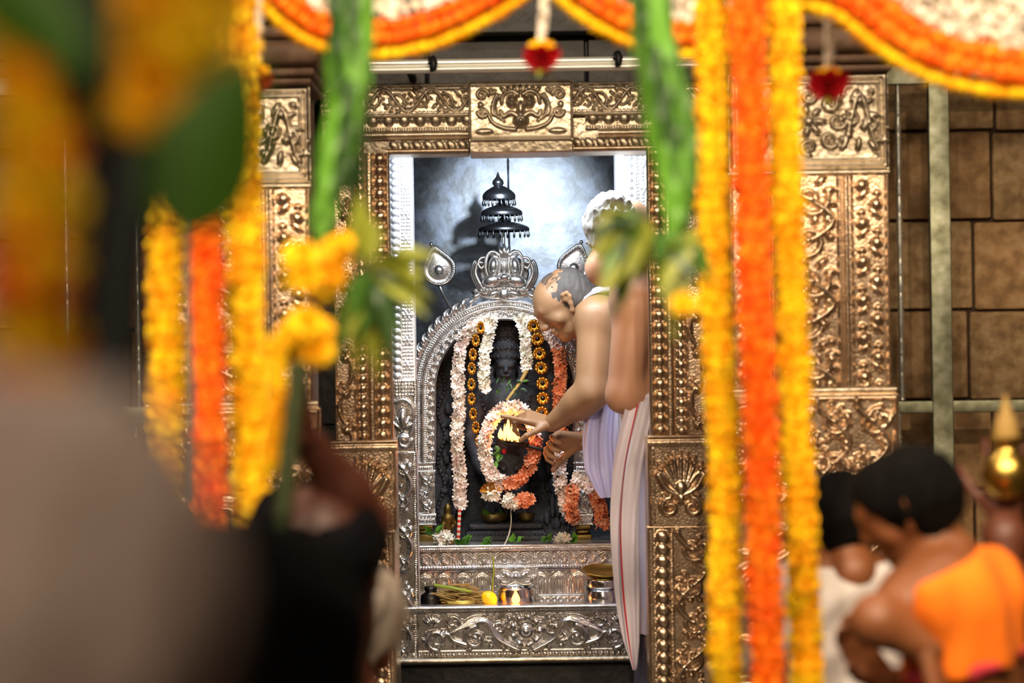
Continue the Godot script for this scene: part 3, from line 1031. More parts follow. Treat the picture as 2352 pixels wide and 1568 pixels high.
# ---------------------------------------------------------------- the inner frame of bright silver with its sill
func make_inner_frame() -> void:
	var o := struct("door_2", "inner silver door frame with a beaded bright upper jamb and a scrolled silver sill", "door frame")
	var d := 8.5
	var c := 1.7
	for s in [-1, 1]:
		var x0 := 893.0 if s < 0 else 1417.0
		var x1 := 945.0 if s < 0 else 1499.0
		block("jamb_core", M.bright_silver, o, x0 + 3, 300, x1 + 11, 1520, d + 0.01, d + 0.10)
		panel("bright_jamb", M.bright_silver, o, x0 + 5, 345, x1 + 5, 872, d, c, func(r: Relief):
			var a := r.w * 0.42 if s < 0 else r.w * 0.5
			for k in 4:
				r.beads(a + 5 + k * (r.w * 0.5 - 8) / 3.0, 4, a + 5 + k * (r.w * 0.5 - 8) / 3.0, r.h, 2.3, 3.5, 8)
			r.half_round(a - 2, 0, a + 2, r.h, 3)
			r.cable(a * 0.5, 0, a * 0.5, r.h, a * 0.8, 17, 6, 0.7)
			for k in 9:
				floral(r, a + r.w * 0.27, 30 + k * 58.0, 13, 5, 6))
	# lower jamb panels of the left side, between bead rows
	for q in [[871.0, 1036.0, 0], [1036.0, 1392.0, 1], [1396.0, 1520.0, 2]]:
		panel("scroll_panel", M.silver, o, 903, q[0], 961, q[1], d - 0.004, c, func(r: Relief):
			r.beads(3, 4, r.w - 3, 4, 2.3, 3.5)
			r.beads(r.w - 7, 4, r.w - 7, r.h, 2.3, 3.5)
			r.half_round(r.w - 4, 0, r.w, r.h, 3)
			r.half_round(0, 0, 4, r.h, 3)
			if q[2] == 0:
				for k in 4: r.beads(8, 12 + k * 8.0, r.w - 14, 12 + k * 8.0, 3.0, 5, 8)
				r.stroke(curve([Vector2(4, 52), Vector2(26, 46), Vector2(44, 66), Vector2(42, 120), Vector2(20, 150)], 20), 5, 4, 8)
				r.leaf(22, 66, 50, 22, PI / 2, 12)
				for k in 5: r.leaf(22, 118, 34, 12, -PI / 2 + (k - 2) * 0.45, 9)
				r.dome(24, 140, 17, 19, 10)
				r.spiral(25, 140, 17, 1.2, 0, 1, 4, 12)
			else:
				r.vine(24, 4, 24, r.h + 10, 5 if q[2] == 1 else 2, 22, 5.5, 12)
				for k in 12: r.dome(10 + (k * 37) % 32, 24 + k * 28.0, 5, 5, 9))
	panel("scroll_panel", M.silver, o, 1424, 871, 1510, 1392, d - 0.004, c, func(r: Relief):
		r.beads(7, 4, 7, r.h, 2.3, 3.5)
		r.vine(42, 4, 42, r.h, 6, 32, 6, 12))
	# the sill
	block("sill_core", M.silver, o, 906, 1394, 1520, 1522, d + 0.002, d + 0.16)
	panel("sill_ledge", M.silver, o, 905, 1389, 1520, 1403, d - 0.016, c, func(r: Relief):
		r.half_round(0, 0, r.w, 9, 5)
		r.beads(2, 11, r.w - 2, 11, 2, 3), 30)
	panel("sill_frieze", M.silver, o, 961, 1401, 1520, 1494, d - 0.006, 1.6, func(r: Relief):
		var cx := 247.0
		r.beads(2, 3, r.w, 3, 2.2, 3)
		r.half_round(0, 90, r.w, 93, 2)
		for k in 9:
			var a := PI * 0.06 + TAU * k / 9.0 - PI / 2
			r.dome(cx + cos(a) * 31, 47 + sin(a) * 33, 9.5, 9.5, 11)
		for k in 9:
			var a := TAU * k / 9.0 - PI / 2
			r.leaf(cx + cos(a) * 22, 47 + sin(a) * 22, 20, 14, a, 9)
		r.dome(cx, 47, 21, 21, 13)
		r.dome(cx, 47, 13, 13, 19)
		for t in [-1.0, 1.0]:
			# a big acanthus leaf swings out from under the flower
			for k in 4:
				r.stroke(curve([Vector2(cx + t * (30 - k * 4), 90), Vector2(cx + t * (58 + k * 3), 62), Vector2(cx + t * (78 + k * 5), 26 - k), Vector2(cx + t * (116 + k * 7), 14 + k * 7), Vector2(cx + t * (164 + k * 12), 40 + k * 7)], 22), 6, 3, 9 + k * 2)
			r.spiral(cx + t * 116, 60, 26, 1.35, -PI / 2, t, 7, 15)
			r.dome(cx + t * 116, 60, 9, 8, 16)
			r.stroke(curve([Vector2(cx + t * 138, 76), Vector2(cx + t * 166, 66), Vector2(cx + t * 182, 50), Vector2(cx + t * 206, 60)], 16), 8, 4, 14)
			r.spiral(cx + t * 205, 64, 24, 1.4, PI / 2, -t, 6.5, 13)
			for k in 7:
				r.leaf(cx + t * 214, 30, 24, 11, -PI / 2 + t * 0.35 * (k - 3), 11)
				r.dome(cx + t * (52 + k * 28.0), 84 - (k % 3) * 4.0, 5.5, 5.5, 10)
			for k in 5: r.leaf(cx + t * (70 + k * 9), 80 - k * 2, 26, 10, -0.8 if t > 0 else PI + 0.8, 10)
			for k in 6: r.dome(cx + t * (66 + k * 7), 12 + (k % 2) * 7.0, 4, 4, 7)
			# small leaves and buds fill the ground
			for k in 26:
				var q := Vector2(cx + t * fmod(46.0 + k * 61.8, 240.0), 12.0 + fmod(k * 37.0, 70.0))
				r.leaf(q.x, q.y, 15, 8, k * 1.9, 7)
				r.dome(q.x + 8, q.y + 5, 4.5, 4.5, 8)
			r.spiral(cx + t * 168, 24, 15, 1.2, 0, t, 4.5, 10)
			r.spiral(cx + t * 60, 40, 15, 1.2, PI, -t, 4.5, 10))
	panel("sill_band", M.silver, o, 916, 1494, 1520, 1509, d - 0.002, c, func(r: Relief):
		r.cable(2, 7, r.w, 7, 10, 13, 5, 0.8))
	block("stone_riser", M.dark_stone, o, 890, 1523, 1520, 1720, d + 0.01, d + 0.18)
	panel("sill_lip", M.pale_brass, o, 914, 1508, 1520, 1523, d - 0.02, c, func(r: Relief): r.half_round(0, 0, r.w, 14, 8), 60)

# ---------------------------------------------------------------- steel rails
func bar(b: MB, x0: float, y0: float, x1: float, y1: float, d: float, thick: float) -> void:
	var k := d / F
	b.box(P((x0 + x1) / 2, (y0 + y1) / 2, d) - Vector3(0, 0, thick / 2), Vector3((x1 - x0) * k, (y1 - y0) * k, thick), 0.003)

func make_rails() -> void:
	# white steel curtain rail above the lintel, with two hooks on it
	var o := thing("curtain_rail", "polished steel rail across the top of the doorway, above the lintel", "rail", P(1225, 160, 7.75))
	var b := MB.new()
	var a0 := P(845, 158, 7.75)
	var a1 := P(1680, 143, 7.75)
	var k := 7.75 / F
	b.box((a0 + a1) / 2 + Vector3(0, -5 * k, 0), Vector3(a1.x - a0.x, 17 * k, 0.03), 0.008)
	b.box((a0 + a1) / 2 + Vector3(0, 10 * k, 0.003), Vector3(a1.x - a0.x, 15 * k, 0.024), 0.006)
	part("rail", b.done(), M.rail_steel, o)
	for x in [940.0, 1640.0]:
		b = MB.new()
		var q := P(x, 158, 7.78)
		b.box(q + Vector3(0, 0, -0.18), Vector3(0.02, 0.02, 0.36), 0.003)
		part("bracket", b.done(), M.black_iron, o)
	for h in [[993.0, 152.0], [1418.0, 140.0]]:
		b = MB.new()
		var q := P(h[0], h[1], 7.72)
		b.tube([q + Vector3(0, 0.024, -0.01), q + Vector3(0.004, 0.01, 0.002), q + Vector3(0.002, -0.008, 0.004), q + Vector3(-0.004, -0.014, 0.0)], [0.010, 0.012, 0.010, 0.004], 8)
		b.tube([q + Vector3(-0.012, 0.012, 0.0), q + Vector3(0.012, 0.012, 0.0)], 0.008, 8)
		solo("rail_hook", b.done(), M.black_iron, "small black hook on the steel rail, %s" % ("nearer the left end" if h[0] < 1200 else "nearer the right end"), "hook", Vector3.ZERO, "hooks on the curtain rail")
	grille(2145, 2193, [2072.0], 181, 918, 946, 2010, 2560, "steel railing with a turned rod and a broad upright right of the brass pillar", 1)
	grille(238, 276, [322.0, 160.0], 210, 936, 976, -160, 352, "steel railing with a broad upright left of the brass pillar", -1)

func grille(x0: float, x1: float, rods: Array, top: float, c0: float, c1: float, left: float, right: float, label: String, side: int) -> void:
	var d := 7.5
	var o := thing("steel_railing", label, "railing", P((x0 + x1) / 2, 1760, d) * Vector3(1, 0, 1))
	var b := MB.new()
	bar(b, x0, top - 40, x1, 2070, d, 0.03)
	part("upright", b.done(), M.worn_steel, o)
	b = MB.new()
	bar(b, x0 - 430.0 * side, top - 40, x1 - 430.0 * side, 2070, d, 0.03)
	b = MB.new()
	bar(b, left, top - 34, right, top + 10, d + 0.002, 0.026)
	part("top_rail", b.done(), M.worn_steel, o)
	b = MB.new()
	bar(b, left, c0, right, c1, d + 0.004, 0.022)
	part("crossbar", b.done(), M.worn_steel, o)
	var k := d / F
	for x in rods:
		for seg in [[top + 10.0, c0], [c1, 1500.0]]:
			# a slim rod with groups of turned rings
			var prof := []
			var h: float = seg[1] - seg[0]
			var q := P(x, seg[1], d + 0.014)
			var y := 0.0
			while y < h:
				var t := fmod(y, 182.0)
				var rad := 5.5
				if t < 62.0: rad = 8.2 if int(t / 5.5) % 2 == 0 else 5.2
				elif t < 105.0: rad = 7.4 - absf(t - 84.0) * 0.07
				elif t < 140.0: rad = 7.6 if int(t / 5.5) % 2 == 0 else 5.0
				prof.append(Vector2(rad * k, y * k))
				y += 5.5 if t < 140 else 20.0
			prof.append(Vector2(5.5 * k, h * k))
			b = MB.new()
			b.lathe(prof, 12, Transform3D(Basis(), q))
			part("turned_rod", b.done(), M.steel, o)

# ---------------------------------------------------------------- one continuous skin over bones: tapered capsules joined by a smooth minimum, meshed as surface nets
class SDF:
	var cell: float
	var bones := []
	var cuts := []
	var bump: Callable
	var jag: Callable

	func _init(c: float) -> void:
		cell = c

	func bone(a: Vector3, b: Vector3, ra: float, rb: float, k := 0.02) -> void:
		bones.append([a, b, ra, rb, k])

	func chain(p: Array, r: Array, k := 0.02) -> void:
		for i in p.size() - 1: bones.append([p[i], p[i + 1], r[i], r[i + 1], k])

	# keep what lies on the side of the plane that n points away from
	func cut(at: Vector3, n: Vector3) -> void:
		cuts.append([at, n.normalized()])

	func build(into: MB) -> void:
		var lo := Vector3(1e9, 1e9, 1e9)
		var hi := -lo
		for q in bones:
			var r: float = maxf(q[2], q[3]) + cell * 2.5
			for e in 2:
				lo = lo.min(q[e] - Vector3(r, r, r))
				hi = hi.max(q[e] + Vector3(r, r, r))
		var nx := int((hi.x - lo.x) / cell) + 2
		var ny := int((hi.y - lo.y) / cell) + 2
		var nz := int((hi.z - lo.z) / cell) + 2
		var f := PackedFloat32Array()
		f.resize(nx * ny * nz)
		f.fill(1.0)
		var sy := nx
		var sz := nx * ny
		for q in bones:
			var a: Vector3 = q[0]
			var e: Vector3 = q[1] - a
			var ra: float = q[2]
			var dr: float = q[3] - ra
			var k: float = q[4]
			var l2 := maxf(e.length_squared(), 1e-9)
			var m := maxf(ra, q[3]) + k + cell * 2.0
			var l: Vector3 = (a.min(q[1]) - Vector3(m, m, m) - lo) / cell
			var h: Vector3 = (a.max(q[1]) + Vector3(m, m, m) - lo) / cell
			var x0 := maxi(0, int(l.x))
			var x1 := mini(nx, int(h.x) + 2)
			for z in range(maxi(0, int(l.z)), mini(nz, int(h.z) + 2)):
				for y in range(maxi(0, int(l.y)), mini(ny, int(h.y) + 2)):
					var p := lo + Vector3(x0, y, z) * cell - a
					var o := z * sz + y * sy
					for x in range(x0, x1):
						var t := clampf(p.dot(e) / l2, 0.0, 1.0)
						var d := (p - e * t).length() - ra - dr * t
						p.x += cell
						var g := f[o + x]
						var c := k - absf(g - d)
						if c > 0.0: f[o + x] = minf(g, d) - c * c / (4.0 * k)
						elif d < g: f[o + x] = d
		if bump.is_valid() or cuts.size():
			var near := cell * 3.0
			for z in nz:
				for y in ny:
					var o := z * sz + y * sy
					for x in nx:
						var g := f[o + x]
						if g < near:
							var p := lo + Vector3(x, y, z) * cell
							if bump.is_valid() and g > -near: g += bump.call(p)
							var jj: float = jag.call(p) if jag.is_valid() else 0.0
							for c in cuts: g = maxf(g, (p - c[0]).dot(c[1]) + jj)
							f[o + x] = g
		var id := PackedInt32Array()
		id.resize(f.size())
		id.fill(-1)
		var first := into.v.size()
		var off := [0, 1, sy, sy + 1, sz, sz + 1, sz + sy, sz + sy + 1]
		var edges := [[0, 1], [2, 3], [4, 5], [6, 7], [0, 2], [1, 3], [4, 6], [5, 7], [0, 4], [1, 5], [2, 6], [3, 7]]
		var cor := [Vector3(0, 0, 0), Vector3(1, 0, 0), Vector3(0, 1, 0), Vector3(1, 1, 0), Vector3(0, 0, 1), Vector3(1, 0, 1), Vector3(0, 1, 1), Vector3(1, 1, 1)]
		var live := PackedInt32Array()
		var lim := cell * 2.6
		for z in nz - 1:
			for y in ny - 1:
				var o := z * sz + y * sy
				for x in nx - 1:
					var q := o + x
					var f0 := f[q]
					if f0 > lim or f0 < -lim: continue
					var mask := 0
					for i in 8:
						if f[q + off[i]] < 0.0: mask |= 1 << i
					if mask == 0 or mask == 255: continue
					var s := Vector3.ZERO
					var n := 0
					for e in edges:
						var a: int = e[0]
						var b: int = e[1]
						if ((mask >> a) & 1) != ((mask >> b) & 1):
							var fa := f[q + off[a]]
							var fb := f[q + off[b]]
							s += cor[a].lerp(cor[b], fa / (fa - fb))
							n += 1
					id[q] = into.v.size()
					into.v.append(lo + (Vector3(x, y, z) + s / n) * cell)
					live.append(q)
		var ax := [[1, sy, sz], [sy, sz, 1], [sz, 1, sy]]
		for q in live:
			for e in ax:
				var a := f[q]
				var b := f[q + e[0]]
				if (a < 0.0) == (b < 0.0): continue
				var i0 := id[q]
				var i1 := id[q - e[1]]
				var i2 := id[q - e[1] - e[2]]
				var i3 := id[q - e[2]]
				if i1 < 0 or i2 < 0 or i3 < 0: continue
				if a < 0.0: into.ix.append_array([i0, i2, i1, i0, i3, i2])
				else: into.ix.append_array([i0, i1, i2, i0, i2, i3])

	func mesh() -> ArrayMesh:
		var b := MB.new()
		build(b)
		return b.done()

# ---------------------------------------------------------------- silver altar, arch and idol
func make_altar() -> void:
	var d := 8.8
	var o := thing("silver_altar", "silver altar with petal-embossed tiers below the idol", "altar", P(1195, 1600, d) * Vector3(1, 0, 1) + Vector3(0, 0.4, 0))
	var c := 1.6
	var z := 9.75
	block("top_slab", M.altar_silver, o, 950, 1250, 1440, 1264, d - 0.012, z, 0.004)
	panel("bead_edge", M.altar_silver, o, 950, 1250, 1440, 1264, d - 0.016, c, func(r: Relief):
		r.half_round(0, 0, r.w, 5, 3)
		r.beads(2, 9, r.w, 9, 2.3, 4))
	block("core", M.altar_silver, o, 952, 1264, 1438, 1690, d + 0.05, z)
	panel("petal_frieze", M.altar_silver, o, 950, 1264, 1440, 1297, d - 0.002, c, func(r: Relief):
		for i in 13:
			var x := 22.0 + i * 46.5
			r.stroke(curve([Vector2(x - 18, 32), Vector2(x - 19, 14), Vector2(x, 4), Vector2(x + 19, 14), Vector2(x + 18, 32)], 18), 2.6, 2.6, 5)
			r.dome(x, 22, 9, 10, 8)
			r.dome(x - 8, 28, 5, 6, 6)
			r.dome(x + 8, 28, 5, 6, 6)
			r.dome(x, 15, 4, 5, 9)
			r.leaf(x + 23, 30, 24, 6, -PI / 2, 6)
			r.dome(x + 23, 6, 4, 4, 6), 26)
	panel("bead_edge", M.altar_silver, o, 950, 1297, 1440, 1305, d - 0.008, c, func(r: Relief):
		r.beads(2, 4, r.w, 4, 3, 5), 26)
	panel("petal_tier", M.altar_silver, o, 952, 1305, 1438, 1364, d + 0.022, c, func(r: Relief):
		r.half_round(0, 0, r.w, 5, 4)
		for i in 13:
			var x := 24.0 + i * 44.0
			for k in 3:
				var q := 20.0 - k * 5.0
				r.stroke(curve([Vector2(x - q, 58), Vector2(x - q, 26 - k), Vector2(x - q * 0.5, 12 + k * 3), Vector2(x, 8 + k * 4), Vector2(x + q * 0.5, 12 + k * 3), Vector2(x + q, 26 - k), Vector2(x + q, 58)], 18), 2.4, 2.4, 5 + k)
			r.leaf(x, 56, 34, 9, -PI / 2, 8)
			r.dome(x + 22, 14, 3, 8, 6), 12)
	panel("net_frieze", M.altar_silver, o, 952, 1364, 1438, 1392, d - 0.002, c, func(r: Relief):
		r.half_round(0, 0, r.w, 5, 4)
		r.beads(0, 8, r.w, 8, 2.0, 3)
		for i in 33:
			r.stroke([Vector2(i * 15.0, 26), Vector2(i * 15.0 + 13, 11)], 2.0, 2.0, 4)
			r.stroke([Vector2(i * 15.0 + 13, 26), Vector2(i * 15.0, 11)], 2.0, 2.0, 4), 30)
	block("lower_step", M.altar_silver, o, 952, 1392, 1438, 1690, d - 0.03, d + 0.1)
	# the block in the middle
	block("centre_block", M.altar_silver, o, 1134, 1300, 1236, 1392, d - 0.012, d + 0.1)
	panel("scroll_panel", M.altar_silver, o, 1133, 1299, 1237, 1392, d - 0.016, c, func(r: Relief):
		r.half_round(0, 0, r.w, 5, 4)
		r.beads(5, 8, 5, r.h, 2, 3)
		r.beads(r.w - 5, 8, r.w - 5, r.h, 2, 3)
		var cx := r.w / 2
		for t in [-1.0, 1.0]:
			r.spiral(cx + t * 28, 28, 13, 1.2, -PI / 2, -t, 4.5, 9)
			r.stroke(curve([Vector2(cx + t * 41, 28), Vector2(cx + t * 40, 44), Vector2(cx + t * 20, 50), Vector2(cx, 42)], 14), 5, 4, 9)
			r.leaf(cx + t * 6, 32, 26, 11, -PI / 2 + t * 0.7, 9)
			r.leaf(cx + t * 12, 62, 26, 12, PI / 2 - t * 0.9, 8)
			r.dome(cx + t * 30, 70, 8, 8, 8)
		r.dome(cx, 24, 9, 9, 11)
		r.dome(cx, 58, 11, 13, 10))

func arch_point(s: float, rad: float, cx: float, cy: float, leg: float) -> Vector2:
	# s runs along the middle line in px: up the left leg, over the top, down the right leg
	var arc := PI * 184.0
	if s < leg: return Vector2(cx - rad, cy + leg - s)
	if s < leg + arc:
		var a := PI - (s - leg) / 184.0
		return Vector2(cx + cos(a) * rad, cy - sin(a) * rad)
	return Vector2(cx + rad, cy + s - leg - arc)

func make_arch() -> void:
	var d := 8.98
	var cx := 1159.0
	var cy := 893.0
	var leg := 168.0
	var o := thing("silver_arch", "silver prabhavali arch with a lion mask crest and leaf finials around the black idol", "arch", P(cx, 1258, d))
	var k := d / F
	var total := leg * 2 + PI * 184.0
	var r := Relief.new(total, 46, 1.7)
	r.half_round(0, 0, total, 4, 6)
	r.beads(2, 8, total, 8, 2.0, 6, 5)
	r.half_round(0, 11, total, 22, 11)
	r.beads(2, 25, total, 25, 2.0, 6, 5)
	for i in int(total / 17.0):
		r.leaf(i * 17.0, 33 - 3 * (1 if i % 2 else -1), 18, 8, 0.5 if i % 2 else -0.5, 7)
		r.dome(i * 17.0 + 9, 34 + 3 * (1 if i % 2 else -1), 3.6, 3.6, 8)
	r.half_round(0, 42, total, 46, 5)
	part("arch_band", r.bent(func(x: float, y: float, h: float) -> Vector3:
		var q := arch_point(x, 184.0 + 21.0 - y, cx, cy, leg)
		return P(q.x, q.y, d - h * k)), M.silver, o)
	# the plate behind the band
	var b := MB.new()
	var rows := PackedVector3Array()
	var n := 60
	for i in n + 1:
		var s := total * i / n
		var qo := arch_point(s, 206, cx, cy, leg)
		var qi := arch_point(s, 158, cx, cy, leg)
		rows.append_array([P(qo.x, qo.y, d + 0.003), P(qo.x, qo.y, d + 0.03), P(qi.x, qi.y, d + 0.03), P(qi.x, qi.y, d + 0.003)])
	b.grid(rows, n + 1, 4, true)
	part("backing_plate", b.done(), M.silver, o)
	# leaf finials round the outer edge
	for i in 27:
		var a := PI * (i + 0.5) / 27.0
		if absf(a - PI / 2) < 0.36: continue
		b = MB.new()
		for q in [[0.0, 26.0, 7.0], [-0.5, 20.0, 5.5], [0.5, 20.0, 5.5]]:
			var an: float = a + q[0] * 0.14
			var base := Vector2(cx + cos(an) * 205, cy - sin(an) * 205)
			var dir := Vector2(cos(a + q[0] * 0.9), -sin(a + q[0] * 0.9))
			var pts := []
			for t in 6:
				var f := t / 5.0
				var curl := dir.rotated(0.9 * f * f * (1.0 if a > PI / 2 else -1.0))
				var w: Vector2 = base + curl * q[1] * f
				pts.append(P(w.x, w.y, d - 0.006 - 0.010 * sin(f * PI)))
			b.tube(pts, [q[2] * 0.7 * k, q[2] * k, q[2] * k * 0.95, q[2] * k * 0.8, q[2] * k * 0.7, q[2] * k * 0.35], 7, true, 0.7)
		b.ball(P(cx + cos(a) * 210, cy - sin(a) * 210, d - 0.012), Vector3(5, 5, 5) * k, 8, 6)
		part("leaf_finial", b.done(), M.silver, o)
	# short carved pillars at the feet of the arch
	for s in [[957.0, 1001.0], [1318.0, 1362.0]]:
		panel("arch_pillar", M.silver, o, s[0], 1060, s[1], 1206, d - 0.006, 1.6, func(rl: Relief):
			rl.frame(0, 4, 5)
			rl.half_round(0, 18, rl.w, 26, 6)
			rl.beads(4, 14, rl.w - 4, 14, 2, 4)
			rl.vine(rl.w / 2, 28, rl.w / 2, 116, 3, 14, 3.2, 8, false)
			rl.half_round(0, 118, rl.w, 126, 6)
			for q in 5: rl.leaf(6 + q * 8.0, 144, 18, 7, -PI / 2, 6), 16)
	b = MB.new()
	for s in [[960.0, 994.0], [1322.0, 1356.0]]:
		b = MB.new()
		for q in [[1204.0, 1216.0, 2.0], [1216.0, 1226.0, -3.0], [1226.0, row_of(altar_top, s[0], d) - 0.3, 4.0]]:
			var m := P((s[0] + s[1]) / 2, (q[0] + q[1]) / 2, d)
			b.box(m + Vector3(0, 0, -0.03), Vector3((s[1] - s[0] + q[2] * 2) * k, (q[1] - q[0]) * k, 0.07 + q[2] * k), 0.004)
		part("arch_foot", b.done(), M.old_brass, o)
	# lion mask crest
	var e := func(bb: MB, x: float, y: float, rx: float, ry: float, rz: float, rot := 0.0, dz := 0.0) -> void:
		bb.ell(Transform3D(Basis(Vector3.BACK, -rot) * Basis.from_scale(Vector3(rx, ry, rz) * k), P(x, y, d - dz)), 14, 10)
	b = MB.new()
	e.call(b, 1158, 628, 58, 44, 14, 0.0, 0.0)
	e.call(b, 1158, 668, 76, 20, 10, 0.0, 0.0)
	part("crest_plate", b.done(), M.silver, o)
	b = MB.new()
	for t in [-1.0, 1.0]:
		e.call(b, 1158 + t * 27, 644, 25, 17, 20, t * 0.2, 0.02)       # cheeks
		e.call(b, 1158 + t * 10, 640, 9, 8, 12, 0.0, 0.035)
	e.call(b, 1158, 637, 15, 13, 22, 0.0, 0.028)
	e.call(b, 1158, 612, 8, 22, 12, 0.0, 0.02)
	for i in 11:
		e.call(b, 1118 + i * 8.0, 662 + 3.0 * absf(i - 5) * 0.2, 3.6, 4.5, 5, 0.0, 0.026)
	e.call(b, 1158, 676, 13, 16, 10, 0.0, 0.02)
	for t in [-1.0, 1.0]:
		e.call(b, 1158 + t * 24, 674, 14, 7, 8, t * 0.4, 0.014)
		e.call(b, 1158 + t * 48, 668, 13, 7, 8, -t * 0.3, 0.012)
		e.call(b, 1158 + t * 64, 680, 12, 7, 8, t * 0.5, 0.012)
	part("lion_face", b.done(), M.silver, o)
	for t in [-1.0, 1.0]:
		b = MB.new()
		e.call(b, 1158 + t * 25, 612, 13, 25, 22, -t * 0.1, 0.022)
		e.call(b, 1158 + t * 25, 624, 6, 8, 8, 0.0, 0.044)
		part("bulging_eye", b.done(), M.silver, o)
		b = MB.new()
		var brow := []
		for q in curve([Vector2(14, 636), Vector2(9, 606), Vector2(14, 584), Vector2(30, 578), Vector2(41, 592), Vector2(43, 616), Vector2(37, 636)], 18):
			brow.append(P(1158 + t * q.x, q.y, d - 0.03))
		b.tube(brow, 4.2 * k, 7)
		brow = []
		for q in curve([Vector2(40, 592), Vector2(52, 592), Vector2(60, 604), Vector2(54, 616), Vector2(46, 612)], 14):
			brow.append(P(1158 + t * q.x, q.y, d - 0.025))
		b.tube(brow, 3.6 * k, 7)
		part("brow_scroll", b.done(), M.silver, o)
		b = MB.new()
		for j in 3:
			brow = []
			for q in curve([Vector2(46 + j * 5, 668), Vector2(58 + j * 5, 648), Vector2(66 + j * 4, 626), Vector2(60 + j * 3, 604 - j * 2), Vector2(48, 604 + j * 4)], 16):
				brow.append(P(1158 + t * q.x, q.y, d - 0.022 + j * 0.006))
			b.tube(brow, [3 * k, 3.5 * k, 4 * k, 4.6 * k, 5 * k, 5 * k, 5 * k, 5 * k, 5 * k, 5 * k, 5 * k, 5 * k, 5 * k, 4.4 * k, 3.6 * k, 3 * k, 2 * k], 7)
		part("mane_curl", b.done(), M.silver, o)
	b = MB.new()
	for i in 7:
		var a := PI / 2 + (i - 3) * 0.34
		var pts := []
		for t in 6:
			var f := t / 5.0
			pts.append(P(1158 + cos(a) * (6 + 32 * f), 600 - sin(a) * (4 + 36 * f) * (1.0 - 0.08 * absf(i - 3)), d - 0.02 - 0.01 * sin(f * PI)))
		b.tube(pts, [3 * k, 4.4 * k, 5 * k, 5.2 * k, 4.6 * k, 2.4 * k], 7)
	part("crest_fan", b.done(), M.silver, o)

	# conch and discus plates on short stems to either side
	for s in [[1008.0, 617.0, "left", "teardrop silver emblem plate with a boss, fully seen left of the lion mask crest"], [1318.0, 612.0, "right", "teardrop silver emblem plate partly behind the bent priest's head, beside the lion mask crest"]]:
		var t := thing("emblem_plate", s[3], "ornament", P(s[0], s[1] + 50, d + 0.12), "emblem plates beside the arch crest")
		var dd := d + 0.12
		var kk := dd / F
		var lean := -0.28 if s[2] == "left" else 0.28
		var drop := func(rad: float, n: int) -> Array:
			var out := []
			for i in n:
				var a := TAU * i / n
				var q := Vector2(cos(a) * rad, sin(a) * rad)
				if q.y < 0: q = Vector2(q.x * (1.0 + 0.25 * q.y / rad * absf(q.y / rad)), q.y * (1.0 + 0.42 * pow(absf(q.y / rad), 4.0)))
				q = q.rotated(lean)
				out.append(Vector2(s[0] + q.x, s[1] + q.y))
			return out
		b = MB.new()
		var ring := PackedVector3Array()
		var rows2 := PackedVector3Array()
		for lv in [[37.0, 0.0], [39.0, 0.008], [36.0, 0.013], [30.0, 0.007], [24.0, 0.009], [14.0, 0.010], [0.5, 0.011]]:
			for q in drop.call(lv[0], 36): rows2.append(P(q.x, q.y, dd - lv[1]))
		b.grid(rows2, 7, 36, true, true)
		for q in drop.call(37.0, 36): ring.append(P(q.x, q.y, dd + 0.004))
		b.fan(ring, true)
		part("plate", b.done(), M.silver, t)
		b = MB.new()
		for q in drop.call(33.0, 44): b.ball(P(q.x, q.y, dd - 0.012), Vector3(3, 3, 3) * kk, 6, 4)
		part("bead_rim", b.done(), M.silver, t)
		b = MB.new()
		b.ball(P(s[0], s[1] + 4, dd - 0.012), Vector3(12, 13, 9) * kk, 14, 10)
		part("boss", b.done(), M.silver, t)
		b = MB.new()
		var tip: Vector2 = Vector2(s[0], s[1]) + Vector2(0, -50).rotated(lean)
		b.ball(P(tip.x, tip.y, dd - 0.004), Vector3(6, 5, 5) * kk, 10, 8)
		b.ball(P(tip.x + lean * 12, tip.y - 8, dd - 0.004), Vector3(4.4, 5, 4.4) * kk, 10, 8)
		part("knob", b.done(), M.silver, t)
		b = MB.new()
		var inward := 1.0 if s[2] == "left" else -1.0
		b.tube([P(s[0], s[1] + 34, dd + 0.006), P(s[0] + inward * 12, s[1] + 62, dd), P(s[0] + inward * 40, s[1] + 110, dd - 0.06), P(s[0] + inward * 62, s[1] + 150, dd - 0.10)], 5 * kk, 8)
		part("stem", b.done(), M.silver, t)

	# the three-tiered parasol behind the crest
	var dd := 9.4
	var kk := dd / F
	o = thing("tiered_parasol", "dark silver three-tiered ceremonial parasol with hanging drops, behind the arch crest", "parasol", P(1156, 1258, dd))
	b = MB.new()
	b.tube([P(1156, 430, dd), P(1158, 660, dd), Vector3(P(1160, 1254, dd).x, altar_top, -dd)], 3.4 * kk, 8)
	part("pole", b.done(), M.silver, o)
	for s in [[1146.0, 447.0, 38.0, 20.0], [1152.0, 486.0, 48.0, 15.0], [1157.0, 523.0, 59.0, 14.0]]:
		b = MB.new()
		var rr: float = s[2] * kk
		var hh: float = s[3] * kk
		b.lathe([Vector2(rr * 0.96, -hh * 0.62), Vector2(rr, -hh * 0.5), Vector2(rr * 1.0, -hh * 0.1), Vector2(rr * 0.94, hh * 0.15), Vector2(rr * 0.75, hh * 0.5), Vector2(rr * 0.45, hh * 0.85), Vector2(rr * 0.2, hh * 1.05), Vector2(rr * 0.13, hh * 1.7), Vector2(rr * 0.05, hh * 1.9)], 28, Transform3D(Basis(), P(s[0], s[1], dd)))
		var tier := part("canopy", b.done(), M.dark_silver, o)
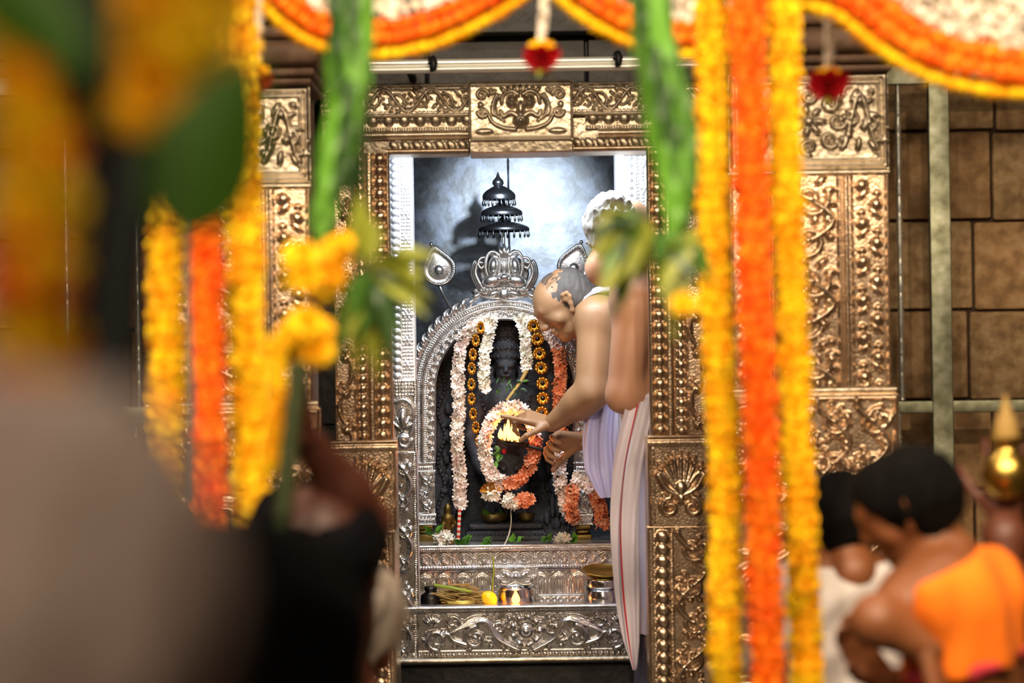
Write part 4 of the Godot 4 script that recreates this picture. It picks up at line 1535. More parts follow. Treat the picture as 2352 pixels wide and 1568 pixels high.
		for i in 22:
			var a := TAU * i / 22
			b = MB.new()
			var q := P(s[0], s[1], dd) + Vector3(cos(a) * rr * 0.97, -hh * 0.6, sin(a) * rr * 0.97)
			b.lathe([Vector2(0.0004, -0.022), Vector2(0.0042, -0.015), Vector2(0.0030, -0.007), Vector2(0.0012, 0.0)], 6, Transform3D(Basis(), q))
			part("drop", b.done(), M.dark_silver, tier)
	b = MB.new()
	b.lathe([Vector2(0.006, -0.02), Vector2(0.010, -0.012), Vector2(0.020, 0.004), Vector2(0.018, 0.014), Vector2(0.007, 0.026), Vector2(0.004, 0.036), Vector2(0.0005, 0.045)], 16, Transform3D(Basis(), P(1144, 424, dd)))
	part("finial", b.done(), M.dark_silver, o)

# ---------------------------------------------------------------- black stone idol
func make_idol() -> void:
	var d := 9.12
	var foot := row_of(altar_top, 1160, 9.12) - 0.5
	var o := thing("stone_idol", "black stone idol with a tall crown, before a carved black slab inside the silver arch", "idol", Vector3(P(1160, 1250, d).x, altar_top, -d))
	var k := d / F
	var cx := 1162.0
	# the slab behind with its lobed outline
	var out := []
	for q in [[0, foot], [165, foot], [168, 1180], [166, 1100], [160, 1060], [168, 1010], [172, 960], [180, 920], [172, 880], [162, 850], [150, 815], [120, 775], [80, 748], [40, 730], [0, 724]]:
		out.append(Vector2(q[0], q[1]))
	var ring := []
	for q in curve(out, 80): ring.append(Vector2(cx + q.x, q.y))
	var rr := ring.duplicate()
	rr.reverse()
	for q in rr: ring.append(Vector2(2 * cx - q.x, q.y))
	var b := MB.new()
	var rows := PackedVector3Array()
	for lv in [[1.0, 0.10], [1.0, 0.03], [0.985, 0.02], [0.9, 0.03], [0.5, 0.035], [0.02, 0.035]]:
		for q in ring: rows.append(P(cx + (q.x - cx) * lv[0], 1000 + (q.y - 1000) * lv[0], d + lv[1]))
	b.grid(rows, 6, ring.size(), true, false)
	part("back_slab", b.done(), M.idol_stone, o)
	# carved figures and beading on the slab
	b = MB.new()
	var rng := RandomNumberGenerator.new()
	rng.seed = 40
	for s in [-1.0, 1.0]:
		for i in 46:
			var y := 790.0 + i * 9.4
			b.ball(P(cx + s * (148.0 + 8.0 * sin(y * 0.055)), y, d + 0.018), Vector3(5, 5, 5) * k * rng.randf_range(0.8, 1.2), 7, 5)
		for i in 60:
			var y := rng.randf_range(930, 1200)
			var x := rng.randf_range(92, 142)
			b.ball(P(cx + s * x, y, d + 0.02), Vector3(rng.randf_range(5, 11), rng.randf_range(6, 16), 7) * k, 7, 5)
		# small attendant figures
		for q in [[118.0, 1000.0], [112.0, 1130.0]]:
			b.ball(P(cx + s * q[0], q[1] - 44, d + 0.004), Vector3(10, 12, 10) * k, 10, 8)
			b.ball(P(cx + s * q[0], q[1] - 62, d + 0.006), Vector3(8, 12, 8) * k, 10, 8)
			b.ball(P(cx + s * q[0], q[1] - 14, d + 0.004), Vector3(15, 24, 12) * k, 10, 8)
			b.ball(P(cx + s * (q[0] - 5), q[1] + 26, d + 0.004), Vector3(7, 32, 9) * k, 10, 8)
			b.ball(P(cx + s * (q[0] + 7), q[1] + 26, d + 0.004), Vector3(7, 32, 9) * k, 10, 8)
	part("slab_carving", b.done(), M.idol_stone, o).set_meta("kind", "stuff")
	# the figure itself
	var J := func(x: float, y: float, z := 0.0) -> Vector3: return P(cx + x, y, d - z)
	var s := SDF.new(0.0055)
	s.bone(J.call(0, 838, 0.03), J.call(0, 856, 0.035), 0.040, 0.034, 0.015)   # face
	s.bone(J.call(0, 880, 0.02), J.call(0, 900, 0.02), 0.026, 0.03, 0.02)       # neck
	s.bone(J.call(-46, 912, 0.015), J.call(46, 912, 0.015), 0.040, 0.040, 0.02) # shoulders
	s.bone(J.call(0, 925, 0.015), J.call(0, 985, 0.02), 0.075, 0.055, 0.03)
	s.bone(J.call(0, 1000, 0.015), J.call(0, 1040, 0.015), 0.062, 0.075, 0.03)
	for t in [-1.0, 1.0]:
		s.bone(J.call(t * 26, 1050, 0.015), J.call(t * 27, 1130, 0.02), 0.052, 0.040, 0.02)
		s.bone(J.call(t * 27, 1130, 0.02), J.call(t * 28, 1205, 0.015), 0.040, 0.030, 0.02)
		s.bone(J.call(t * 28, 1212, 0.02), J.call(t * 32, 1214, 0.09), 0.024, 0.018, 0.015)
		# lower arms forward, raised upper arms
		s.bone(J.call(t * 58, 918, 0.015), J.call(t * 84, 1000, 0.02), 0.034, 0.026, 0.02)
		s.bone(J.call(t * 84, 1000, 0.02), J.call(t * 62, 1060, 0.10), 0.026, 0.020, 0.02)
		s.bone(J.call(t * 62, 1060, 0.10), J.call(t * 56, 1078, 0.115), 0.024, 0.016, 0.012)
		s.bone(J.call(t * 60, 915, 0.005), J.call(t * 98, 950, 0.0), 0.032, 0.026, 0.02)
		s.bone(J.call(t * 98, 950, 0.0), J.call(t * 104, 880, 0.02), 0.026, 0.020, 0.02)
		s.bone(J.call(t * 104, 880, 0.02), J.call(t * 104, 855, 0.03), 0.022, 0.012, 0.012)
		s.bone(J.call(t * 34, 846, 0.02), J.call(t * 36, 872, 0.022), 0.010, 0.012, 0.01)  # ears with rings
		s.bone(J.call(t * 10, 838, 0.066), J.call(t * 14, 838, 0.064), 0.010, 0.010, 0.006) # eyes
		s.bone(J.call(t * 5, 829, 0.068), J.call(t * 21, 830, 0.058), 0.006, 0.005, 0.006)
	s.bone(J.call(0, 840, 0.072), J.call(0, 850, 0.080), 0.007, 0.010, 0.006)
	s.bone(J.call(-7, 862, 0.070), J.call(7, 862, 0.070), 0.0065, 0.0065, 0.005)
	part("figure", s.mesh(), M.idol_stone, o)
	# crown: a tall stepped tower
	b = MB.new()
	var base: Vector3 = J.call(1, 826, 0.02)
	var prof := []
	for q in [[30, 0], [36, 4], [36, 12], [31, 15], [34, 20], [34, 34], [30, 38], [33, 42], [33, 56], [29, 60], [32, 64], [31, 78], [30, 88], [26, 93], [0.3, 94]]:
		prof.append(Vector2(q[0] * k, q[1] * k))
	b.lathe(prof, 28, Transform3D(Basis(), base), 0.85)
	for lv in [8.0, 27.0, 49.0, 71.0]:
		for i in 20:
			var a := TAU * i / 20
			b.ball(base + Vector3(cos(a) * 34 * k, lv * k, sin(a) * 29 * k), Vector3(4, 5, 4) * k, 6, 5)
	part("crown", b.done(), M.idol_stone, o)
	# necklaces, belt and loin cloth folds
	b = MB.new()
	for q in [[30.0, 20.0, 900.0], [44.0, 38.0, 905.0], [56.0, 62.0, 908.0]]:
		for i in 19:
			var a := PI * i / 18.0
			b.ball(J.call(-cos(a) * q[0], q[2] + sin(a) * q[1], 0.088 - 0.03 * absf(cos(a))), Vector3(4.2, 4.2, 4.2) * k, 7, 5)
	for i in 25:
		var a := (i - 12) / 12.0
		for j in 2:
			b.ball(J.call(a * 52, 1012 + j * 13 + 10 * (1 - a * a), 0.088 - 0.05 * a * a), Vector3(4.4, 4.8, 4.4) * k, 7, 5)
	for i in 7:
		var pts := []
		for t in 9:
			var f := t / 8.0
			pts.append(J.call((i - 3) * (12.0 + 3 * f), 1030 + 165 * f, 0.075 - 0.012 * absf(i - 3)))
		b.tube(pts, 4.5 * k, 6)
	for t in [-1.0, 1.0]:
		for i in 4:
			b.ball(J.call(t * (66 + i * 4), 940 + i * 4.0, 0.04), Vector3(8, 4, 8) * k, 8, 6)
	part("carved_ornaments", b.done(), M.idol_stone, o)
	# pale tilak marks
	b = MB.new()
	var pts := []
	for i in 11:
		var a := PI * (i / 10.0)
		pts.append(J.call(-cos(a) * 24, 818 + sin(a) * 13 - 8, 0.058 - 0.012 * absf(cos(a))))
	b.tube(pts, [0.4 * k, 1.6 * k, 2.0 * k, 2.2 * k, 2.4 * k, 2.4 * k, 2.4 * k, 2.2 * k, 2.0 * k, 1.6 * k, 0.4 * k], 6)
	part("crescent_mark", b.done(), M.ash_mark, o)
	# stepped black pedestal
	for q in [[92.0, 1218.0, row_of(altar_top, 1160, 8.95) - 0.5, 0.17], [86.0, 1200.0, 1218.0, 0.15]]:
		block("pedestal_step", M.idol_stone, o, cx - q[0], q[1], cx + q[0], q[2], d - q[3], d + 0.02, 0.008)
	b = MB.new()
	for i in 30: b.ball(P(cx - 88 + i * 6.1, 1226, d - 0.172), Vector3(3, 4, 3) * k, 6, 5)
	part("pedestal_beading", b.done(), M.idol_stone, o)

# ---------------------------------------------------------------- people
var wave := FastNoiseLite.new()

func head(h: SDF, c: Vector3, f: Vector3, u: Vector3, s := 1.0) -> void:
	var r := f.cross(u)
	var at := func(a: float, b: float, q: float) -> Vector3: return c + (f * a + u * b + r * q) * s
	h.bone(at.call(-0.022, 0.030, 0), at.call(0.022, 0.036, 0), 0.078 * s, 0.070 * s, 0.02)
	h.bone(at.call(0.040, 0.010, 0), at.call(0.044, -0.055, 0), 0.060 * s, 0.044 * s, 0.03)
	h.bone(at.call(0.060, -0.082, 0), at.call(0.066, -0.088, 0), 0.024 * s, 0.020 * s, 0.03)
	h.bone(at.call(-0.005, -0.045, 0), at.call(-0.03, -0.12, 0), 0.056 * s, 0.058 * s, 0.03)
	h.bone(at.call(0.096, 0.016, 0), at.call(0.112, -0.022, 0), 0.009 * s, 0.012 * s, 0.012)
	h.bone(at.call(0.102, -0.028, -0.010), at.call(0.102, -0.028, 0.010), 0.009 * s, 0.009 * s, 0.008)
	h.bone(at.call(0.082, 0.026, -0.034), at.call(0.092, 0.026, 0.0), 0.012 * s, 0.012 * s, 0.014)
	h.bone(at.call(0.082, 0.026, 0.034), at.call(0.092, 0.026, 0.0), 0.012 * s, 0.012 * s, 0.014)
	h.bone(at.call(0.092, -0.050, -0.018), at.call(0.092, -0.050, 0.018), 0.008 * s, 0.008 * s, 0.006)
	h.bone(at.call(0.089, -0.063, -0.015), at.call(0.089, -0.063, 0.015), 0.009 * s, 0.009 * s, 0.006)
	for q in [-1.0, 1.0]:
		h.bone(at.call(0.078, 0.004, q * 0.031), at.call(0.080, 0.002, q * 0.031), 0.012 * s, 0.012 * s, 0.008)
		h.bone(at.call(0.062, -0.020, q * 0.042), at.call(0.056, -0.028, q * 0.046), 0.020 * s, 0.020 * s, 0.02)
		h.chain([at.call(0.006, -0.034, q * 0.072), at.call(-0.004, -0.014, q * 0.080), at.call(-0.016, 0.008, q * 0.086), at.call(-0.014, 0.024, q * 0.086), at.call(0.0, 0.026, q * 0.080), at.call(0.006, 0.008, q * 0.074)], [0.009 * s, 0.006 * s, 0.006 * s, 0.006 * s, 0.006 * s, 0.006 * s], 0.006)
		h.bone(at.call(-0.004, 0.008, q * 0.076), at.call(-0.004, -0.008, q * 0.076), 0.008 * s, 0.008 * s, 0.008)

func hand(h: SDF, w: Vector3, d: Vector3, n: Vector3, thumb: float, curl: Array, s := 1.0) -> void:
	d = d.normalized()
	n = (n - d * n.dot(d)).normalized()
	var l := d.cross(n) * thumb
	for i in 4:
		var q := (0.030 - 0.020 * i) * s
		h.bone(w + l * q * 0.55, w + d * 0.085 * s + l * q, 0.0165 * s, 0.0125 * s, 0.010)
	var len := [0.040, 0.045, 0.041, 0.032]
	for i in 4:
		var p := w + d * 0.088 * s + l * (0.031 - 0.0205 * i) * s
		var a := 0.0
		var r := 0.0095 * s
		for g in 3:
			a += curl[i] * [0.75, 1.1, 0.8][g]
			var dir := d * cos(a) + n * sin(a) + l * (0.06 - 0.05 * i)
			var q: Vector3 = p + dir * len[i] * [1.0, 0.66, 0.52][g] * s
			h.bone(p, q, r, r * 0.92, 0.004)
			r *= 0.92
			p = q
	var t := w + d * 0.022 * s + l * 0.026 * s
	var dir := d * 0.62 + l * 0.72 + n * 0.3
	var t2 := t + dir.normalized() * 0.045 * s
	h.bone(t, t2, 0.016 * s, 0.011 * s, 0.010)
	dir = dir.lerp(d * 0.7 + n * 0.7, curl[4])
	var t3 := t2 + dir.normalized() * 0.034 * s
	h.bone(t2, t3, 0.0105 * s, 0.010 * s, 0.004)
	dir = dir.lerp(d * 0.4 + n * 0.9, curl[4])
	h.bone(t3, t3 + dir.normalized() * 0.026 * s, 0.010 * s, 0.0085 * s, 0.004)

# shoulders, chest, belly and hips from the base of the neck to the pelvis; side points to one shoulder
func torso(h: SDF, neck: Vector3, chest: Vector3, pelvis: Vector3, side: Vector3, s := 1.0) -> void:
	h.bone(neck + (neck - chest) * 0.3, chest.lerp(neck, 0.6), 0.056 * s, 0.075 * s, 0.04)
	for q in [-1.0, 1.0]:
		var e: Vector3 = side * q
		h.bone(neck.lerp(chest, 0.35), neck.lerp(chest, 0.5) + e * 0.150 * s, 0.058 * s, 0.058 * s, 0.05)
		h.bone(chest + e * 0.070 * s, chest.lerp(pelvis, 0.55) + e * 0.052 * s, 0.100 * s, 0.094 * s, 0.05)
		h.bone(chest.lerp(pelvis, 0.55) + e * 0.052 * s, pelvis + e * 0.066 * s, 0.094 * s, 0.102 * s, 0.05)

func limb(h: SDF, p: Array, kind: String, s := 1.0) -> void:
	var r: Array = {"arm": [0.058, 0.044, 0.027], "leg": [0.088, 0.058, 0.038]}[kind]
	h.bone(p[0], p[1], r[0] * s, r[1] * s, 0.03)
	h.bone(p[1], p[1].lerp(p[2], 0.3), r[1] * s, r[1] * 1.02 * s, 0.03)
	h.bone(p[1].lerp(p[2], 0.3), p[2], r[1] * 1.02 * s, r[2] * s, 0.03)

func foot(h: SDF, ankle: Vector3, f: Vector3, s := 1.0) -> void:
	var g := Vector3(ankle.x, ankle.y - 0.055 * s, ankle.z)
	h.bone(g - f * 0.03 * s, g + f * 0.10 * s, 0.032 * s, 0.026 * s, 0.02)
	for i in 5:
		var l := f.cross(Vector3.UP) * (i - 2) * 0.017 * s
		h.bone(g + f * 0.10 * s + l * 0.8, g + f * (0.15 - 0.006 * absf(i - 1.5)) * s + l + Vector3(0, -0.012, 0) * s, 0.016 * s, 0.010 * s, 0.008)

func hair_cap(c: Vector3, f: Vector3, u: Vector3, s: float, thick: float, cut_at: Vector3, cut_n: Vector3, cell: float, rough: float, freq := 60.0) -> SDF:
	var h := SDF.new(cell)
	h.bone(c + (f * -0.024 + u * 0.032) * s, c + (f * 0.022 + u * 0.040) * s, (0.078 + thick) * s, (0.070 + thick) * s, 0.02)
	h.bone(c + (f * -0.035 + u * -0.01) * s, c + (f * -0.036 + u * -0.050) * s, (0.066 + thick) * s, (0.050 + thick * 0.6) * s, 0.03)
	h.cut(c + (f * cut_at.x + u * cut_at.y) * s, f * cut_n.x + u * cut_n.y)
	h.cut(c + (u * -0.085) * s, -u - f * 0.3)
	h.bump = func(p: Vector3) -> float: return wave.get_noise_3d(p.x * freq * 6, p.y * freq * 2, p.z * freq * 6) * rough
	h.jag = func(p: Vector3) -> float: return wave.get_noise_3d(p.x * 500, p.y * 300, p.z * 500) * 0.008
	return h

# a wrapped cloth between two heights with hanging folds
func drape(b: MB, ring: Callable, rows: int, cols: int, wrap: bool, thick := 0.004) -> void:
	var p := PackedVector3Array()
	for j in rows:
		for i in cols:
			p.append(ring.call(float(i) / (cols if wrap else cols - 1), float(j) / (rows - 1)))
	b.grid(p, rows, cols, wrap)
	# the inner side, so that the cloth has a thickness
	var q := PackedVector3Array()
	var c := Vector3.ZERO
	for v in p: c += v
	c /= p.size()
	for v in p: q.append(v + Vector3(c.x - v.x, 0, c.z - v.z).normalized() * thick)
	b.grid(q, rows, cols, wrap, true)

# a hanging strip of cloth: a centre line, half widths and folds, facing "n"
func strip(line: Array, half: Array, side: Vector3, n: Vector3, folds: float, amp: float, rows: int, cols: int, thick := 0.004, ph := 0.0, u0 := -1.0, u1 := 1.0, lift := 0.0) -> MB:
	var b := MB.new()
	var pts := curve(line, rows - 1)
	for face in 2:
		var p := PackedVector3Array()
		for j in rows:
			var t := float(j) / (rows - 1) * (half.size() - 1)
			var a := mini(int(t), half.size() - 2)
			var w := lerpf(half[a], half[a + 1], t - a)
			for i in cols:
				var u := lerpf(u0, u1, float(i) / (cols - 1))
				var z := sin(u * folds + ph + j * 0.05) * amp + sin(u * folds * 2.3 + j * 0.13 + ph) * amp * 0.35
				p.append(pts[j] + side * u * w + n * (z + lift - thick * face))
		b.grid(p, rows, cols, false, face == 0)
	return b

func make_priests() -> void:
	wave.seed = 4
	wave.frequency = 0.12
	wave.fractal_octaves = 2
	bending_priest()
	standing_priest()

func bending_priest() -> void:
	var d := 8.75
	var o := thing("person", "bare-shouldered balding priest bending over the flaming lamp, with a lavender-white cloth round the waist", "person", Vector3(P(1470, 1000, d).x, 0.40, -d))
	var f := Vector3(-0.80, -0.60, 0.06).normalized()
	var u := Vector3(-0.60, 0.80, 0.0).normalized()
	u = (u - f * u.dot(f)).normalized()
	var hc := P(1300, 694, d)
	var b := MB.new()
	var s := SDF.new(0.009)
	var neck := P(1356, 724, d)
	var chest := P(1400, 764, d + 0.02)
	var pelvis := P(1478, 905, d + 0.02)
	var side := Vector3(0.1, 0.06, 1.0).normalized()
	torso(s, neck, chest, pelvis, side, 1.0)
	s.bone(hc + f * -0.02 + u * -0.06, neck, 0.056, 0.064, 0.03)
	var sh := P(1370, 728, d - 0.15)
	var el := P(1358, 905, d - 0.20)
	var wr := P(1268, 972, d - 0.10)
	s.bone(neck.lerp(chest, 0.3) + side * 0.10, sh, 0.062, 0.062, 0.04)
	s.bone(sh, el, 0.060, 0.050, 0.03)
	s.bone(el, el.lerp(wr, 0.3), 0.048, 0.048, 0.03)
	s.bone(el.lerp(wr, 0.3), wr, 0.048, 0.029, 0.03)
	var sh2 := P(1362, 752, d + 0.19)
	var el2 := P(1412, 960, d + 0.12)
	var wr2 := P(1338, 1014, d + 0.02)
	limb(s, [sh2, el2, wr2], "arm", 0.98)
	for q in [-1.0, 1.0]:
		var hip: Vector3 = pelvis + side * 0.085 * q + Vector3(0, -0.03, 0)
		var kn: Vector3 = P(1512, 1200, d) + side * 0.09 * q
		var an := Vector3(P(1532, 1200, d).x, 0.50, -d + 0.11 * q)
		limb(s, [hip, kn, an], "leg", 1.0)
		foot(s, an + Vector3(0, -0.012, 0), Vector3(-1, 0, 0))
	s.build(b)
	var hs := SDF.new(0.0042)
	head(hs, hc, f, u, 0.96)
	hs.build(b)
	hs = SDF.new(0.003)
	hand(hs, wr + (wr - el).normalized() * 0.004, Vector3(-0.95, 0.30, 0.06), Vector3(-0.2, -0.80, -0.45), 1.0, [0.04, 0.95, 1.1, 1.15, 0.6], 0.90)
	hand(hs, wr2, Vector3(-1.0, 0.06, 0.25), Vector3(-0.1, -0.62, 0.78), -1.0, [0.9, 0.95, 1.0, 1.0, 0.5], 1.0)
	hs.build(b)
	part("body", b.done(), M.skin_tan, o)
	# thin grey hair round a bald crown
	var hh := SDF.new(0.0034)
	hh.bone(hc + (f * -0.024 + u * 0.028) * 0.96, hc + (f * 0.020 + u * 0.034) * 0.96, 0.0775, 0.0695, 0.02)
	hh.bone(hc + f * -0.033 + u * -0.02, hc + f * -0.034 + u * -0.05, 0.064, 0.052, 0.03)
	hh.cut(hc + f * 0.044 + u * 0.03, f - u * 0.15)
	hh.cut(hc + u * 0.078 + f * -0.02, u * 1.0 + f * 0.45)
	hh.cut(hc + u * -0.078, -u - f * 0.45)
	hh.bump = func(p: Vector3) -> float: return wave.get_noise_3d(p.x * 420, p.y * 150, p.z * 420) * 0.003 + wave.get_noise_3d(p.x * 60, p.y * 60, p.z * 60) * 0.001
	hh.jag = func(p: Vector3) -> float: return wave.get_noise_3d(p.x * 420, p.y * 420, p.z * 420) * 0.020 + wave.get_noise_3d(p.x * 130, p.y * 130, p.z * 130) * 0.016
	part("hair", hh.mesh(), M.hair_grey, o)
	# thin single hairs over the bald crown
	var rng := RandomNumberGenerator.new()
	rng.seed = 6
	b = MB.new()
	var rt := f.cross(u)
	for i in 260:
		var a := rng.randf_range(0.15, 2.6)
		var w0 := rng.randf_range(-0.9, 0.9)
		var pts := []
		for t in 5:
			var aa := a + t * 0.09
			var dir := (f * cos(aa) + u * sin(aa)) * cos(w0) + rt * sin(w0)
			pts.append(hc + u * 0.031 + dir * (0.0735 + 0.0008 * t - 0.006 * absf(cos(aa)) * 0.3))
		b.tube(pts, 0.0006, 4, false)
	part("thin_hair", b.done(), M.hair_grey, o).set_meta("kind", "stuff")
	for q in [-1.0, 1.0]:
		b = MB.new()
		b.tube([hc + (f * 0.094 + u * 0.030 + rt * q * 0.012) * 0.96, hc + (f * 0.092 + u * 0.036 + rt * q * 0.028) * 0.96, hc + (f * 0.080 + u * 0.032 + rt * q * 0.046) * 0.96], [0.003, 0.0042, 0.002], 7, true, 0.6)
		part("eyebrow", b.done(), M.hair_grey, o)
	var k := d / F
	var st := strip([P(1314, 716, d - 0.02), P(1326, 692, d - 0.05), P(1348, 672, d - 0.04), P(1388, 660, d - 0.02), P(1428, 668, d), P(1448, 740, d)], [10 * k, 13 * k, 14 * k, 15 * k, 20 * k, 24 * k], Vector3(0.3, -0.3, 0.9).normalized(), Vector3(-0.5, 0.85, 0), 3.0, 0.004, 30, 9)
	part("shoulder_cloth", st.done(), M.cotton_white, o)
	# the waist cloth: wound round the hips and thighs, with a free end falling in front
	var ctr := [pelvis + Vector3(-0.03, 0.075, 0.0), P(1474, 1000, d), P(1494, 1110, d), P(1522, 1230, d), P(1536, 1480, d)]
	var rx := [0.122, 0.140, 0.130, 0.125, 0.130]
	b = MB.new()
	drape(b, func(t: float, v: float) -> Vector3:
		var q := v * 4.0
		var i := mini(int(q), 3)
		var c: Vector3 = ctr[i].lerp(ctr[i + 1], q - i)
		var r: float = lerpf(rx[i], rx[i + 1], q - i)
		var a := TAU * t
		var w := 1.0 + (0.03 + 0.05 * v) * sin(a * 9.0 + sin(a * 2.0) * 1.6 + v * 1.5) + 0.02 * sin(a * 17.0 + v * 4.0)
		return c + Vector3(cos(a) * r * w * 0.95, 0.03 * sin(a * 5.0) * v, sin(a) * r * w * 1.5), 46, 110, true)
	part("waist_cloth", b.done(), M.cotton_lavender, o)
	var w := strip([P(1394, 858, d - 0.12), P(1388, 930, d - 0.15), P(1384, 1010, d - 0.16), P(1392, 1080, d - 0.15), P(1402, 1142, d - 0.13)], [16 * k, 42 * k, 46 * k, 48 * k, 22 * k], Vector3(0.98, 0.05, 0.15).normalized(), Vector3(-0.1, 0, 1), 8.5, 0.011, 50, 60, 0.004, 0.6)
	part("hanging_end", w.done(), M.cotton_lavender, o)
	b = MB.new()
	for q in [[1270.0, 1047.0]]:
		var c := P(q[0], q[1], d - 0.035)
		var pts := []
		for i in 13: pts.append(c + Vector3(cos(TAU * i / 12) * 0.004, sin(TAU * i / 12) * 0.011, cos(TAU * i / 12) * 0.010))
		b.tube(pts, 0.0022, 7, false)
	part("finger_ring", b.done(), M.gold, o)

func standing_priest() -> void:
	var d := 8.26
	var k := d / F
	var o := thing("person", "grey-haired bare-backed priest standing upright in a white red-edged dhoti beside the brass door jamb", "person", Vector3(P(1500, 1000, d).x, 0.38, -d))
	var f := Vector3(0.93, -0.2, -0.30).normalized()
	var u := (Vector3(0.12, 1.0, 0.0) - f * Vector3(0.12, 1.0, 0.0).dot(f)).normalized()
	var hc := P(1424, 532, d)
	var side := Vector3(-0.30, 0.0, 1.0).normalized()
	var neck := P(1462, 652, d)
	var chest := P(1486, 716, d + 0.01)
	var pelvis := P(1512, 948, d)
	var b := MB.new()
	var s := SDF.new(0.0095)
	torso(s, neck, chest, pelvis, side, 0.92)
	s.bone(hc + f * -0.02 + u * -0.06, neck, 0.056, 0.066, 0.03)
	var sh := P(1458, 706, d - 0.13)
	var el := P(1432, 908, d - 0.155)
	var wr := P(1500, 900, d - 0.06) + Vector3(0.14, 0.03, 0)
	s.bone(neck.lerp(chest, 0.3) + side * 0.09, sh, 0.060, 0.062, 0.04)
	s.bone(sh, el, 0.064, 0.050, 0.03)
	s.bone(el, wr, 0.046, 0.028, 0.03)
	var sh2 := P(1500, 706, d + 0.16)
	limb(s, [sh2, P(1490, 900, d + 0.19), wr + Vector3(0.02, 0.02, -0.10)], "arm", 0.95)
	for q in [-1.0, 1.0]:
		var hip: Vector3 = pelvis + side * 0.08 * q
		var an: Vector3 = Vector3(P(1524, 1200, d).x, 0.46, -d) + side * 0.09 * q
		limb(s, [hip, hip.lerp(an, 0.5) + f * 0.015, an], "leg", 0.95)
		foot(s, an + Vector3(0, -0.006, 0), Vector3(0.95, 0, -0.3))
	s.build(b)
	var hs := SDF.new(0.005)
	head(hs, hc, f, u, 0.98)
	hs.build(b)
	hs = SDF.new(0.0035)
	hand(hs, wr, Vector3(0.8, 0.5, -0.3), Vector3(0.2, 0.3, -0.9), -1.0, [0.5, 0.5, 0.5, 0.5, 0.4], 0.95)
	hand(hs, wr + Vector3(0.02, 0.02, -0.10), Vector3(0.8, 0.5, 0.3), Vector3(0.2, 0.3, 0.9), 1.0, [0.5, 0.5, 0.5, 0.5, 0.4], 0.95)
	hs.build(b)
	part("body", b.done(), M.skin_fair, o)
	var hh := hair_cap(hc, f, u, 0.98, 0.012, Vector3(0.02, 0.05, 0), Vector3(0.9, 0.55, 0), 0.0042, 0.011)
	part("hair", hh.mesh(), M.hair_white, o)
	# dhoti to the shins
	var top := pelvis + Vector3(0, 0.045, 0)
	var low := P(1530, 1452, d)
	b = MB.new()
	var ring := func(t: float, v: float) -> Vector3:
		var c: Vector3 = top.lerp(low, v)
		var a := TAU * t
		var r := lerpf(0.128, 0.124, minf(1.0, v * 3.0)) + 0.006 * sin(v * PI)
		var w := 1.0 + (0.015 + 0.06 * v) * sin(a * 7.0 + sin(a * 3.0) + v * 0.8) + 0.025 * v * sin(a * 15.0 + 1.0)
		return c + Vector3(cos(a) * r * w * 0.92, (0.012 * sin(a * 3.0)) * v, sin(a) * r * w * 1.5)
	drape(b, ring, 60, 120, true)
	part("dhoti", b.done(), M.cotton_white, o)
	b = MB.new()
	b.tube([top + Vector3(-0.13, 0, 0.02), top + Vector3(-0.10, 0.004, 0.13), top + Vector3(0.0, 0.006, 0.192), top + Vector3(0.09, 0.004, 0.14), top + Vector3(0.135, 0, 0.02)], 0.014, 8)
	part("waist_roll", b.done(), M.cotton_white, o)
	# the free end hanging at the left, its red border line
	var line := [P(1472, 922, d - 0.19), P(1444, 1060, d - 0.215), P(1434, 1200, d - 0.22), P(1440, 1360, d - 0.22), P(1450, 1470, d - 0.215), P(1458, 1538, d - 0.20)]
	var half := [30 * k, 33 * k, 33 * k, 29 * k, 20 * k, 4 * k]
	var e := Vector3(0.96, 0, 0.28)
	var n := Vector3(-0.28, 0, 0.96)
	var w2 := strip(line, half, e, n, 5.0, 0.009, 70, 40, 0.004, 0.3)
	part("hanging_end", w2.done(), M.cotton_white, o)
	w2 = strip(line, half, e, n, 5.0, 0.009, 70, 4, 0.001, 0.3, -0.30, -0.16, 0.0012)
	part("red_border", w2.done(), M.cotton_red, o)
	# dark cover round the shins below the hem
	b = MB.new()
	drape(b, func(t: float, v: float) -> Vector3:
		var c := low.lerp(Vector3(low.x, 0.46, low.z), v) + Vector3(0, 0.03 * (1.0 - v), 0)
		var a := TAU * t
		var r := 0.105 * (1.0 + 0.05 * sin(a * 8.0))
		return c + Vector3(cos(a) * r * 0.9, 0, sin(a) * r * 1.4), 12, 60, true)
	part("dark_shin_cover", b.done(), M.cotton_violet, o)

# ---------------------------------------------------------------- devotees in the hall, in front of the shrine
func make_devotees() -> void:
	boy_in_orange()
	boy_in_white()
	lamp_bearer()
	man_with_raised_arms()
	grey_man()
	near_heads()

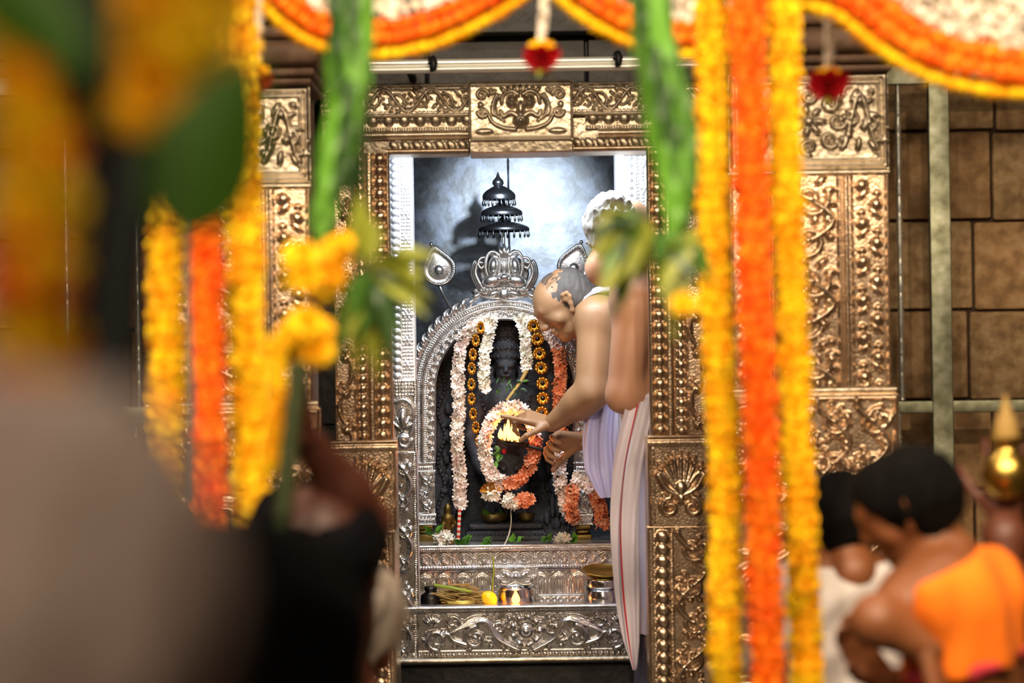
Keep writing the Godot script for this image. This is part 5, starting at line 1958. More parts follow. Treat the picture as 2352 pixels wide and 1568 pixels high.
func boy_in_orange() -> void:
	var d := 4.5
	var k := d / F
	var o := thing("person", "dark-haired boy with an orange cloth across his back, bending forward with folded arms", "person", Vector3(P(2180, 1568, d).x, 0, -d))
	var f := Vector3(-0.86, -0.42, -0.28).normalized()
	var u := (Vector3(-0.30, 1.0, 0.0) - f * Vector3(-0.30, 1.0, 0.0).dot(f)).normalized()
	var hc := P(2090, 1166, d)
	var neck := P(2152, 1312, d)
	var chest := P(2204, 1398, d - 0.02)
	var pelvis := Vector3(P(2240, 1568, d).x, 0.72, -d)
	var side := Vector3(-0.45, 0.0, 0.9).normalized()
	var b := MB.new()
	var s := SDF.new(0.011)
	torso(s, neck, chest, pelvis, side, 0.82)
	s.bone(hc + f * -0.02 + u * -0.04, neck, 0.042, 0.048, 0.03)
	var sh := P(2090, 1380, d - 0.07)
	var el := P(2012, 1425, d - 0.17)
	var wr := P(2132, 1492, d - 0.16)
	s.bone(neck.lerp(chest, 0.4) + side * 0.06, sh, 0.05, 0.046, 0.04)
	s.bone(sh, el, 0.046, 0.036, 0.03)
	s.bone(el, wr, 0.036, 0.026, 0.03)
	var sh2 := P(2290, 1372, d + 0.08)
	limb(s, [sh2, P(2200, 1600, d + 0.10), P(2030, 1560, d - 0.02)], "arm", 0.78)
	for q in [-1.0, 1.0]:
		var hip: Vector3 = pelvis + side * 0.07 * q
		var an: Vector3 = Vector3(pelvis.x + 0.02, 0.065, pelvis.z) + side * 0.09 * q
		limb(s, [hip, hip.lerp(an, 0.5) + Vector3(-0.05, 0, 0), an], "leg", 0.8)
		foot(s, an, Vector3(-0.9, 0, -0.4).normalized(), 0.85)
	s.build(b)
	var hs := SDF.new(0.0065)
	head(hs, hc, f, u, 0.80)
	hand(hs, wr, Vector3(0.25, -0.95, 0.1), Vector3(-0.7, -0.1, -0.4), 1.0, [0.45, 0.5, 0.55, 0.6, 0.4], 0.88)
	hand(hs, P(2030, 1560, d - 0.02), Vector3(-0.6, 0.7, 0.1), Vector3(0.4, 0.3, 0.6), -1.0, [0.5, 0.5, 0.55, 0.6, 0.4], 0.85)
	hs.build(b)
	part("body", b.done(), M.skin_brown, o)
	var hh := hair_cap(hc, f, u, 0.80, 0.015, Vector3(0.050, 0.0, 0), Vector3(0.86, -0.5, 0), 0.005, 0.005, 50.0)
	part("hair", hh.mesh(), M.hair_black, o)
	# the cloth: a shell over shoulders and back
	var c := SDF.new(0.011)
	torso(c, neck, chest, pelvis, side, 0.93)
	c.bone(neck.lerp(chest, 0.5) + side * 0.03, neck.lerp(chest, 0.5) - side * 0.14, 0.068, 0.066, 0.04)
	c.cut(P(2078, 1330, d), Vector3(-1.0, 0.1, -0.05))
	c.cut(neck + Vector3(0.0, 0.014, 0), Vector3(-0.35, 1.0, 0))
	c.cut(P(2200, 1532, d), Vector3(0.15, -1.0, 0))
	c.bump = func(p: Vector3) -> float: return 0.006 * sin(p.x * 62 + p.y * 24) + wave.get_noise_3d(p.x * 60, p.y * 30, p.z * 60) * 0.01
	part("orange_cloth", c.mesh(), M.cotton_orange, o)
	c = SDF.new(0.011)
	torso(c, neck, chest, pelvis, side, 0.945)
	c.cut(P(2078, 1330, d), Vector3(-1.0, 0.1, -0.05))
	c.cut(P(2200, 1500, d), Vector3(-0.10, 1.0, 0))
	c.cut(P(2200, 1536, d), Vector3(0.15, -1.0, 0))
	part("striped_hem", c.mesh(), M.cotton_red, o)
	c = SDF.new(0.014)
	for q in [-1.0, 1.0]:
		c.bone(pelvis + side * 0.06 * q + Vector3(0, 0.10, 0), pelvis + side * 0.08 * q + Vector3(-0.02, -0.36, 0), 0.115, 0.105, 0.05)
	part("wrap", c.mesh(), M.cotton_maroon, o)

func boy_in_white() -> void:
	var d := 5.1
	var o := thing("person", "dark-haired boy in a white shirt between the marigold strands and the boy in orange", "person", Vector3(P(1950, 1568, d).x, 0, -d))
	var f := Vector3(-0.35, -0.30, -0.88).normalized()
	var u := (Vector3(0, 1, 0) - f * f.y).normalized()
	var hc := P(1926, 1206, d)
	var neck := P(1932, 1310, d)
	var chest := P(1940, 1390, d)
	var pelvis := Vector3(P(1945, 1568, d).x, 0.70, -d)
	var side := Vector3(0.95, 0, -0.3).normalized()
	var b := MB.new()
	var s := SDF.new(0.013)
	torso(s, neck, chest, pelvis, side, 0.74)
	s.bone(hc + u * -0.05, neck, 0.048, 0.05, 0.03)
	for q in [-1.0, 1.0]:
		var sh: Vector3 = neck.lerp(chest, 0.6) + side * 0.11 * q
		limb(s, [sh, sh + side * 0.05 * q + Vector3(0, -0.21, 0.02), sh + Vector3(0, -0.28, -0.18)], "arm", 0.74)
		var hip: Vector3 = pelvis + side * 0.06 * q
		var an := Vector3(hip.x, 0.06, hip.z)
		limb(s, [hip, hip.lerp(an, 0.5), an], "leg", 0.76)
		foot(s, an, Vector3(-0.3, 0, -0.95), 0.8)
	s.build(b)
	var hs := SDF.new(0.0065)
	head(hs, hc, f, u, 0.80)
	for q in [-1.0, 1.0]:
		var sh: Vector3 = neck.lerp(chest, 0.6) + side * 0.11 * q
		hand(hs, sh + Vector3(0, -0.28, -0.18), Vector3(-0.1, 0.3, -0.9), -side * q, 1.0 if q < 0 else -1.0, [0.4, 0.4, 0.4, 0.4, 0.3], 0.82)
	hs.build(b)
	part("body", b.done(), M.skin_brown, o)
	part("hair", hair_cap(hc, f, u, 0.80, 0.015, Vector3(0.05, 0, 0), Vector3(0.9, -0.4, 0), 0.005, 0.005, 50.0).mesh(), M.hair_black, o)
	var c := SDF.new(0.011)
	torso(c, neck, chest, pelvis, side, 0.86)
	for q in [-1.0, 1.0]:
		var sh: Vector3 = neck.lerp(chest, 0.55) + side * 0.10 * q
		c.bone(sh, sh + side * 0.045 * q + Vector3(0, -0.13, 0.01), 0.062, 0.058, 0.03)
	c.cut(neck + Vector3(0, 0.018, 0), Vector3(0, 1, 0.1))
	c.cut(pelvis + Vector3(0, -0.06, 0), Vector3(0, -1, 0))
	c.bump = func(p: Vector3) -> float: return 0.004 * sin(p.x * 50 - p.y * 70) + wave.get_noise_3d(p.x * 70, p.y * 40, p.z * 70) * 0.012
	part("white_shirt", c.mesh(), M.cotton_shirt, o)
	c = SDF.new(0.014)
	for q in [-1.0, 1.0]:
		c.bone(pelvis + side * 0.06 * q + Vector3(0, 0.02, 0), pelvis + side * 0.065 * q + Vector3(0, -0.38, 0), 0.09, 0.075, 0.03)
	part("shorts", c.mesh(), M.cotton_violet, o)

func lamp_bearer() -> void:
	var d := 4.95
	var k := d / F
	var o := thing("person", "bare-armed dark-skinned person at the right edge, holding up a brass pot in one raised hand", "person", Vector3(P(2380, 1568, d).x, 0, -d))
	var f := Vector3(-0.6, 0.0, -0.8).normalized()
	var u := Vector3.UP
	var hc := P(2445, 1205, d + 0.1)
	var neck := P(2440, 1330, d + 0.08)
	var chest := P(2420, 1420, d + 0.06)
	var pelvis := Vector3(P(2420, 1568, d).x, 0.72, -d - 0.06)
	var side := Vector3(-0.8, 0, 0.6).normalized()
	var b := MB.new()
	var s := SDF.new(0.012)
	torso(s, neck, chest, pelvis, side, 0.92)
	s.bone(hc + u * -0.05, neck, 0.05, 0.056, 0.03)
	var sh := P(2335, 1430, d - 0.02)
	var el := P(2306, 1368, d - 0.14)
	var wr := P(2308, 1192, d - 0.10)
	s.bone(neck.lerp(chest, 0.5), sh, 0.06, 0.056, 0.04)
	s.bone(sh, el, 0.054, 0.034, 0.03)
	s.chain([el, P(2306, 1310, d - 0.13), P(2308, 1230, d - 0.11), wr], [0.026, 0.024, 0.036, 0.026], 0.03)
	limb(s, [P(2520, 1420, d + 0.12), P(2540, 1580, d + 0.12), P(2500, 1690, d + 0.0)], "arm", 0.9)
	for q in [-1.0, 1.0]:
		var hip: Vector3 = pelvis + side * 0.08 * q
		var an := Vector3(hip.x, 0.065, hip.z)
		limb(s, [hip, hip.lerp(an, 0.5), an], "leg", 0.86)
		foot(s, an, Vector3(-0.6, 0, -0.8), 0.9)
	s.build(b)
	var hs := SDF.new(0.0065)
	head(hs, hc, f, u, 0.98)
	hand(hs, wr, Vector3(0.0, 1.0, 0.1), Vector3(0.1, 0.1, -1.0), 1.0, [0.5, 0.5, 0.5, 0.5, 0.4], 0.92)
	hand(hs, P(2500, 1690, d), Vector3(-0.3, -0.9, 0.2), Vector3(-0.8, 0.1, 0), 1.0, [0.3, 0.3, 0.35, 0.4, 0.3], 0.92)
	hs.build(b)
	part("body", b.done(), M.skin_dark, o)
	part("hair", hair_cap(hc, f, u, 1.0, 0.016, Vector3(0.05, 0, 0), Vector3(0.9, -0.4, 0), 0.008, 0.012, 30.0).mesh(), M.hair_black, o)
	var c := SDF.new(0.014)
	for q in [-1.0, 1.0]:
		c.bone(pelvis + side * 0.06 * q + Vector3(0, 0.03, 0), pelvis + side * 0.07 * q + Vector3(0, -0.55, 0), 0.12, 0.115, 0.05)
	part("waist_cloth", c.mesh(), M.cotton_maroon, o)
	b = MB.new()
	var pts := []
	for i in 17: pts.append(P(2306, 1325, d - 0.132) + Vector3(cos(TAU * i / 16) * 0.033, sin(TAU * i / 16) * 0.006, sin(TAU * i / 16) * 0.033))
	b.tube(pts, 0.006, 8, false)
	part("gold_armlet", b.done(), M.gold, o)
	# the brass pot in the hand
	var pot := thing("brass_pot", "shiny brass pot held up in the raised hand at the right edge", "pot", P(2312, 1085, d - 0.13))
	b = MB.new()
	b.lathe([Vector2(0.0005, -0.045), Vector2(0.022, -0.044), Vector2(0.040, -0.026), Vector2(0.046, 0.0), Vector2(0.038, 0.024), Vector2(0.024, 0.036), Vector2(0.022, 0.050), Vector2(0.034, 0.060), Vector2(0.032, 0.063), Vector2(0.018, 0.048), Vector2(0.0005, 0.046)], 26)
	part("pot_body", b.done(), M.vessel_brass, pot, Vector3.ZERO)
	b = MB.new()
	b.lathe([Vector2(0.020, 0.052), Vector2(0.024, 0.066), Vector2(0.020, 0.088), Vector2(0.010, 0.110), Vector2(0.003, 0.135), Vector2(0.0005, 0.138)], 18)
	part("coconut", b.done(), M.straw, pot, Vector3.ZERO)

func man_with_raised_arms() -> void:
	var d := 4.0
	var o := thing("person", "bare dark-haired man seen from behind with one arm raised above his head", "person", Vector3(P(700, 1568, d).x, 0, -d))
	var f := Vector3(0.30, -0.10, -0.95).normalized()
	var u := (Vector3(0, 1, 0) - f * f.y).normalized()
	var hc := P(738, 1292, d)
	var neck := P(700, 1452, d)
	var chest := P(650, 1570, d)
	var pelvis := Vector3(P(620, 1568, d).x, 0.70, -d)
	var side := Vector3(0.3, 0, -0.95).normalized()
	var b := MB.new()
	var s := SDF.new(0.011)
	torso(s, neck, chest, pelvis, side, 0.95)
	s.bone(hc + u * -0.05, neck, 0.054, 0.06, 0.03)
	var sh := P(770, 1420, d + 0.10)
	s.bone(neck.lerp(chest, 0.5), sh, 0.055, 0.055, 0.04)
	var el := P(836, 1200, d + 0.02)
	var wr := P(706, 1006, d - 0.08)
	s.bone(sh, el, 0.052, 0.036, 0.03)
	s.bone(el, el.lerp(wr, 0.35), 0.036, 0.037, 0.03)
	s.bone(el.lerp(wr, 0.35), wr, 0.037, 0.024, 0.03)
	var sh2 := neck.lerp(chest, 0.55) - side * 0.15
	var el2 := sh2 + Vector3(-0.03, -0.27, 0.0)
	var wr2 := sh2 + Vector3(0.05, -0.24, -0.22)
	s.bone(sh2, el2, 0.052, 0.036, 0.03)
	s.bone(el2, el2.lerp(wr2, 0.35), 0.036, 0.037, 0.03)
	s.bone(el2.lerp(wr2, 0.35), wr2, 0.037, 0.024, 0.03)
	for q in [-1.0, 1.0]:
		var hip: Vector3 = pelvis + side * 0.09 * q
		var an := Vector3(hip.x, 0.065, hip.z)
		limb(s, [hip, hip.lerp(an, 0.5), an], "leg", 0.9)
		foot(s, an, Vector3(0.2, 0, -0.95), 0.95)
	s.build(b)
	var hs := SDF.new(0.006)
	head(hs, hc, f, u, 1.04)
	hand(hs, wr, Vector3(-0.12, 1.0, -0.1), Vector3(-1, 0, 0), 1.0, [0.05, 0.05, 0.05, 0.05, 0.1], 0.95)
	hand(hs, wr2, Vector3(0.3, 0.6, -0.7), Vector3(1, 0, 0), -1.0, [0.15, 0.15, 0.15, 0.15, 0.1], 0.95)
	hs.build(b)
	part("body", b.done(), M.skin_deep, o)
	# hair with a thin crown
	var h := hair_cap(hc, f, u, 1.07, 0.014, Vector3(0.055, 0.0, 0), Vector3(0.9, -0.3, 0), 0.006, 0.010, 30.0)
	h.cut(P(735, 1189, d - 0.07) + Vector3(0, 0, 0.0), Vector3(0.02, 0.75, 0.42))
	part("hair", h.mesh(), M.hair_blue_black, o)
	var c := SDF.new(0.013)
	for q in [-1.0, 1.0]:
		c.bone(pelvis + side * 0.07 * q + Vector3(0, 0.04, 0), pelvis + side * 0.08 * q + Vector3(0, -0.55, 0), 0.125, 0.115, 0.05)
	part("waist_cloth", c.mesh(), M.cotton_black, o)

func grey_man() -> void:
	var d := 4.75
	var o := thing("person", "grey-haired person with bowed head, low beside the man with the raised arm", "person", Vector3(P(840, 1568, d).x, 0, -d))
	var f := Vector3(0.2, -0.55, -0.8).normalized()
	var u := (Vector3(0, 1, 0) - f * f.y).normalized()
	var hc := P(806, 1448, d)
	var neck := hc + Vector3(-0.02, -0.11, 0.05)
	var chest := neck + Vector3(-0.01, -0.10, 0.03)
	var pelvis := chest + Vector3(0, -0.34, 0.05)
	var side := Vector3(1, 0, 0.1).normalized()
	var b := MB.new()
	var s := SDF.new(0.014)
	torso(s, neck, chest, pelvis, side, 0.86)
	s.bone(hc + u * -0.05, neck, 0.05, 0.056, 0.03)
	for q in [-1.0, 1.0]:
		var sh: Vector3 = neck.lerp(chest, 0.6) + side * 0.14 * q
		limb(s, [sh, sh + Vector3(0.03 * q, -0.24, 0), sh + Vector3(-0.05 * q, -0.22, -0.22)], "arm", 0.88)
		var hip: Vector3 = pelvis + side * 0.07 * q
		var an := Vector3(hip.x, 0.065, hip.z)
		limb(s, [hip, hip.lerp(an, 0.5), an], "leg", 0.85)
		foot(s, an, Vector3(0.1, 0, -1), 0.9)
	s.build(b)
	var hs := SDF.new(0.007)
	head(hs, hc, f, u, 0.97)
	for q in [-1.0, 1.0]:
		hand(hs, neck.lerp(chest, 0.6) + side * 0.14 * q + Vector3(-0.05 * q, -0.22, -0.22), Vector3(-0.2 * q, 0.5, -0.8), Vector3(-q, 0, 0), 1.0 if q > 0 else -1.0, [0.2, 0.2, 0.2, 0.2, 0.2], 0.9)
	hs.build(b)
	part("body", b.done(), M.skin_dark, o)
	part("hair", hair_cap(hc, f, u, 1.0, 0.016, Vector3(0.05, 0, 0), Vector3(0.9, -0.4, 0), 0.006, 0.014, 40.0).mesh(), M.hair_grey_white, o)
	var c := SDF.new(0.014)
	torso(c, neck, chest, pelvis, side, 0.95)
	for q in [-1.0, 1.0]:
		c.bone(pelvis + side * 0.06 * q, pelvis + side * 0.08 * q + Vector3(0, -0.5, 0), 0.115, 0.12, 0.05)
	c.cut(neck + Vector3(0, 0.0, 0.01), Vector3(0, 1, -0.1))
	part("grey_garment", c.mesh(), M.cotton_grey, o)

# two devotees very close to the camera, out of focus
func near_heads() -> void:
	for w in [[2.1, 555.0, 1600.0, 1.04, "black-haired person in dark clothes, a large dark blur close to the viewer", "hair_deep_black", "cotton_black", "skin_deep", 0.020], [1.12, 40.0, 1560.0, 1.0, "person with cropped greyish hair closest to the viewer, a pale blur in the corner", "hair_cropped", "cotton_maroon", "skin_dark", 0.012]]:
		var d: float = w[0]
		var sc: float = w[3]
		var hc := P(w[1], w[2], d)
		var o := thing("person", w[4], "person", Vector3(hc.x, 0, hc.z))
		var f := Vector3(0.12, -0.05, -0.99).normalized()
		var u := (Vector3(0, 1, 0) - f * f.y).normalized()
		var neck := hc + Vector3(0, -0.15, 0.03)
		var chest := neck + Vector3(0, -0.13, 0.01)
		var pelvis := Vector3(neck.x, 0.82, neck.z)
		var side := Vector3(1, 0, 0.1).normalized()
		var b := MB.new()
		var s := SDF.new(0.015)
		torso(s, neck, chest, pelvis, side, sc)
		s.bone(hc + u * -0.05, neck, 0.055, 0.062, 0.03)
		for q in [-1.0, 1.0]:
			var sh: Vector3 = neck.lerp(chest, 0.6) + side * 0.17 * q
			limb(s, [sh, sh + Vector3(0.03 * q, -0.27, 0), sh + Vector3(-0.10 * q, -0.20, -0.20)], "arm", sc)
			var hip: Vector3 = pelvis + side * 0.09 * q
			var an := Vector3(hip.x, 0.07, hip.z)
			limb(s, [hip, hip.lerp(an, 0.5), an], "leg", sc)
			foot(s, an, Vector3(0.1, 0, -1), sc)
		s.build(b)
		var hs := SDF.new(0.007)
		head(hs, hc, f, u, sc)
		for q in [-1.0, 1.0]:
			hand(hs, neck.lerp(chest, 0.6) + side * 0.17 * q + Vector3(-0.10 * q, -0.20, -0.20), Vector3(-0.3 * q, 0.7, -0.6), Vector3(-q, 0, 0), 1.0 if q > 0 else -1.0, [0.2, 0.2, 0.2, 0.2, 0.2], 1.0)
		hs.build(b)
		part("body", b.done(), M[w[7]], o)
		part("hair", hair_cap(hc, f, u, sc * 1.02, w[8], Vector3(0.05, 0, 0), Vector3(0.9, -0.4, 0), 0.006, 0.008, 40.0).mesh(), M[w[5]], o)
		var c := SDF.new(0.014)
		torso(c, neck, chest, pelvis, side, sc * 1.08)
		for q in [-1.0, 1.0]:
			var sh: Vector3 = neck.lerp(chest, 0.6) + side * 0.17 * q
			c.bone(sh, sh + Vector3(0.03 * q, -0.22, 0), 0.07, 0.062, 0.03)
			c.bone(pelvis + side * 0.06 * q, pelvis + side * 0.08 * q + Vector3(0, -0.6, 0), 0.12, 0.12, 0.05)
		c.cut(neck + Vector3(0, 0.0, 0.01), Vector3(0, 1, -0.1))
		part("garment", c.mesh(), M[w[6]], o)

# ---------------------------------------------------------------- flowers, leaves and offerings
var meshes := {}

func petal(b: MB, base: Vector3, out: Vector3, up: Vector3, l: float, w: float, lift: float) -> void:
	var s := out.cross(up).normalized()
	var p := PackedVector3Array()
	for q in [[0.0, 0.35, 0.0], [0.55, 1.0, 0.35], [1.0, 0.62, 1.0]]:
		for e in [-1.0, 0.0, 1.0]:
			p.append(base + out * l * q[0] + s * e * w * 0.5 * q[1] + up * (lift * q[2] + (0.10 * w if e != 0.0 else 0.0)))
	b.grid(p, 3, 3)

# a full marigold head of radius 1: rings of ruffled petals on a core
func marigold(v: int) -> ArrayMesh:
	var key := "marigold%d" % v
	if meshes.has(key): return meshes[key]
	var rng := RandomNumberGenerator.new()
	rng.seed = 100 + v
	var b := MB.new()
	b.ball(Vector3.ZERO, Vector3(0.62, 0.52, 0.62), 9, 6)
	for r in 6:
		var el := -0.6 + r * 0.4
		var n: int = [9, 12, 13, 12, 9, 5][r]
		for i in n:
			var a := TAU * (i + rng.randf() * 0.5 + r * 0.5) / n
			var e := el + rng.randf_range(-0.12, 0.12)
			var dir := Vector3(cos(a) * cos(e), sin(e), sin(a) * cos(e))
			var up := Vector3(-cos(a) * sin(e), cos(e), -sin(a) * sin(e))
			petal(b, dir * 0.48, dir, up, rng.randf_range(0.42, 0.56), rng.randf_range(0.40, 0.52), rng.randf_range(-0.06, 0.16))
	meshes[key] = b.done()
	return meshes[key]

# a small tubular white flower with six petals, along +y, radius 1
func tuberose(v: int) -> ArrayMesh:
	var key := "tuberose%d" % v
	if meshes.has(key): return meshes[key]
	var rng := RandomNumberGenerator.new()
	rng.seed = 200 + v
	var b := MB.new()
	b.lathe([Vector2(0.10, -1.1), Vector2(0.15, -0.4), Vector2(0.26, 0.0)], 6)
	for r in 2:
		for i in 5:
			var a := TAU * (i + 0.5 * r + rng.randf() * 0.3) / 5
			var dir := Vector3(cos(a), 0.45 + 0.5 * r + rng.randf_range(-0.2, 0.2), sin(a)).normalized()
			petal(b, Vector3(cos(a) * 0.15, -0.05, sin(a) * 0.15), dir, (Vector3.UP - dir * dir.y).normalized(), rng.randf_range(0.8, 1.05), 0.50, -0.14)
	meshes[key] = b.done()
	return meshes[key]

func rose(v: int) -> ArrayMesh:
	var key := "rose%d" % v
	if meshes.has(key): return meshes[key]
	var rng := RandomNumberGenerator.new()
	rng.seed = 300 + v
	var b := MB.new()
	for r in 5:
		var n := 3 + r
		for i in n:
			var a := TAU * (i + 0.37 * r) / n
			var t := r / 4.0
			var dir := Vector3(cos(a) * (0.25 + 0.6 * t), 1.0 - 0.55 * t, sin(a) * (0.25 + 0.6 * t)).normalized()
			petal(b, Vector3(cos(a), 0, sin(a)) * 0.12 * r - Vector3(0, 0.35, 0), dir, (Vector3(-cos(a), 0.3, -sin(a)) - dir * (Vector3(-cos(a), 0.3, -sin(a)).dot(dir))).normalized(), 1.0, 0.75 + 0.25 * t, -0.18 * t)
	meshes[key] = b.done()
	return meshes[key]

func put(called: String, mesh: Mesh, m: Material, o: Node3D, at: Vector3, bs: Basis) -> MeshInstance3D:
	var n := MeshInstance3D.new()
	n.name = called
	n.mesh = mesh
	n.material_override = m
	o.add_child(n, true)
	n.transform = Transform3D(bs, at - o.position)
	return n

func turned(y: Vector3, spin: float, s: float) -> Basis:
	y = y.normalized()
	var x := y.cross(Vector3(0.21, 0.33, 0.92)).normalized()
	return Basis(y, spin) * Basis(x, y, x.cross(y)).scaled(Vector3(s, s, s))

# flowers threaded round a line: "ring" flowers per step at "off" from the line
func string_flowers(o: Node3D, path: Array, step: float, ring: int, off: float, r: float, kind: String, mats: Array, rng: RandomNumberGenerator, squash := 0.8, called := "", from := 0.0, to := 1.0, mats2 := []) -> void:
	var l := 0.0
	var lens := [0.0]
	for i in path.size() - 1:
		l += path[i].distance_to(path[i + 1])
		lens.append(l)
	var n := int(l / step)
	var at := 0
	for i in n + 1:
		var q := minf(i * step, l - 1e-4)
		while at < path.size() - 2 and lens[at + 1] < q: at += 1
		var f: float = (q - lens[at]) / maxf(lens[at + 1] - lens[at], 1e-6)
		var p: Vector3 = path[at].lerp(path[at + 1], f)
		var t: Vector3 = (path[at + 1] - path[at]).normalized()
		var s := t.cross(Vector3(0, 0.05, 1)).normalized()
		var b := s.cross(t)
		var a0 := rng.randf() * TAU if ring > 1 else 0.0
		for j in ring:
			var a := a0 + TAU * j / ring + rng.randf_range(-0.25, 0.25)
			var dir := s * cos(a) + b * sin(a)
			var c := p + dir * off * rng.randf_range(0.8, 1.15)
			var sz := r * rng.randf_range(0.88, 1.14)
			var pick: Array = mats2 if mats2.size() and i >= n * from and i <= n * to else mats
			var m: Material = M["%s_%d" % [pick[rng.randi() % pick.size()], rng.randi() % 3]]
			if kind == "marigold":
				var y := (dir * 0.75 + t * rng.randf_range(-0.3, 0.3) + Vector3(rng.randf(), rng.randf(), rng.randf()) * 0.2).normalized() if ring > 1 else (t + Vector3(rng.randf_range(-0.2, 0.2), rng.randf_range(-0.2, 0.2), rng.randf_range(-0.2, 0.2))).normalized()
				put(called if called else "marigold", marigold(rng.randi() % 4), m, o, c, turned(y, rng.randf() * TAU, sz) * Basis.from_scale(Vector3(1, squash, 1)))
			else:
				put(called if called else "tuberose", tuberose(rng.randi() % 4), m, o, c, turned(dir + t * rng.randf_range(-0.5, 0.5), rng.randf() * TAU, sz))

func thread(o: Node3D, path: Array, r := 0.0012) -> void:
	var b := MB.new()
	b.tube(path, r, 6)
	part("thread", b.done(), M.thread, o)

func pline(pts: Array, n: int) -> Array:
	# [x, y, d] triples to a smooth world line
	var w := []
	for q in pts: w.append(P(q[0], q[1], q[2]))
	return curve(w, n)

# a blade-like leaf: a centre line, half widths (m), a side direction and a keel
func blade(line: Array, half: Array, side: Vector3, keel: float, rows := 18, wob := 0.0, thick := 0.0012) -> ArrayMesh:
	var b := MB.new()
	var pts := curve(line, rows - 1)
	for face in 2:
		var p := PackedVector3Array()
		for j in rows:
			var t := float(j) / (rows - 1) * (half.size() - 1)
			var a := mini(int(t), half.size() - 2)
			var w := lerpf(half[a], half[a + 1], t - a)
			var d: Vector3 = (pts[mini(j + 1, rows - 1)] - pts[maxi(j - 1, 0)]).normalized()
			var s := (side - d * side.dot(d)).normalized()
			var n := s.cross(d)
			for i in 7:
				var u := (i - 3) / 3.0
				p.append(pts[j] + s * u * w + n * (absf(u) * keel * w + sin(j * 0.9 + u * 2.0) * wob * absf(u) - thick * face))
		b.grid(p, rows, 7, false, face == 0)
	return b.done()

func leaf_at(base: Vector3, tip: Vector3, half: float, side: Vector3, sag: float) -> ArrayMesh:
	var mid := base.lerp(tip, 0.5) + Vector3(0, sag, 0)
	return blade([base, base.lerp(mid, 0.55), mid, mid.lerp(tip, 0.55), tip], [0.002, half * 0.8, half, half * 0.72, half * 0.3, 0.0008], side, 0.35, 12)

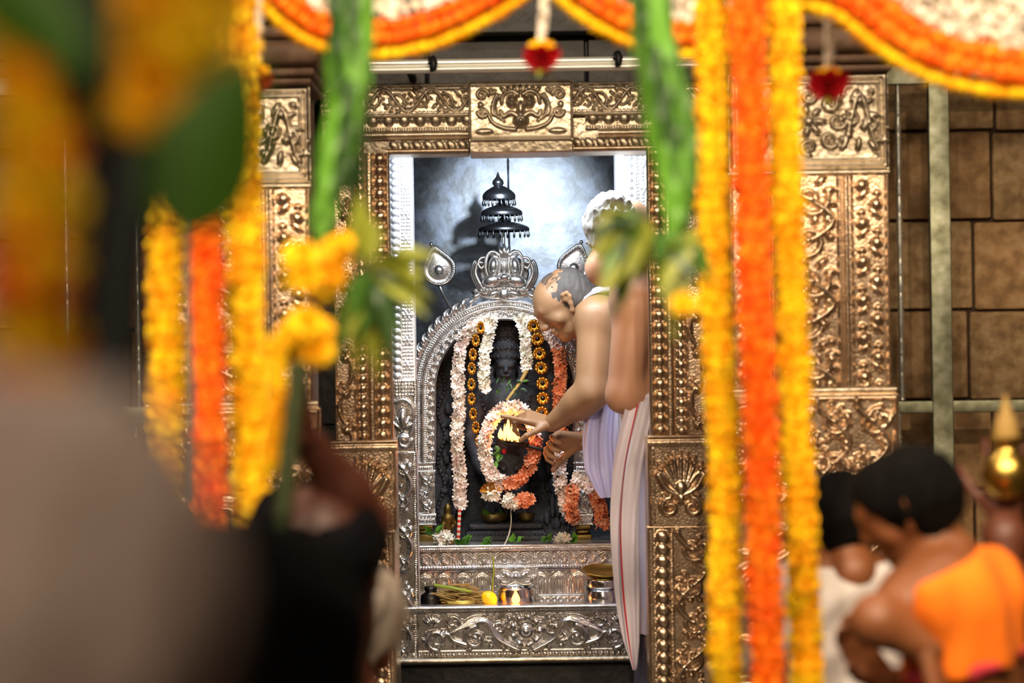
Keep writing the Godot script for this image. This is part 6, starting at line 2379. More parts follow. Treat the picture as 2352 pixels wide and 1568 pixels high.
# ------------------------------------------------ on and round the idol
func make_idol_flowers() -> void:
	var rng := RandomNumberGenerator.new()
	rng.seed = 77
	var d := 8.97
	var k := d / F
	var garlands := [
		["long white flower garland hanging down the left side of the idol to its pedestal", [[1120, 738, d], [1088, 752, d - 0.02], [1062, 784, d - 0.03], [1052, 850, d - 0.03], [1054, 930, d - 0.03], [1050, 1010, d - 0.03], [1056, 1080, d - 0.03], [1058, 1165, d - 0.03]], "pink_petal", 14.0, 2.0, 2.0],
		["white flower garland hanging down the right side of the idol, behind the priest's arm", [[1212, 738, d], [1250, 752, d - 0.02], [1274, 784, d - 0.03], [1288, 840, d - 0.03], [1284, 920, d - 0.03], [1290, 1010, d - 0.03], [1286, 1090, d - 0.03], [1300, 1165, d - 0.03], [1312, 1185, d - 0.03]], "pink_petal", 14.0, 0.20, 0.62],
		["short white flower garland beside the crown of the idol, left of its face", [[1130, 732, d - 0.03], [1122, 770, d - 0.04], [1112, 830, d - 0.05], [1113, 892, d - 0.05]], "white_petal", 9.5, 2.0, 2.0],
		["short white flower garland beside the crown of the idol, right of its face", [[1196, 732, d - 0.03], [1206, 770, d - 0.04], [1208, 800, d - 0.05], [1212, 852, d - 0.05]], "white_petal", 9.5, 2.0, 2.0],
	]
	for g in garlands:
		var path := pline(g[1], 40)
		var o := thing("flower_garland", g[0], "garland", path[0], "white garlands on the idol")
		thread(o, path, 0.002)
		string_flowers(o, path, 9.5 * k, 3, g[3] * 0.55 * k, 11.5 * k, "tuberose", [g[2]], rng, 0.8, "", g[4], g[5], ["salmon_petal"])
	# ring of flowers round the small lamp-lit image
	var ring := []
	for i in 41:
		var a := -PI * 0.42 + TAU * i / 40.0
		ring.append(P(1171 + cos(a) * 58 - 4 * sin(a), 1022 + sin(a) * 88, d - 0.13))
	var o := thing("ring_garland", "ring-shaped pale flower garland around the small image, with salmon-orange flowers at lower right", "garland", ring[0])
	thread(o, ring, 0.002)
	string_flowers(o, ring, 10 * k, 3, 8.0 * k, 12 * k, "tuberose", ["pink_petal"], rng, 0.8, "", 0.17, 0.50, ["salmon_petal"])  # flowers at the right and bottom are salmon by themselves
	# a loop of flowers at the lower right
	var loop := pline([[1330, 1098, d - 0.06], [1316, 1130, d - 0.07], [1312, 1170, d - 0.07], [1324, 1198, d - 0.07]], 16)
	o = thing("flower_garland", "short loop of salmon-orange flowers near the foot of the idol, beside the hanging waist cloth", "garland", loop[0])
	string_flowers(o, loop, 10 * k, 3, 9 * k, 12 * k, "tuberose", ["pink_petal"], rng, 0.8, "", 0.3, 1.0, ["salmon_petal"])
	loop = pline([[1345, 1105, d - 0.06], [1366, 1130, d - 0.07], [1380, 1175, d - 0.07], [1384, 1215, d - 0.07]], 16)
	o = thing("flower_garland", "salmon-orange flower garland in the shadow of the waist cloth, right of the short loop", "garland", loop[0])
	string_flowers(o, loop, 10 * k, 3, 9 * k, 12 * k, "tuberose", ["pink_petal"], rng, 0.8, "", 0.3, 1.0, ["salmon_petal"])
	# gold medallion strings
	for s in [["gold medallion necklace hanging at the left of the idol", [[1104, 752, d - 0.05], [1090, 790, d - 0.06], [1084, 840, d - 0.06], [1083, 900, d - 0.06], [1087, 950, d - 0.06], [1097, 1000, d - 0.06], [1106, 1035, d - 0.06]], 0.62], ["gold medallion necklace hanging at the right of the idol", [[1226, 748, d - 0.05], [1234, 775, d - 0.06], [1240, 820, d - 0.06], [1246, 880, d - 0.06], [1246, 930, d - 0.06], [1240, 975, d - 0.06]], 1.0]]:
		var path := pline(s[1], 60)
		o = thing("medallion_necklace", s[0], "necklace", path[0], "gold medallion necklaces")
		var last: Vector3 = path[0] + Vector3(0, 1, 0)
		for p in path:
			if last.distance_to(p) < 31.0 * k: continue
			last = p
			var b := MB.new()
			var t := Transform3D(Basis(Vector3.RIGHT, PI / 2) * Basis.from_scale(Vector3(s[2], 1, 1)), p)
			b.lathe([Vector2(0.0005, -3 * k), Vector2(13 * k, -3 * k), Vector2(15 * k, 0.0), Vector2(12 * k, 3 * k), Vector2(8 * k, 2 * k), Vector2(0.0005, 2 * k)], 20, t)
			for i in 9:
				var a := TAU * i / 9
				b.ball(p + Vector3(cos(a) * 11.5 * k * s[2], sin(a) * 11.5 * k, 0.004), Vector3(4.2 * s[2], 4.2, 4.2) * k, 7, 5)
			var m := part("medallion", b.done(), M.gold, o)
			b = MB.new()
			b.ball(p + Vector3(0, 0, 0.003), Vector3(6 * s[2], 6, 5) * k, 10, 7)
			part("dark_gem", b.done(), M.gem, m)
	# pale stalk lying across the chest
	o = thing("flower_stalk", "pale straw-coloured stalk slanting across the chest of the idol", "stalk", P(1205, 862, d - 0.06))
	var b := MB.new()
	b.tube(pline([[1210, 850, d - 0.07], [1196, 876, d - 0.08], [1180, 898, d - 0.09], [1163, 920, d - 0.10]], 10), [4 * k, 5 * k, 4.6 * k, 4.4 * k, 4 * k, 4 * k, 4 * k, 4 * k, 3.6 * k, 3.4 * k, 3 * k], 8)
	part("stem", b.done(), M.straw, o)
	# sprigs on the chest
	o = thing("basil_sprig", "small sprig of green and purple leaves on the chest of the idol", "sprig", P(1150, 890, d - 0.09))
	for i in 14:
		var c := P(1145 + (i * 37) % 60, 868 + (i * 23) % 44, d - 0.09)
		part("leaf", leaf_at(c, c + Vector3(rng.randf_range(-1, 1), rng.randf_range(-1, 0.6), 0.3) * 0.022, 0.0045, Vector3(0.7, 0.5, 0.2), 0.002), M.leaf_mid if i % 3 else M.leaf_dark, o)
	o = thing("basil_sprig", "small green sprig with a red berry inside the ring garland", "sprig", P(1140, 1040, d - 0.12))
	for i in 8:
		var c := P(1138 + (i * 13) % 18, 1024 + i * 5.0, d - 0.125)
		part("leaf", leaf_at(c, c + Vector3(rng.randf_range(-0.9, 0.9), rng.randf_range(-1, 0.4), 0.3) * 0.030, 0.008, Vector3(0.7, 0.5, 0.2), 0.002), M.leaf_bright if i % 2 else M.leaf_mid, o)
	b = MB.new()
	b.ball(P(1158, 1036, d - 0.135), Vector3(0.008, 0.009, 0.008), 10, 8)
	part("berry", b.done(), M.red_petal, o)
	# the small image that the ring frames
	o = thing("small_image", "small dark processional image inside the ring garland, with gold ornaments", "statue", P(1172, 1120, d - 0.08))
	var h := SDF.new(0.005)
	h.bone(P(1172, 975, d - 0.06), P(1172, 985, d - 0.06), 0.024, 0.022, 0.01)
	h.bone(P(1172, 950, d - 0.06), P(1172, 962, d - 0.06), 0.010, 0.020, 0.01)
	h.bone(P(1155, 1018, d - 0.06), P(1189, 1018, d - 0.06), 0.020, 0.020, 0.01)
	h.bone(P(1172, 1020, d - 0.06), P(1172, 1075, d - 0.06), 0.034, 0.040, 0.02)
	h.bone(P(1145, 1098, d - 0.065), P(1199, 1098, d - 0.065), 0.026, 0.026, 0.02)
	for t in [-1.0, 1.0]:
		h.bone(P(1172 + t * 22, 1020, d - 0.06), P(1172 + t * 32, 1055, d - 0.065), 0.014, 0.012, 0.01)
		h.bone(P(1172 + t * 32, 1055, d - 0.065), P(1172 + t * 14, 1075, d - 0.11), 0.012, 0.010, 0.01)
	part("figure", h.mesh(), M.idol_stone, o)
	b = MB.new()
	for i in 9:
		var a := PI * i / 8.0
		b.ball(P(1172 - cos(a) * 20, 1004 + sin(a) * 16, d - 0.11), Vector3(3.4, 3.4, 3.4) * k, 7, 5)
	b.lathe([Vector2(20 * k, 0), Vector2(22 * k, 4 * k), Vector2(16 * k, 12 * k), Vector2(6 * k, 26 * k), Vector2(0.0005, 32 * k)], 14, Transform3D(Basis(), P(1172, 962, d - 0.06)))
	part("gold_ornaments", b.done(), M.gold, o)
	for q in [[1128, 1134, "gold-tipped flower tuft at the foot of the ring garland"], [1172, 1152, "pale flower tuft below the ring garland, beside the brass bowl"], [1205, 1150, "salmon-orange flower tuft below the ring garland, right of the pale one"]]:
		o = thing("flower_tuft", q[2], "flowers", P(q[0], q[1], d - 0.12))
		for i in 15:
			var v := Vector3(rng.randf_range(-1, 1), rng.randf_range(-0.8, 0.8), rng.randf_range(0.0, 1))
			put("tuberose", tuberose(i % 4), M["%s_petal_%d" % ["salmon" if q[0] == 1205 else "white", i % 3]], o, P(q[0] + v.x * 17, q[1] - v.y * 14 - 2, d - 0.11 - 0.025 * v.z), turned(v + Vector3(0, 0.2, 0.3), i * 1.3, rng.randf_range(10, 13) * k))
		if q[0] == 1128:
			for i in 9:
				b = MB.new()
				var a := PI * (0.1 + 0.8 * i / 8.0)
				b.tube([P(q[0], q[1], d - 0.13), P(q[0] + cos(a) * 18, q[1] - sin(a) * 18, d - 0.13), P(q[0] + cos(a) * 27, q[1] - sin(a) * 27, d - 0.13)], [1.6 * k, 2.4 * k, 4 * k], 7)
				part("gold_tip", b.done(), M.gold, o)
	# brass bowls in front of the pedestal
	for q in [[1135, 1190, 34, "shallow brass bowl with leaves in front of the pedestal, under the ring garland"], [1208, 1176, 22, "small brass lamp bowl with a glint, right of the shallow brass bowl"]]:
		var at := Vector3(P(q[0], q[1], 8.99).x, P(1160, 1200, 8.97).y + 0.02, -8.99)
		o = thing("brass_bowl", q[3], "bowl", at)
		b = MB.new()
		var r: float = q[2] * k
		b.lathe([Vector2(0.0005, -0.018), Vector2(r * 0.55, -0.018), Vector2(r * 0.85, -0.008), Vector2(r, 0.006), Vector2(r * 1.03, 0.009), Vector2(r * 0.97, 0.008), Vector2(r * 0.8, -0.004), Vector2(r * 0.5, -0.012), Vector2(0.0005, -0.013)], 30, Transform3D(Basis(), at))
		part("bowl_body", b.done(), M.old_brass, o)
		if q[2] > 30:
			for i in 5:
				var c := at + Vector3(-0.03 + i * 0.014, 0.004, 0.01)
				part("leaf", leaf_at(c, c + Vector3(rng.randf_range(-1, 1), rng.randf_range(0.2, 0.9), 0.4) * 0.03, 0.007, Vector3(0.7, 0.1, 0.6), 0.002), M.leaf_bright if i % 2 else M.leaf_mid, o)
	# thread hanging from the tuft
	o = thing("hanging_thread", "thin pale string hanging from the flower tuft down to the altar edge", "string", P(1173, 1180, 8.93))
	b = MB.new()
	b.tube(pline([[1173, 1170, 8.95], [1174, 1200, 8.92], [1168, 1230, 8.84], [1158, 1252, 8.785]], 14), 0.0024, 6)
	part("string", b.done(), M.thread, o)

func make_offerings() -> void:
	var rng := RandomNumberGenerator.new()
	rng.seed = 91
	var d := 8.86
	var k := d / F
	# small brass figure and the striped stick at the left of the altar top
	var o := thing("brass_figurine", "small standing brass figurine with a hand on its hip, beside the idol's slab", "figurine", Vector3(P(1028, 1250, d).x, altar_top, -d))
	var h := SDF.new(0.004)
	var B := func(x: float, y: float, z := 0.0) -> Vector3: return P(1028 + x, y - 3, d - z)
	h.bone(B.call(0, 1172), B.call(0, 1178), 0.013, 0.012, 0.006)
	h.bone(B.call(0, 1160), B.call(0, 1166), 0.005, 0.010, 0.006)
	h.bone(B.call(-7, 1192), B.call(7, 1192), 0.011, 0.011, 0.006)
	h.bone(B.call(0, 1194), B.call(0, 1214), 0.017, 0.013, 0.008)
	h.bone(B.call(-3, 1218), B.call(-4, 1246), 0.012, 0.008, 0.006)
	h.bone(B.call(4, 1218), B.call(5, 1246), 0.012, 0.008, 0.006)
	h.bone(B.call(9, 1192), B.call(19, 1204), 0.008, 0.006, 0.004)
	h.bone(B.call(19, 1204), B.call(10, 1216), 0.006, 0.006, 0.004)
	h.bone(B.call(-9, 1192), B.call(-12, 1222, 0.02), 0.008, 0.006, 0.004)
	part("figure", h.mesh(), M.old_brass, o)
	block("foot_plate", M.old_brass, o, 1012, 1240, 1044, row_of(altar_top, 1028, d - 0.03) - 0.3, d - 0.03, d + 0.03, 0.003)
	o = thing("striped_stick", "slim stick wound with red and white thread, under the long left garland", "stick", P(1052, 1252, d))
	for i in 14:
		var b := MB.new()
		b.tube([P(1056 - i * 0.28, 1164 + i * 5.9, d - 0.02), P(1056 - (i + 1) * 0.28, 1164 + (i + 1) * 5.9, d - 0.02)], 4.2 * k, 10)
		part("thread_band", b.done(), M.red_thread if i % 2 else M.thread, o)
	# flowers and leaves on the altar edge
	for q in [[1022, 1238, 16, 24.0, "heap of white flowers on the left end of the altar top"], [1292, 1240, 9, 16.0, "small heap of white flowers on the right of the altar top, by the green leaves"]]:
		o = thing("flower_heap", q[4], "flowers", P(q[0], 1252, 8.83))
		for i in q[2]:
			put("tuberose", tuberose(i % 4), M["white_petal_%d" % (i % 3)], o, P(q[0] + rng.randf_range(-1, 1) * q[3], q[1] + rng.randf_range(-14, 8), 8.83 + rng.randf_range(-0.03, 0.03)), turned(Vector3(rng.randf_range(-1, 1), rng.randf_range(0, 1), rng.randf_range(0.1, 1)), rng.randf() * TAU, 12 * k))
	for q in [[1000, 1222, 5, "M", "green leaf sprig left of the white flower heap on the altar"], [1062, 1246, 7, "M", "low tuft of green leaves right of the white flower heap on the altar"], [1118, 1246, 4, "M", "few green leaves on the altar edge below the shallow brass bowl"], [1180, 1240, 4, "B", "pair of broad green leaves on the altar edge below the hanging string"], [1252, 1240, 3, "M", "single green leaf sprig on the altar edge, left of the small flower heap"], [1318, 1238, 6, "B", "yellow-green leaf tuft beside the small flower heap"]]:
		o = thing("leaf_sprig", q[4], "leaves", P(q[0], 1252, 8.82), "leaf sprigs on the altar edge")
		for i in q[2]:
			var c := P(q[0] + rng.randf_range(-10, 10), q[1] + 4, 8.82)
			var tip := c + Vector3(rng.randf_range(-1, 1), rng.randf_range(-0.15, 1), rng.randf_range(-0.1, 0.5)) * 0.034
			part("leaf", leaf_at(c, tip, 0.011, Vector3(0.8, 0.3, 0.5), 0.003), M.leaf_bright if (i % 2 or q[3] == "B") else M.leaf_mid, o)
	# things standing on the lower step, behind the sill
	d = 8.68
	k = d / F
	var fl := 1392.0
	o = thing("dark_jar", "small dark metal jar at the left end of the step behind the silver sill", "jar", P(990, fl, d))
	var b := MB.new()
	b.lathe([Vector2(0.0005, 0), Vector2(23 * k, 0), Vector2(24 * k, 14 * k), Vector2(23 * k, 26 * k), Vector2(13 * k, 33 * k), Vector2(13 * k, 37 * k), Vector2(15 * k, 39 * k), Vector2(14 * k, 46 * k), Vector2(0.0005, 47 * k)], 26)
	part("jar_body", b.done(), M.dark_metal, o, Vector3.ZERO)
	o = thing("straw_bundle", "bundle of dry straw in a brass tray beside the lemon", "bundle", P(1058, fl, d))
	b = MB.new()
	b.lathe([Vector2(0.0005, 0), Vector2(44 * k, 0), Vector2(52 * k, 14 * k), Vector2(53 * k, 16 * k), Vector2(50 * k, 15 * k), Vector2(42 * k, 3 * k), Vector2(0.0005, 3 * k)], 30, Transform3D(), 0.7)
	part("brass_tray", b.done(), M.vessel_brass, o, Vector3.ZERO)
	b = MB.new()
	for i in 190:
		var x := rng.randf_range(-42, 40) * k
		var y := rng.randf_range(6, 50) * k * (1.0 - absf(x) / (80 * k))
		var a := rng.randf_range(-0.7, 0.5)
		var l := rng.randf_range(14, 32) * k
		var z := rng.randf_range(-0.03, 0.035)
		b.tube([Vector3(x - cos(a) * l, y - sin(a) * l * 0.4 + 0.004, z), Vector3(x, y + 0.005, z + rng.randf_range(-0.004, 0.004)), Vector3(x + cos(a) * l, y + sin(a) * l * 0.4 + 0.002, z)], 0.0016, 5)
	var st := part("straw", b.done(), M.straw, o, Vector3.ZERO)
	st.set_meta("kind", "stuff")
	o = thing("green_stick", "yellow-green stick lying across the straw bundle", "stick", P(1040, 1348, d - 0.05))
	b = MB.new()
	b.tube(pline([[998, 1343, d - 0.04], [1040, 1350, d - 0.055], [1082, 1358, d - 0.05]], 8), 3.6 * k, 8)
	part("stem", b.done(), M.green_stem, o)
	o = thing("lemon", "bright yellow lemon on the step beside the straw bundle", "lemon", P(1124, fl, d - 0.05))
	b = MB.new()
	var prof := []
	for i in 15:
		var a := -PI / 2 + PI * i / 14
		prof.append(Vector2(maxf(0.0005, cos(a) * 17 * k), sin(a) * 19 * k * (1.0 + 0.08 * pow(absf(sin(a)), 8.0))))
	b.lathe(prof, 22, Transform3D(Basis(Vector3(0.3, 0.2, 1).normalized(), 0.9), Vector3(0, 17.5 * k, 0)))
	part("fruit", b.done(), M.lemon, o, Vector3.ZERO)
	o = thing("plant_stem", "thin green stem standing up in front of the silver centre block", "stem", P(1133, fl, d - 0.02))
	b = MB.new()
	b.tube(pline([[1132, 1391, d], [1131, 1350, d], [1134, 1310, d], [1132, 1276, d]], 10), 2.0 * k, 7)
	part("stem", b.done(), M.green_stem, o)
	o = thing("steel_bowl", "round steel bowl behind the small oil lamp on the step", "bowl", P(1184, fl, d))
	b = MB.new()
	b.lathe([Vector2(0.0005, 0), Vector2(34 * k, 0), Vector2(41 * k, 10 * k), Vector2(43 * k, 26 * k), Vector2(40 * k, 38 * k), Vector2(41 * k, 43 * k), Vector2(44 * k, 45 * k), Vector2(42 * k, 44 * k), Vector2(38 * k, 38 * k), Vector2(38 * k, 20 * k), Vector2(0.0005, 6 * k)], 36)
	part("bowl_body", b.done(), M.polished_steel, o, Vector3.ZERO)
	# oil lamp with one flame in front of it
	var at := P(1185, fl, d - 0.09)
	o = thing("oil_lamp", "small oil lamp with one bright flame in front of the steel bowl", "lamp", at)
	b = MB.new()
	b.lathe([Vector2(0.0005, 0), Vector2(10 * k, 0), Vector2(14 * k, 4 * k), Vector2(15 * k, 7 * k), Vector2(12 * k, 6 * k), Vector2(0.0005, 4 * k)], 20)
	part("dish", b.done(), M.vessel_brass, o, Vector3.ZERO)
	part("flame", flame_mesh(9.5 * k, 30 * k), M.flame, o, Vector3(0, 6 * k, 0))
	flame_light("oil_lamp_light", at + Vector3(0, 0.028, 0.0), 0.02, 0.010)
	# steel pot with a brass rim tray on top
	o = thing("stacked_pot", "stacked steel pots under a tilted brass plate, on the step beside the priest's dhoti", "pot", P(1386, fl - 4, d))
	b = MB.new()
	b.lathe([Vector2(0.0005, 0), Vector2(42 * k, 0), Vector2(47 * k, 8 * k), Vector2(47 * k, 22 * k), Vector2(43 * k, 33 * k), Vector2(44 * k, 36 * k), Vector2(0.0005, 36.5 * k)], 36)
	part("lower_pot", b.done(), M.polished_steel, o, Vector3.ZERO)
	b = MB.new()
	b.lathe([Vector2(0.0005, 36 * k), Vector2(44 * k, 36 * k), Vector2(46 * k, 44 * k), Vector2(45 * k, 56 * k), Vector2(43 * k, 62 * k), Vector2(0.0005, 62.5 * k)], 36)
	part("upper_pot", b.done(), M.polished_steel, o, Vector3.ZERO)
	b = MB.new()
	b.lathe([Vector2(0.0005, 0), Vector2(38 * k, 0), Vector2(47 * k, 11 * k), Vector2(50 * k, 12 * k), Vector2(47 * k, 13 * k), Vector2(37 * k, 3 * k), Vector2(0.0005, 3 * k)], 36, Transform3D(Basis(Vector3(1, 0, -0.25).normalized(), 0.22), Vector3(0, 68 * k, 0)))
	part("brass_plate", b.done(), M.vessel_brass, o, Vector3.ZERO)

func flame_mesh(r: float, h: float) -> ArrayMesh:
	var b := MB.new()
	b.lathe([Vector2(0.0004, 0), Vector2(r * 0.55, h * 0.04), Vector2(r * 0.95, h * 0.2), Vector2(r, h * 0.36), Vector2(r * 0.8, h * 0.56), Vector2(r * 0.45, h * 0.78), Vector2(r * 0.14, h * 0.95), Vector2(0.0003, h)], 14)
	return b.done()

func flame_light(called: String, at: Vector3, energy: float, size: float) -> void:
	var l := OmniLight3D.new()
	l.name = called
	l.light_color = Color(1.0, 0.55, 0.2)
	l.light_energy = energy
	l.light_size = size
	l.omni_range = 6.0
	l.omni_attenuation = 2.0
	l.shadow_enabled = true
	l.position = at
	add_child(l, true)

func make_aarti() -> void:
	var d := 8.82
	var k := d / F
	var o := thing("aarti_lamp", "hand-held oil lamp plate with several tall flames, held by the bending priest", "lamp", P(1180, 1020, d))
	var b := MB.new()
	b.lathe([Vector2(0.0005, -8 * k), Vector2(20 * k, -8 * k), Vector2(32 * k, 0), Vector2(35 * k, 5 * k), Vector2(32 * k, 5 * k), Vector2(22 * k, -3 * k), Vector2(0.0005, -4 * k)], 28, Transform3D(Basis(Vector3(0, 0, 1), -0.12), P(1182, 1018, d)))
	part("lamp_plate", b.done(), M.dark_metal, o)
	b = MB.new()
	b.tube(pline([[1206, 1022, d], [1236, 1030, d], [1262, 1032, d + 0.01], [1300, 1030, d + 0.03]], 10), [5 * k, 4.6 * k, 4.2 * k, 4.2 * k, 4.2 * k, 4.4 * k, 4.6 * k, 4.8 * k, 5 * k, 5.2 * k, 4 * k], 10)
	part("handle", b.done(), M.dark_metal, o)
	for f in [[1150, 1008, 6.5, 26.0, 0.0], [1159, 1013, 3.6, 40.0, -0.014], [1168, 1012, 5.2, 58.0, 0.01], [1176, 1016, 4.2, 42.0, -0.016], [1184, 1012, 5.6, 54.0, 0.012], [1190, 1016, 3.6, 34.0, -0.012], [1163, 1000, 3.6, 28.0, 0.016]]:
		part("flame", flame_mesh(f[2] * k, f[3] * k), M.flame, o, P(f[0], f[1], d + f[4]) - o.position)
	flame_light("aarti_light", P(1171, 994, d - 0.012), 0.05, 0.028)

# ------------------------------------------------ swags across the top
func make_swags() -> void:
	var rng := RandomNumberGenerator.new()
	rng.seed = 15
	var d := 5.05
	var k := d / F
	swag([[606, 18], [690, 84], [780, 116], [885, 124], [1000, 100], [1100, 55], [1170, 14], [1225, -30]], d, 21.0, 25.0, "flower swag of white, orange and yellow bands above the left half of the doorway", rng)
	swag([[1262, -26], [1330, 34], [1420, 84], [1500, 112], [1590, 124], [1690, 106], [1780, 56], [1850, 4]], d, 21.0, 25.0, "flower swag of yellow and orange bands above the doorway, crossed by a long green leaf", rng)
	swag([[1845, 10], [1925, 34], [2000, 96], [2080, 148], [2170, 186], [2260, 206], [2360, 214], [2460, 206], [2560, 180]], d - 0.25, 23.0, 36.0, "big flower swag of white, orange and yellow bands in the upper right corner", rng)
	swag([[250, 60], [330, 100], [420, 108], [500, 84], [560, 30], [590, -20]], d, 21.0, 30.0, "flower swag left of the doorway, mostly hidden by the dark leaves", rng)
	# pendants
	for q in [[1252, -60, 94, 1243, "white string pendant with a red rose, hanging between the two middle swags", 27.0], [1900, -40, 156, 1903, "white string pendant with a yellow cuff and a spread red rose, beside the big swag", 32.0], [588, -40, 150, 592, "pendant with a dark red rose beside the stone bracket at the left", 20.0]]:
		var dd := d - 0.12
		var kk := dd / F
		var o := thing("rose_pendant", q[4], "pendant", P(q[0], q[1], dd), "rose pendants of the swags")
		var path := pline([[q[0], q[1], dd], [(q[0] + q[3]) / 2.0 + 2, (q[1] + q[2]) / 2.0, dd], [q[3], q[2], dd]], 12)
		thread(o, path, 0.0016)
		cord(o, path[0], 5.05)
		string_flowers(o, path, 10 * kk, 3, 5 * kk, 8.5 * kk, "tuberose", ["white_petal"], rng)
		var c := P(q[3], q[2] + 12, dd)
		for i in 6:
			var a := TAU * i / 6
			put("marigold", marigold(i % 4), M["yellow_petal_%d" % (i % 3)], o, c + Vector3(cos(a) * 17 * kk, 0, sin(a) * 17 * kk), turned(Vector3(cos(a), 0.1, sin(a)), a, 14 * kk))
		for i in 5:
			var a := TAU * i / 5 + 0.5
			put("rose", rose(i % 3), M.red_petal, o, c + Vector3(cos(a) * 18 * kk, -30 * kk, sin(a) * 18 * kk), turned(Vector3(cos(a) * 0.9, -0.7, sin(a) * 0.9), a, q[5] * kk))
		for i in 4:
			var a := TAU * i / 4 + 0.3
			var p0 := c + Vector3(0, -40 * kk, 0)
			part("leaf", leaf_at(p0, p0 + Vector3(cos(a) * 26, -34, sin(a) * 26) * kk, 9 * kk, Vector3(-sin(a), 0.2, cos(a)), 0.0), M.leaf_olive, o)

func swag(pts: Array, d: float, ry: float, ro: float, label: String, rng: RandomNumberGenerator) -> void:
	var k := d / F
	var w := []
	for q in pts: w.append(Vector2(q[0], q[1]))
	var c := curve(w, 48)
	var o := thing("flower_swag", label, "swag", P(c[24].x, c[24].y, d), "flower swags across the top")
	var row := func(off: float, dz: float) -> Array:
		var out := []
		for i in c.size():
			var t: Vector2 = (c[mini(i + 1, c.size() - 1)] - c[maxi(i - 1, 0)]).normalized()
			var n := Vector2(t.y, -t.x)
			var q: Vector2 = c[i] + n * off
			out.append(P(q.x, q.y, d + dz))
		return out
	var y0 := ry
	string_flowers(o, row.call(0.0, 0.0), ry * 1.05 * k, 1, 0.0, ry * k, "marigold", ["yellow_petal"], rng, 0.95)
	string_flowers(o, row.call(ry * 0.7, 0.028), ry * 1.5 * k, 1, 0.0, ry * 0.95 * k, "marigold", ["yellow_petal"], rng, 0.95)
	string_flowers(o, row.call(ry + ro * 0.62, -0.012), ro * 1.15 * k, 1, 0.0, ro * 0.92 * k, "marigold", ["orange_petal"], rng, 0.95)
	string_flowers(o, row.call(ry + ro * 1.75, -0.004), ro * 1.15 * k, 1, 0.0, ro * 0.92 * k, "marigold", ["orange_petal"], rng, 0.95)
	for j in 5:
		var line: Array = row.call(ry + ro * 2.6 + j * 26.0, -0.004 + 0.006 * (j % 2))
		var keep := []
		for p in line:
			if 784.0 - (p.y - EYE) / d * F > -170.0: keep.append(p)
		if keep.size() > 3:
			string_flowers(o, keep, 27 * k, 2, 8.0 * k, 17.0 * k, "tuberose", ["white_petal"], rng, 1.0, "white_flower")
	var tie: Array = row.call(ry + ro * 0.6, 0.02)
	thread(o, tie, 0.003)
	cord(o, tie[0], 5.05)
	cord(o, tie[tie.size() - 1], 5.05)

# ------------------------------------------------ the long marigold strands
func make_strands() -> void:
	var rng := RandomNumberGenerator.new()
	rng.seed = 8
	var d := 4.7
	for q in [
		["yellow marigold strand, leftmost of the three hanging in front of the right pillar", [[1634, -70], [1638, 200], [1640, 500], [1652, 800], [1668, 1100], [1664, 1350], [1672, 1640]], 4.7, 43.0, "yellow_petal"],
		["orange marigold strand between the two yellow ones in front of the right pillar", [[1710, -70], [1722, 200], [1728, 500], [1738, 800], [1750, 1100], [1756, 1350], [1768, 1640]], 4.62, 44.0, "orange_petal"],
		["yellow marigold strand, rightmost of the three hanging in front of the right pillar", [[1806, -70], [1802, 200], [1808, 500], [1820, 800], [1834, 1100], [1846, 1350], [1858, 1640]], 4.7, 43.0, "yellow_petal"],
		["yellow marigold strand, leftmost of the three hanging at the left", [[386, 440], [380, 600], [384, 900], [386, 1150], [384, 1300]], 4.45, 45.0, "yellow_petal"],
		["orange marigold strand between the two yellow ones hanging at the left", [[470, 430], [472, 600], [478, 900], [482, 1100], [484, 1290]], 4.38, 45.0, "orange_petal"],
		["yellow marigold strand beside the dark green stalk, rightmost of the three hanging at the left", [[548, -90], [556, 180], [562, 420], [566, 700], [576, 1000], [574, 1290]], 4.45, 47.0, "yellow_petal"],
		["short yellow marigold strand touching the dark green stalk", [[632, 790], [636, 880], [632, 960], [622, 1040], [612, 1090]], 3.80, 26.0, "yellow_petal"],
	]:
		var pts := []
		for p in q[1]: pts.append([p[0], p[1], q[2]])
		var path := pline(pts, 40)
		var k: float = q[2] / F
		var o := thing("marigold_strand", q[0], "garland", path[0], "long marigold strands")
		thread(o, path, 0.002)
		if q[2] > 4.0: cord(o, path[0], 4.6)
		var r: float = q[3]
		string_flowers(o, path, r * 0.70 * k, 4, r * 0.46 * k, r * 0.62 * k, "marigold", [q[4]], rng, 0.85)
	# shiny tinsel ribbon beside the orange strand at the left
	for q in [["silvery tinsel ribbon along the left side of the left orange strand", [[432, 480], [430, 620], [434, 760], [438, 950], [440, 1090], [444, 1180], [438, 1260]], 4.36], ["scrap of silvery tinsel at the lower end of the right orange strand", [[1712, 1470], [1714, 1500], [1716, 1540]], 4.6]]:
		var path := []
		for p in q[1]: path.append(P(p[0], p[1], q[2]))
		var k: float = q[2] / F
		var o := thing("tinsel_ribbon", q[0], "ribbon", path[0], "tinsel ribbons")
		var b := strip(path, [7 * k, 9 * k, 6 * k, 10 * k, 7 * k, 10 * k, 5 * k], Vector3(0.85, 0, 0.5), Vector3(-0.5, 0, 0.85), 3.0, 0.002, 60, 5, 0.001)
		part("ribbon", b.done(), M.tinsel, o)

const POLE := 2.85

# a cord from a point up to the pole at depth d
func cord(o: Node3D, from: Vector3, d: float, r := 0.002) -> void:
	var b := MB.new()
	b.tube([from, Vector3(from.x, POLE - 0.025, -d)], r, 6)
	part("cord", b.done(), M.thread, o)

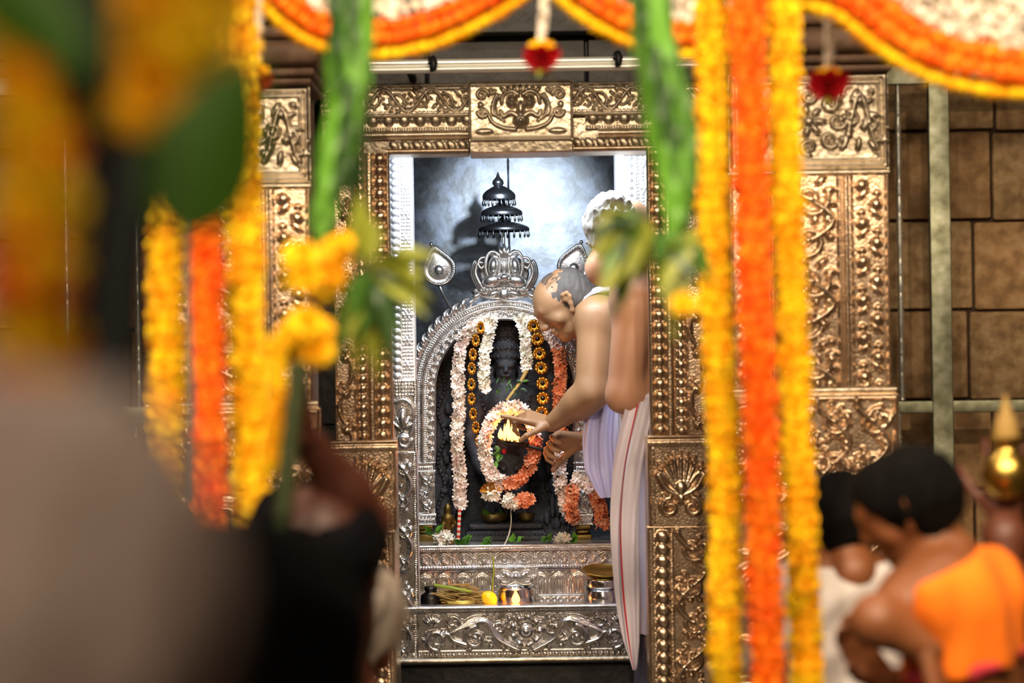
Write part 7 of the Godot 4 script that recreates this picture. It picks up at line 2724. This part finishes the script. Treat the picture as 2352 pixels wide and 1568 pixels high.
# bamboo poles that carry the flowers, above the view
func make_poles() -> void:
	for q in [[5.05, 0, "bamboo pole across the hall that carries the flower swags"], [4.6, 0, "bamboo pole across the hall that carries the long marigold strands"], [3.86, 0, "bamboo pole across the hall that carries the long green leaves"], [1.85, 0, "bamboo pole nearest the viewer, above the orange-yellow strand"]]:
		var y := POLE
		var o := thing("bamboo_pole", q[2], "pole", Vector3(0, y, -q[0]), "bamboo poles above the view")
		var b := MB.new()
		b.tube([Vector3(-2.7, y, -q[0]), Vector3(2.7, y, -q[0])], 0.03, 12)
		part("pole", b.done(), M.bamboo, o)
		for i in 18:
			b = MB.new()
			b.tube([Vector3(-2.55 + i * 0.3, y, -q[0]), Vector3(-2.54 + i * 0.3, y, -q[0])], 0.034, 12)
			part("node_ring", b.done(), M.bamboo, o)

# ------------------------------------------------ long green leaves, mango leaf bunches, the stalk
func make_hanging_leaves() -> void:
	var rng := RandomNumberGenerator.new()
	rng.seed = 21
	var d := 3.85
	var k := d / F
	var o := thing("palm_leaf", "long bright green leaf hanging down to the big yellow marigolds, over the lintel's left part", "leaf", P(795, -60, d))
	var blades := [
		[[[800, -90], [792, 60], [786, 200], [768, 340], [745, 470], [733, 572]], [44, 50, 46, 40, 30, 2], "leaf_bright", 0.0, 0.5],
		[[[822, -90], [826, 80], [812, 200], [790, 320], [770, 430], [758, 520]], [40, 42, 44, 40, 26, 2], "leaf_mid", 0.02, -0.4],
		[[[770, -90], [768, 60], [762, 220], [745, 360], [728, 470], [716, 545]], [28, 30, 30, 32, 22, 2], "leaf_mid", 0.03, 0.8],
		[[[838, 120], [836, 220], [822, 330], [812, 430], [806, 500]], [16, 26, 26, 20, 2], "leaf_dark", 0.05, -0.8],
		[[[840, -90], [846, 60], [838, 180], [826, 260]], [20, 22, 18, 2], "leaf_bright", 0.012, -0.9],
		[[[768, -90], [764, 20], [772, 130], [780, 230]], [16, 20, 18, 2], "leaf_dark", -0.008, 0.6],
		[[[806, 180], [800, 280], [786, 380], [770, 470]], [10, 18, 16, 2], "leaf_dark", -0.012, -0.3],
		[[[770, 250], [756, 340], [742, 430], [736, 500]], [8, 16, 18, 2], "leaf_bright", -0.012, 0.3],
		[[[816, -90], [812, 40], [818, 150]], [14, 16, 2], "leaf_dark", -0.014, -0.2],
	]
	for side in 2:
		if side == 1:
			o = thing("palm_leaf", "long green leaf hanging over the standing priest's head, next to the right marigold strands", "leaf", P(1480, -60, d))
			blades = [
				[[[1474, -90], [1488, 60], [1508, 190], [1530, 330], [1546, 460], [1548, 570]], [44, 48, 52, 44, 32, 2], "leaf_bright", 0.0, 0.45],
				[[[1498, -90], [1524, 80], [1550, 220], [1566, 360], [1570, 480], [1566, 580]], [30, 40, 44, 36, 28, 2], "leaf_mid", 0.02, -0.5],
				[[[1530, 60], [1560, 180], [1580, 300], [1588, 420], [1584, 520]], [14, 30, 34, 26, 2], "leaf_dark", 0.05, -0.7],
				[[[1450, -90], [1466, 60], [1490, 200], [1512, 330], [1522, 430]], [20, 26, 28, 22, 2], "leaf_mid", 0.03, 0.8],
				[[[1500, 100], [1520, 200], [1542, 310], [1552, 420]], [10, 24, 22, 2], "leaf_dark", -0.012, -0.3],
				[[[1540, 130], [1566, 240], [1584, 350], [1590, 450]], [10, 22, 20, 2], "leaf_mid", -0.008, 0.4],
				[[[1524, 330], [1536, 420], [1544, 500], [1546, 560]], [8, 22, 20, 2], "leaf_bright", -0.014, 0.2],
				[[[1460, -90], [1470, 20], [1484, 110]], [12, 16, 2], "leaf_dark", -0.012, 0.4],
			]
		cord(o, P(800 if side == 0 else 1476, -88, d), 3.86, 0.004)
		for q in blades:
			var line := []
			for p in q[0]: line.append(P(p[0], p[1], d + q[3]))
			var hw := []
			for h in q[1]: hw.append(h * k)
			part("blade", blade(line, hw, Vector3(1, 0.1, q[4]).normalized(), 0.35, 26, 0.004), M[q[2]], o)
	# bunches of mango leaves
	var bunch := func(label: String, c: Vector2, tips: Array, n_extra: int, spread: Array) -> void:
		var b := thing("mango_leaf_bunch", label, "leaves", P(c.x, c.y, d), "mango leaf bunches")
		var mats := ["leaf_olive", "leaf_olive", "leaf_mid", "leaf_dark", "leaf_olive"]
		for i in tips.size() + n_extra:
			var t: Vector2
			var dz := rng.randf_range(-0.035, 0.035)
			if i < tips.size(): t = Vector2(tips[i][0], tips[i][1])
			else:
				var a := rng.randf_range(spread[0], spread[1])
				t = c + Vector2(cos(a), sin(a)) * rng.randf_range(90, 190)
			var from := c + (t - c) * 0.08 + Vector2(rng.randf_range(-14, 14), rng.randf_range(-14, 14))
			part("leaf", leaf_at(P(from.x, from.y, d + rng.randf_range(-0.015, 0.015)), P(t.x, t.y, d + dz), rng.randf_range(27, 37) * k, Vector3(rng.randf_range(0.4, 1), rng.randf_range(-0.4, 0.4), rng.randf_range(-0.5, 0.5)).normalized(), 0.006), M[mats[(i if i < tips.size() else rng.randi()) % 5]], b)
		var st := MB.new()
		st.tube([Vector3(P(c.x, c.y - 60, d).x, POLE - 0.02, -3.86), P(c.x, c.y - 60, d + 0.01), P(c.x + 4, c.y - 20, d), P(c.x, c.y + 14, d)], [0.002, 0.003, 0.006, 0.008], 8)
		part("twig", st.done(), M.stalk, b)
	bunch.call("bunch of olive mango leaves beside the yellow flowers, over the left door jamb", Vector2(842, 612), [[985, 690], [966, 650], [930, 770], [905, 845], [868, 880], [820, 862], [800, 780], [770, 850], [940, 720], [880, 800], [836, 476], [812, 520], [900, 640], [850, 750], [826, 440], [980, 640]], 14, [-0.2, 2.0])
	bunch.call("bunch of olive mango leaves hanging over the standing priest's head", Vector2(1470, 500), [[1345, 505], [1352, 600], [1378, 640], [1402, 742], [1440, 700], [1372, 700], [1420, 610], [1360, 560], [1476, 650], [1430, 540], [1450, 640], [1392, 560], [1366, 540], [1416, 680], [1470, 600]], 12, [1.2, 3.0])
	bunch.call("bunch of olive mango leaves beside the right marigold strands", Vector2(1552, 540), [[1520, 690], [1548, 785], [1580, 690], [1596, 640], [1530, 640], [1562, 735], [1592, 560], [1510, 600], [1538, 600], [1570, 620]], 8, [0.9, 2.2])
	# yellow blossoms with the left bunch, one at the right
	for q in [["cluster of big yellow marigolds under the tip of the long green leaf", [[688, 592, 44], [772, 582, 42], [742, 652, 46], [706, 640, 40], [760, 630, 40], [676, 640, 32], [788, 556, 28]]], ["lower cluster of yellow marigolds on top of the dark green stalk", [[700, 752, 50], [722, 800, 48], [680, 800, 44], [664, 772, 36], [736, 760, 36], [650, 812, 26], [738, 812, 30]]], ["single yellow marigold among the leaves beside the right strands", [[1572, 700, 32], [1560, 712, 20]]]]:
		o = thing("marigold_cluster", q[0], "flowers", P(q[1][0][0], q[1][0][1], d - 0.03), "marigold clusters")
		for i in q[1].size():
			var f = q[1][i]
			put("marigold", marigold(i % 4), M["yellow_petal_%d" % (i % 3)], o, P(f[0], f[1], d - 0.03 + 0.012 * (i % 3)), turned(Vector3(rng.randf_range(-0.5, 0.5), rng.randf_range(-0.3, 0.5), 1), i, f[2] * k))
	var dd := 3.75
	o = thing("green_stalk", "dark green stalk standing at a slant beside the man with raised arms", "stalk", P(640, 1290, dd) * Vector3(1, 0, 1))
	var b := MB.new()
	var line := [P(690, 830, dd), P(676, 930, dd), P(662, 1060, dd), P(648, 1200, dd), P(636, 1320, dd), P(600, 1720, dd), P(560, 2200, dd), Vector3(P(540, 0, dd).x, 0.0, -dd)]
	b.tube(curve(line, 40), 21 * dd / F, 14)
	part("stem", b.done(), M.stalk, o)
	for i in 4:
		b = MB.new()
		var t: Vector3 = curve(line, 40)[6 + i * 5]
		b.lathe([Vector2(20.5 * dd / F, -0.004), Vector2(23.5 * dd / F, 0.0), Vector2(20.5 * dd / F, 0.004)], 14, Transform3D(Basis(Vector3(0, 0, 1), -0.11), t))
		part("node_ring", b.done(), M.stalk, o)

# ------------------------------------------------ out-of-focus decoration very close to the viewer, at the left
func make_near_decor() -> void:
	var rng := RandomNumberGenerator.new()
	rng.seed = 31
	var d := 1.75
	var k := d / F
	var strands := [
		["thick orange-yellow marigold strand at the left edge, close to the viewer", [[66, 40], [80, 200], [88, 400], [84, 600], [92, 800], [88, 1010]], d, 104.0, ["yellow_petal", "orange_petal", "yellow_petal"], 0.55],
		["hanging clump of yellow marigolds close to the viewer, above the broad dark leaf", [[405, -140], [402, 0], [396, 130], [384, 255]], d + 0.12, 158.0, ["yellow_petal"], 0.42],
	]
	for q in strands:
		var pts := []
		for p in q[1]: pts.append([p[0], p[1], q[2]])
		var path := pline(pts, 30)
		var kk: float = q[2] / F
		var r: float = q[3]
		var o := thing("marigold_strand", q[0], "garland", path[0], "marigold strands near the viewer")
		cord(o, path[0], 1.85)
		thread(o, path, 0.0015)
		string_flowers(o, path, r * 0.5 * kk, 4, r * 0.55 * kk, r * 0.55 * kk, "marigold", q[4], rng, 0.85)
	var dn := 1.68
	var kn := dn / F
	var o := thing("near_leaf", "broad dark green leaf close to the viewer, between the marigold clump and the left strands", "leaf", P(440, 300, dn))
	part("blade", blade([P(575, 120, dn), P(535, 230, dn), P(488, 340, dn), P(452, 430, dn), P(424, 510, dn), P(412, 550, dn)], [10 * kn, 88 * kn, 138 * kn, 136 * kn, 92 * kn, 6 * kn], Vector3(0.85, 0.45, -0.15).normalized(), 0.25, 22), M.leaf_deep, o)
	var pet := MB.new()
	pet.tube([P(560, 140, dn), P(572, 40, dn), Vector3(P(576, -150, 1.85).x, POLE - 0.02, -1.85)], [5 * kn, 6 * kn, 7 * kn], 8)
	part("petiole", pet.done(), M.stalk, o)
	part("blade", blade([P(588, 130, dn + 0.03), P(566, 260, dn + 0.03), P(540, 400, dn + 0.03), P(510, 530, dn + 0.03)], [6 * kn, 50 * kn, 60 * kn, 4 * kn], Vector3(0.85, 0.3, -0.3).normalized(), 0.25, 18), M.leaf_deep, o)
	o = thing("near_leaf", "dark green leaf in the upper left corner, close to the viewer", "leaf", P(70, 0, d - 0.2))
	var d2 := 1.5
	var k2 := d2 / F
	part("blade", blade([P(-60, -80, d2), P(40, 0, d2), P(130, 90, d2), P(190, 190, d2)], [70 * k2, 110 * k2, 80 * k2, 4 * k2], Vector3(0.7, 0.7, 0.2).normalized(), 0.25, 16), M.leaf_deep, o)
	part("blade", blade([P(170, -120, d2 + 0.05), P(172, 20, d2 + 0.05), P(180, 160, d2 + 0.05), P(215, 360, d2 + 0.05)], [80 * k2, 96 * k2, 92 * k2, 10 * k2], Vector3(0.9, 0.0, 0.4).normalized(), 0.3, 16), M.leaf_black, o)
	var ds := 2.45
	var ks := ds / F
	o = thing("dark_stalk", "dark grey-green stem standing close to the viewer at the left, behind the orange-yellow strand", "stalk", P(250, 1000, ds) * Vector3(1, 0, 1))
	var b := MB.new()
	b.tube(curve([P(310, 270, ds), P(298, 420, ds), P(282, 620, ds), P(262, 860, ds), P(246, 1060, ds), P(215, 1500, ds), P(190, 2100, ds), Vector3(P(170, 0, ds).x, 0, -ds)], 36), 52 * ks, 16)
	part("stem", b.done(), M.dark_stalk, o)
	b = MB.new()
	b.tube(curve([P(236, 300, ds + 0.04), P(232, 460, ds + 0.04), P(222, 640, ds + 0.04), P(214, 820, ds + 0.04), P(206, 1000, ds + 0.04), P(176, 1500, ds + 0.04), P(160, 2100, ds + 0.04), Vector3(P(140, 0, ds).x, 0, -ds - 0.04)], 36), 34 * ks, 14)
	part("side_stem", b.done(), M.leaf_black, o)
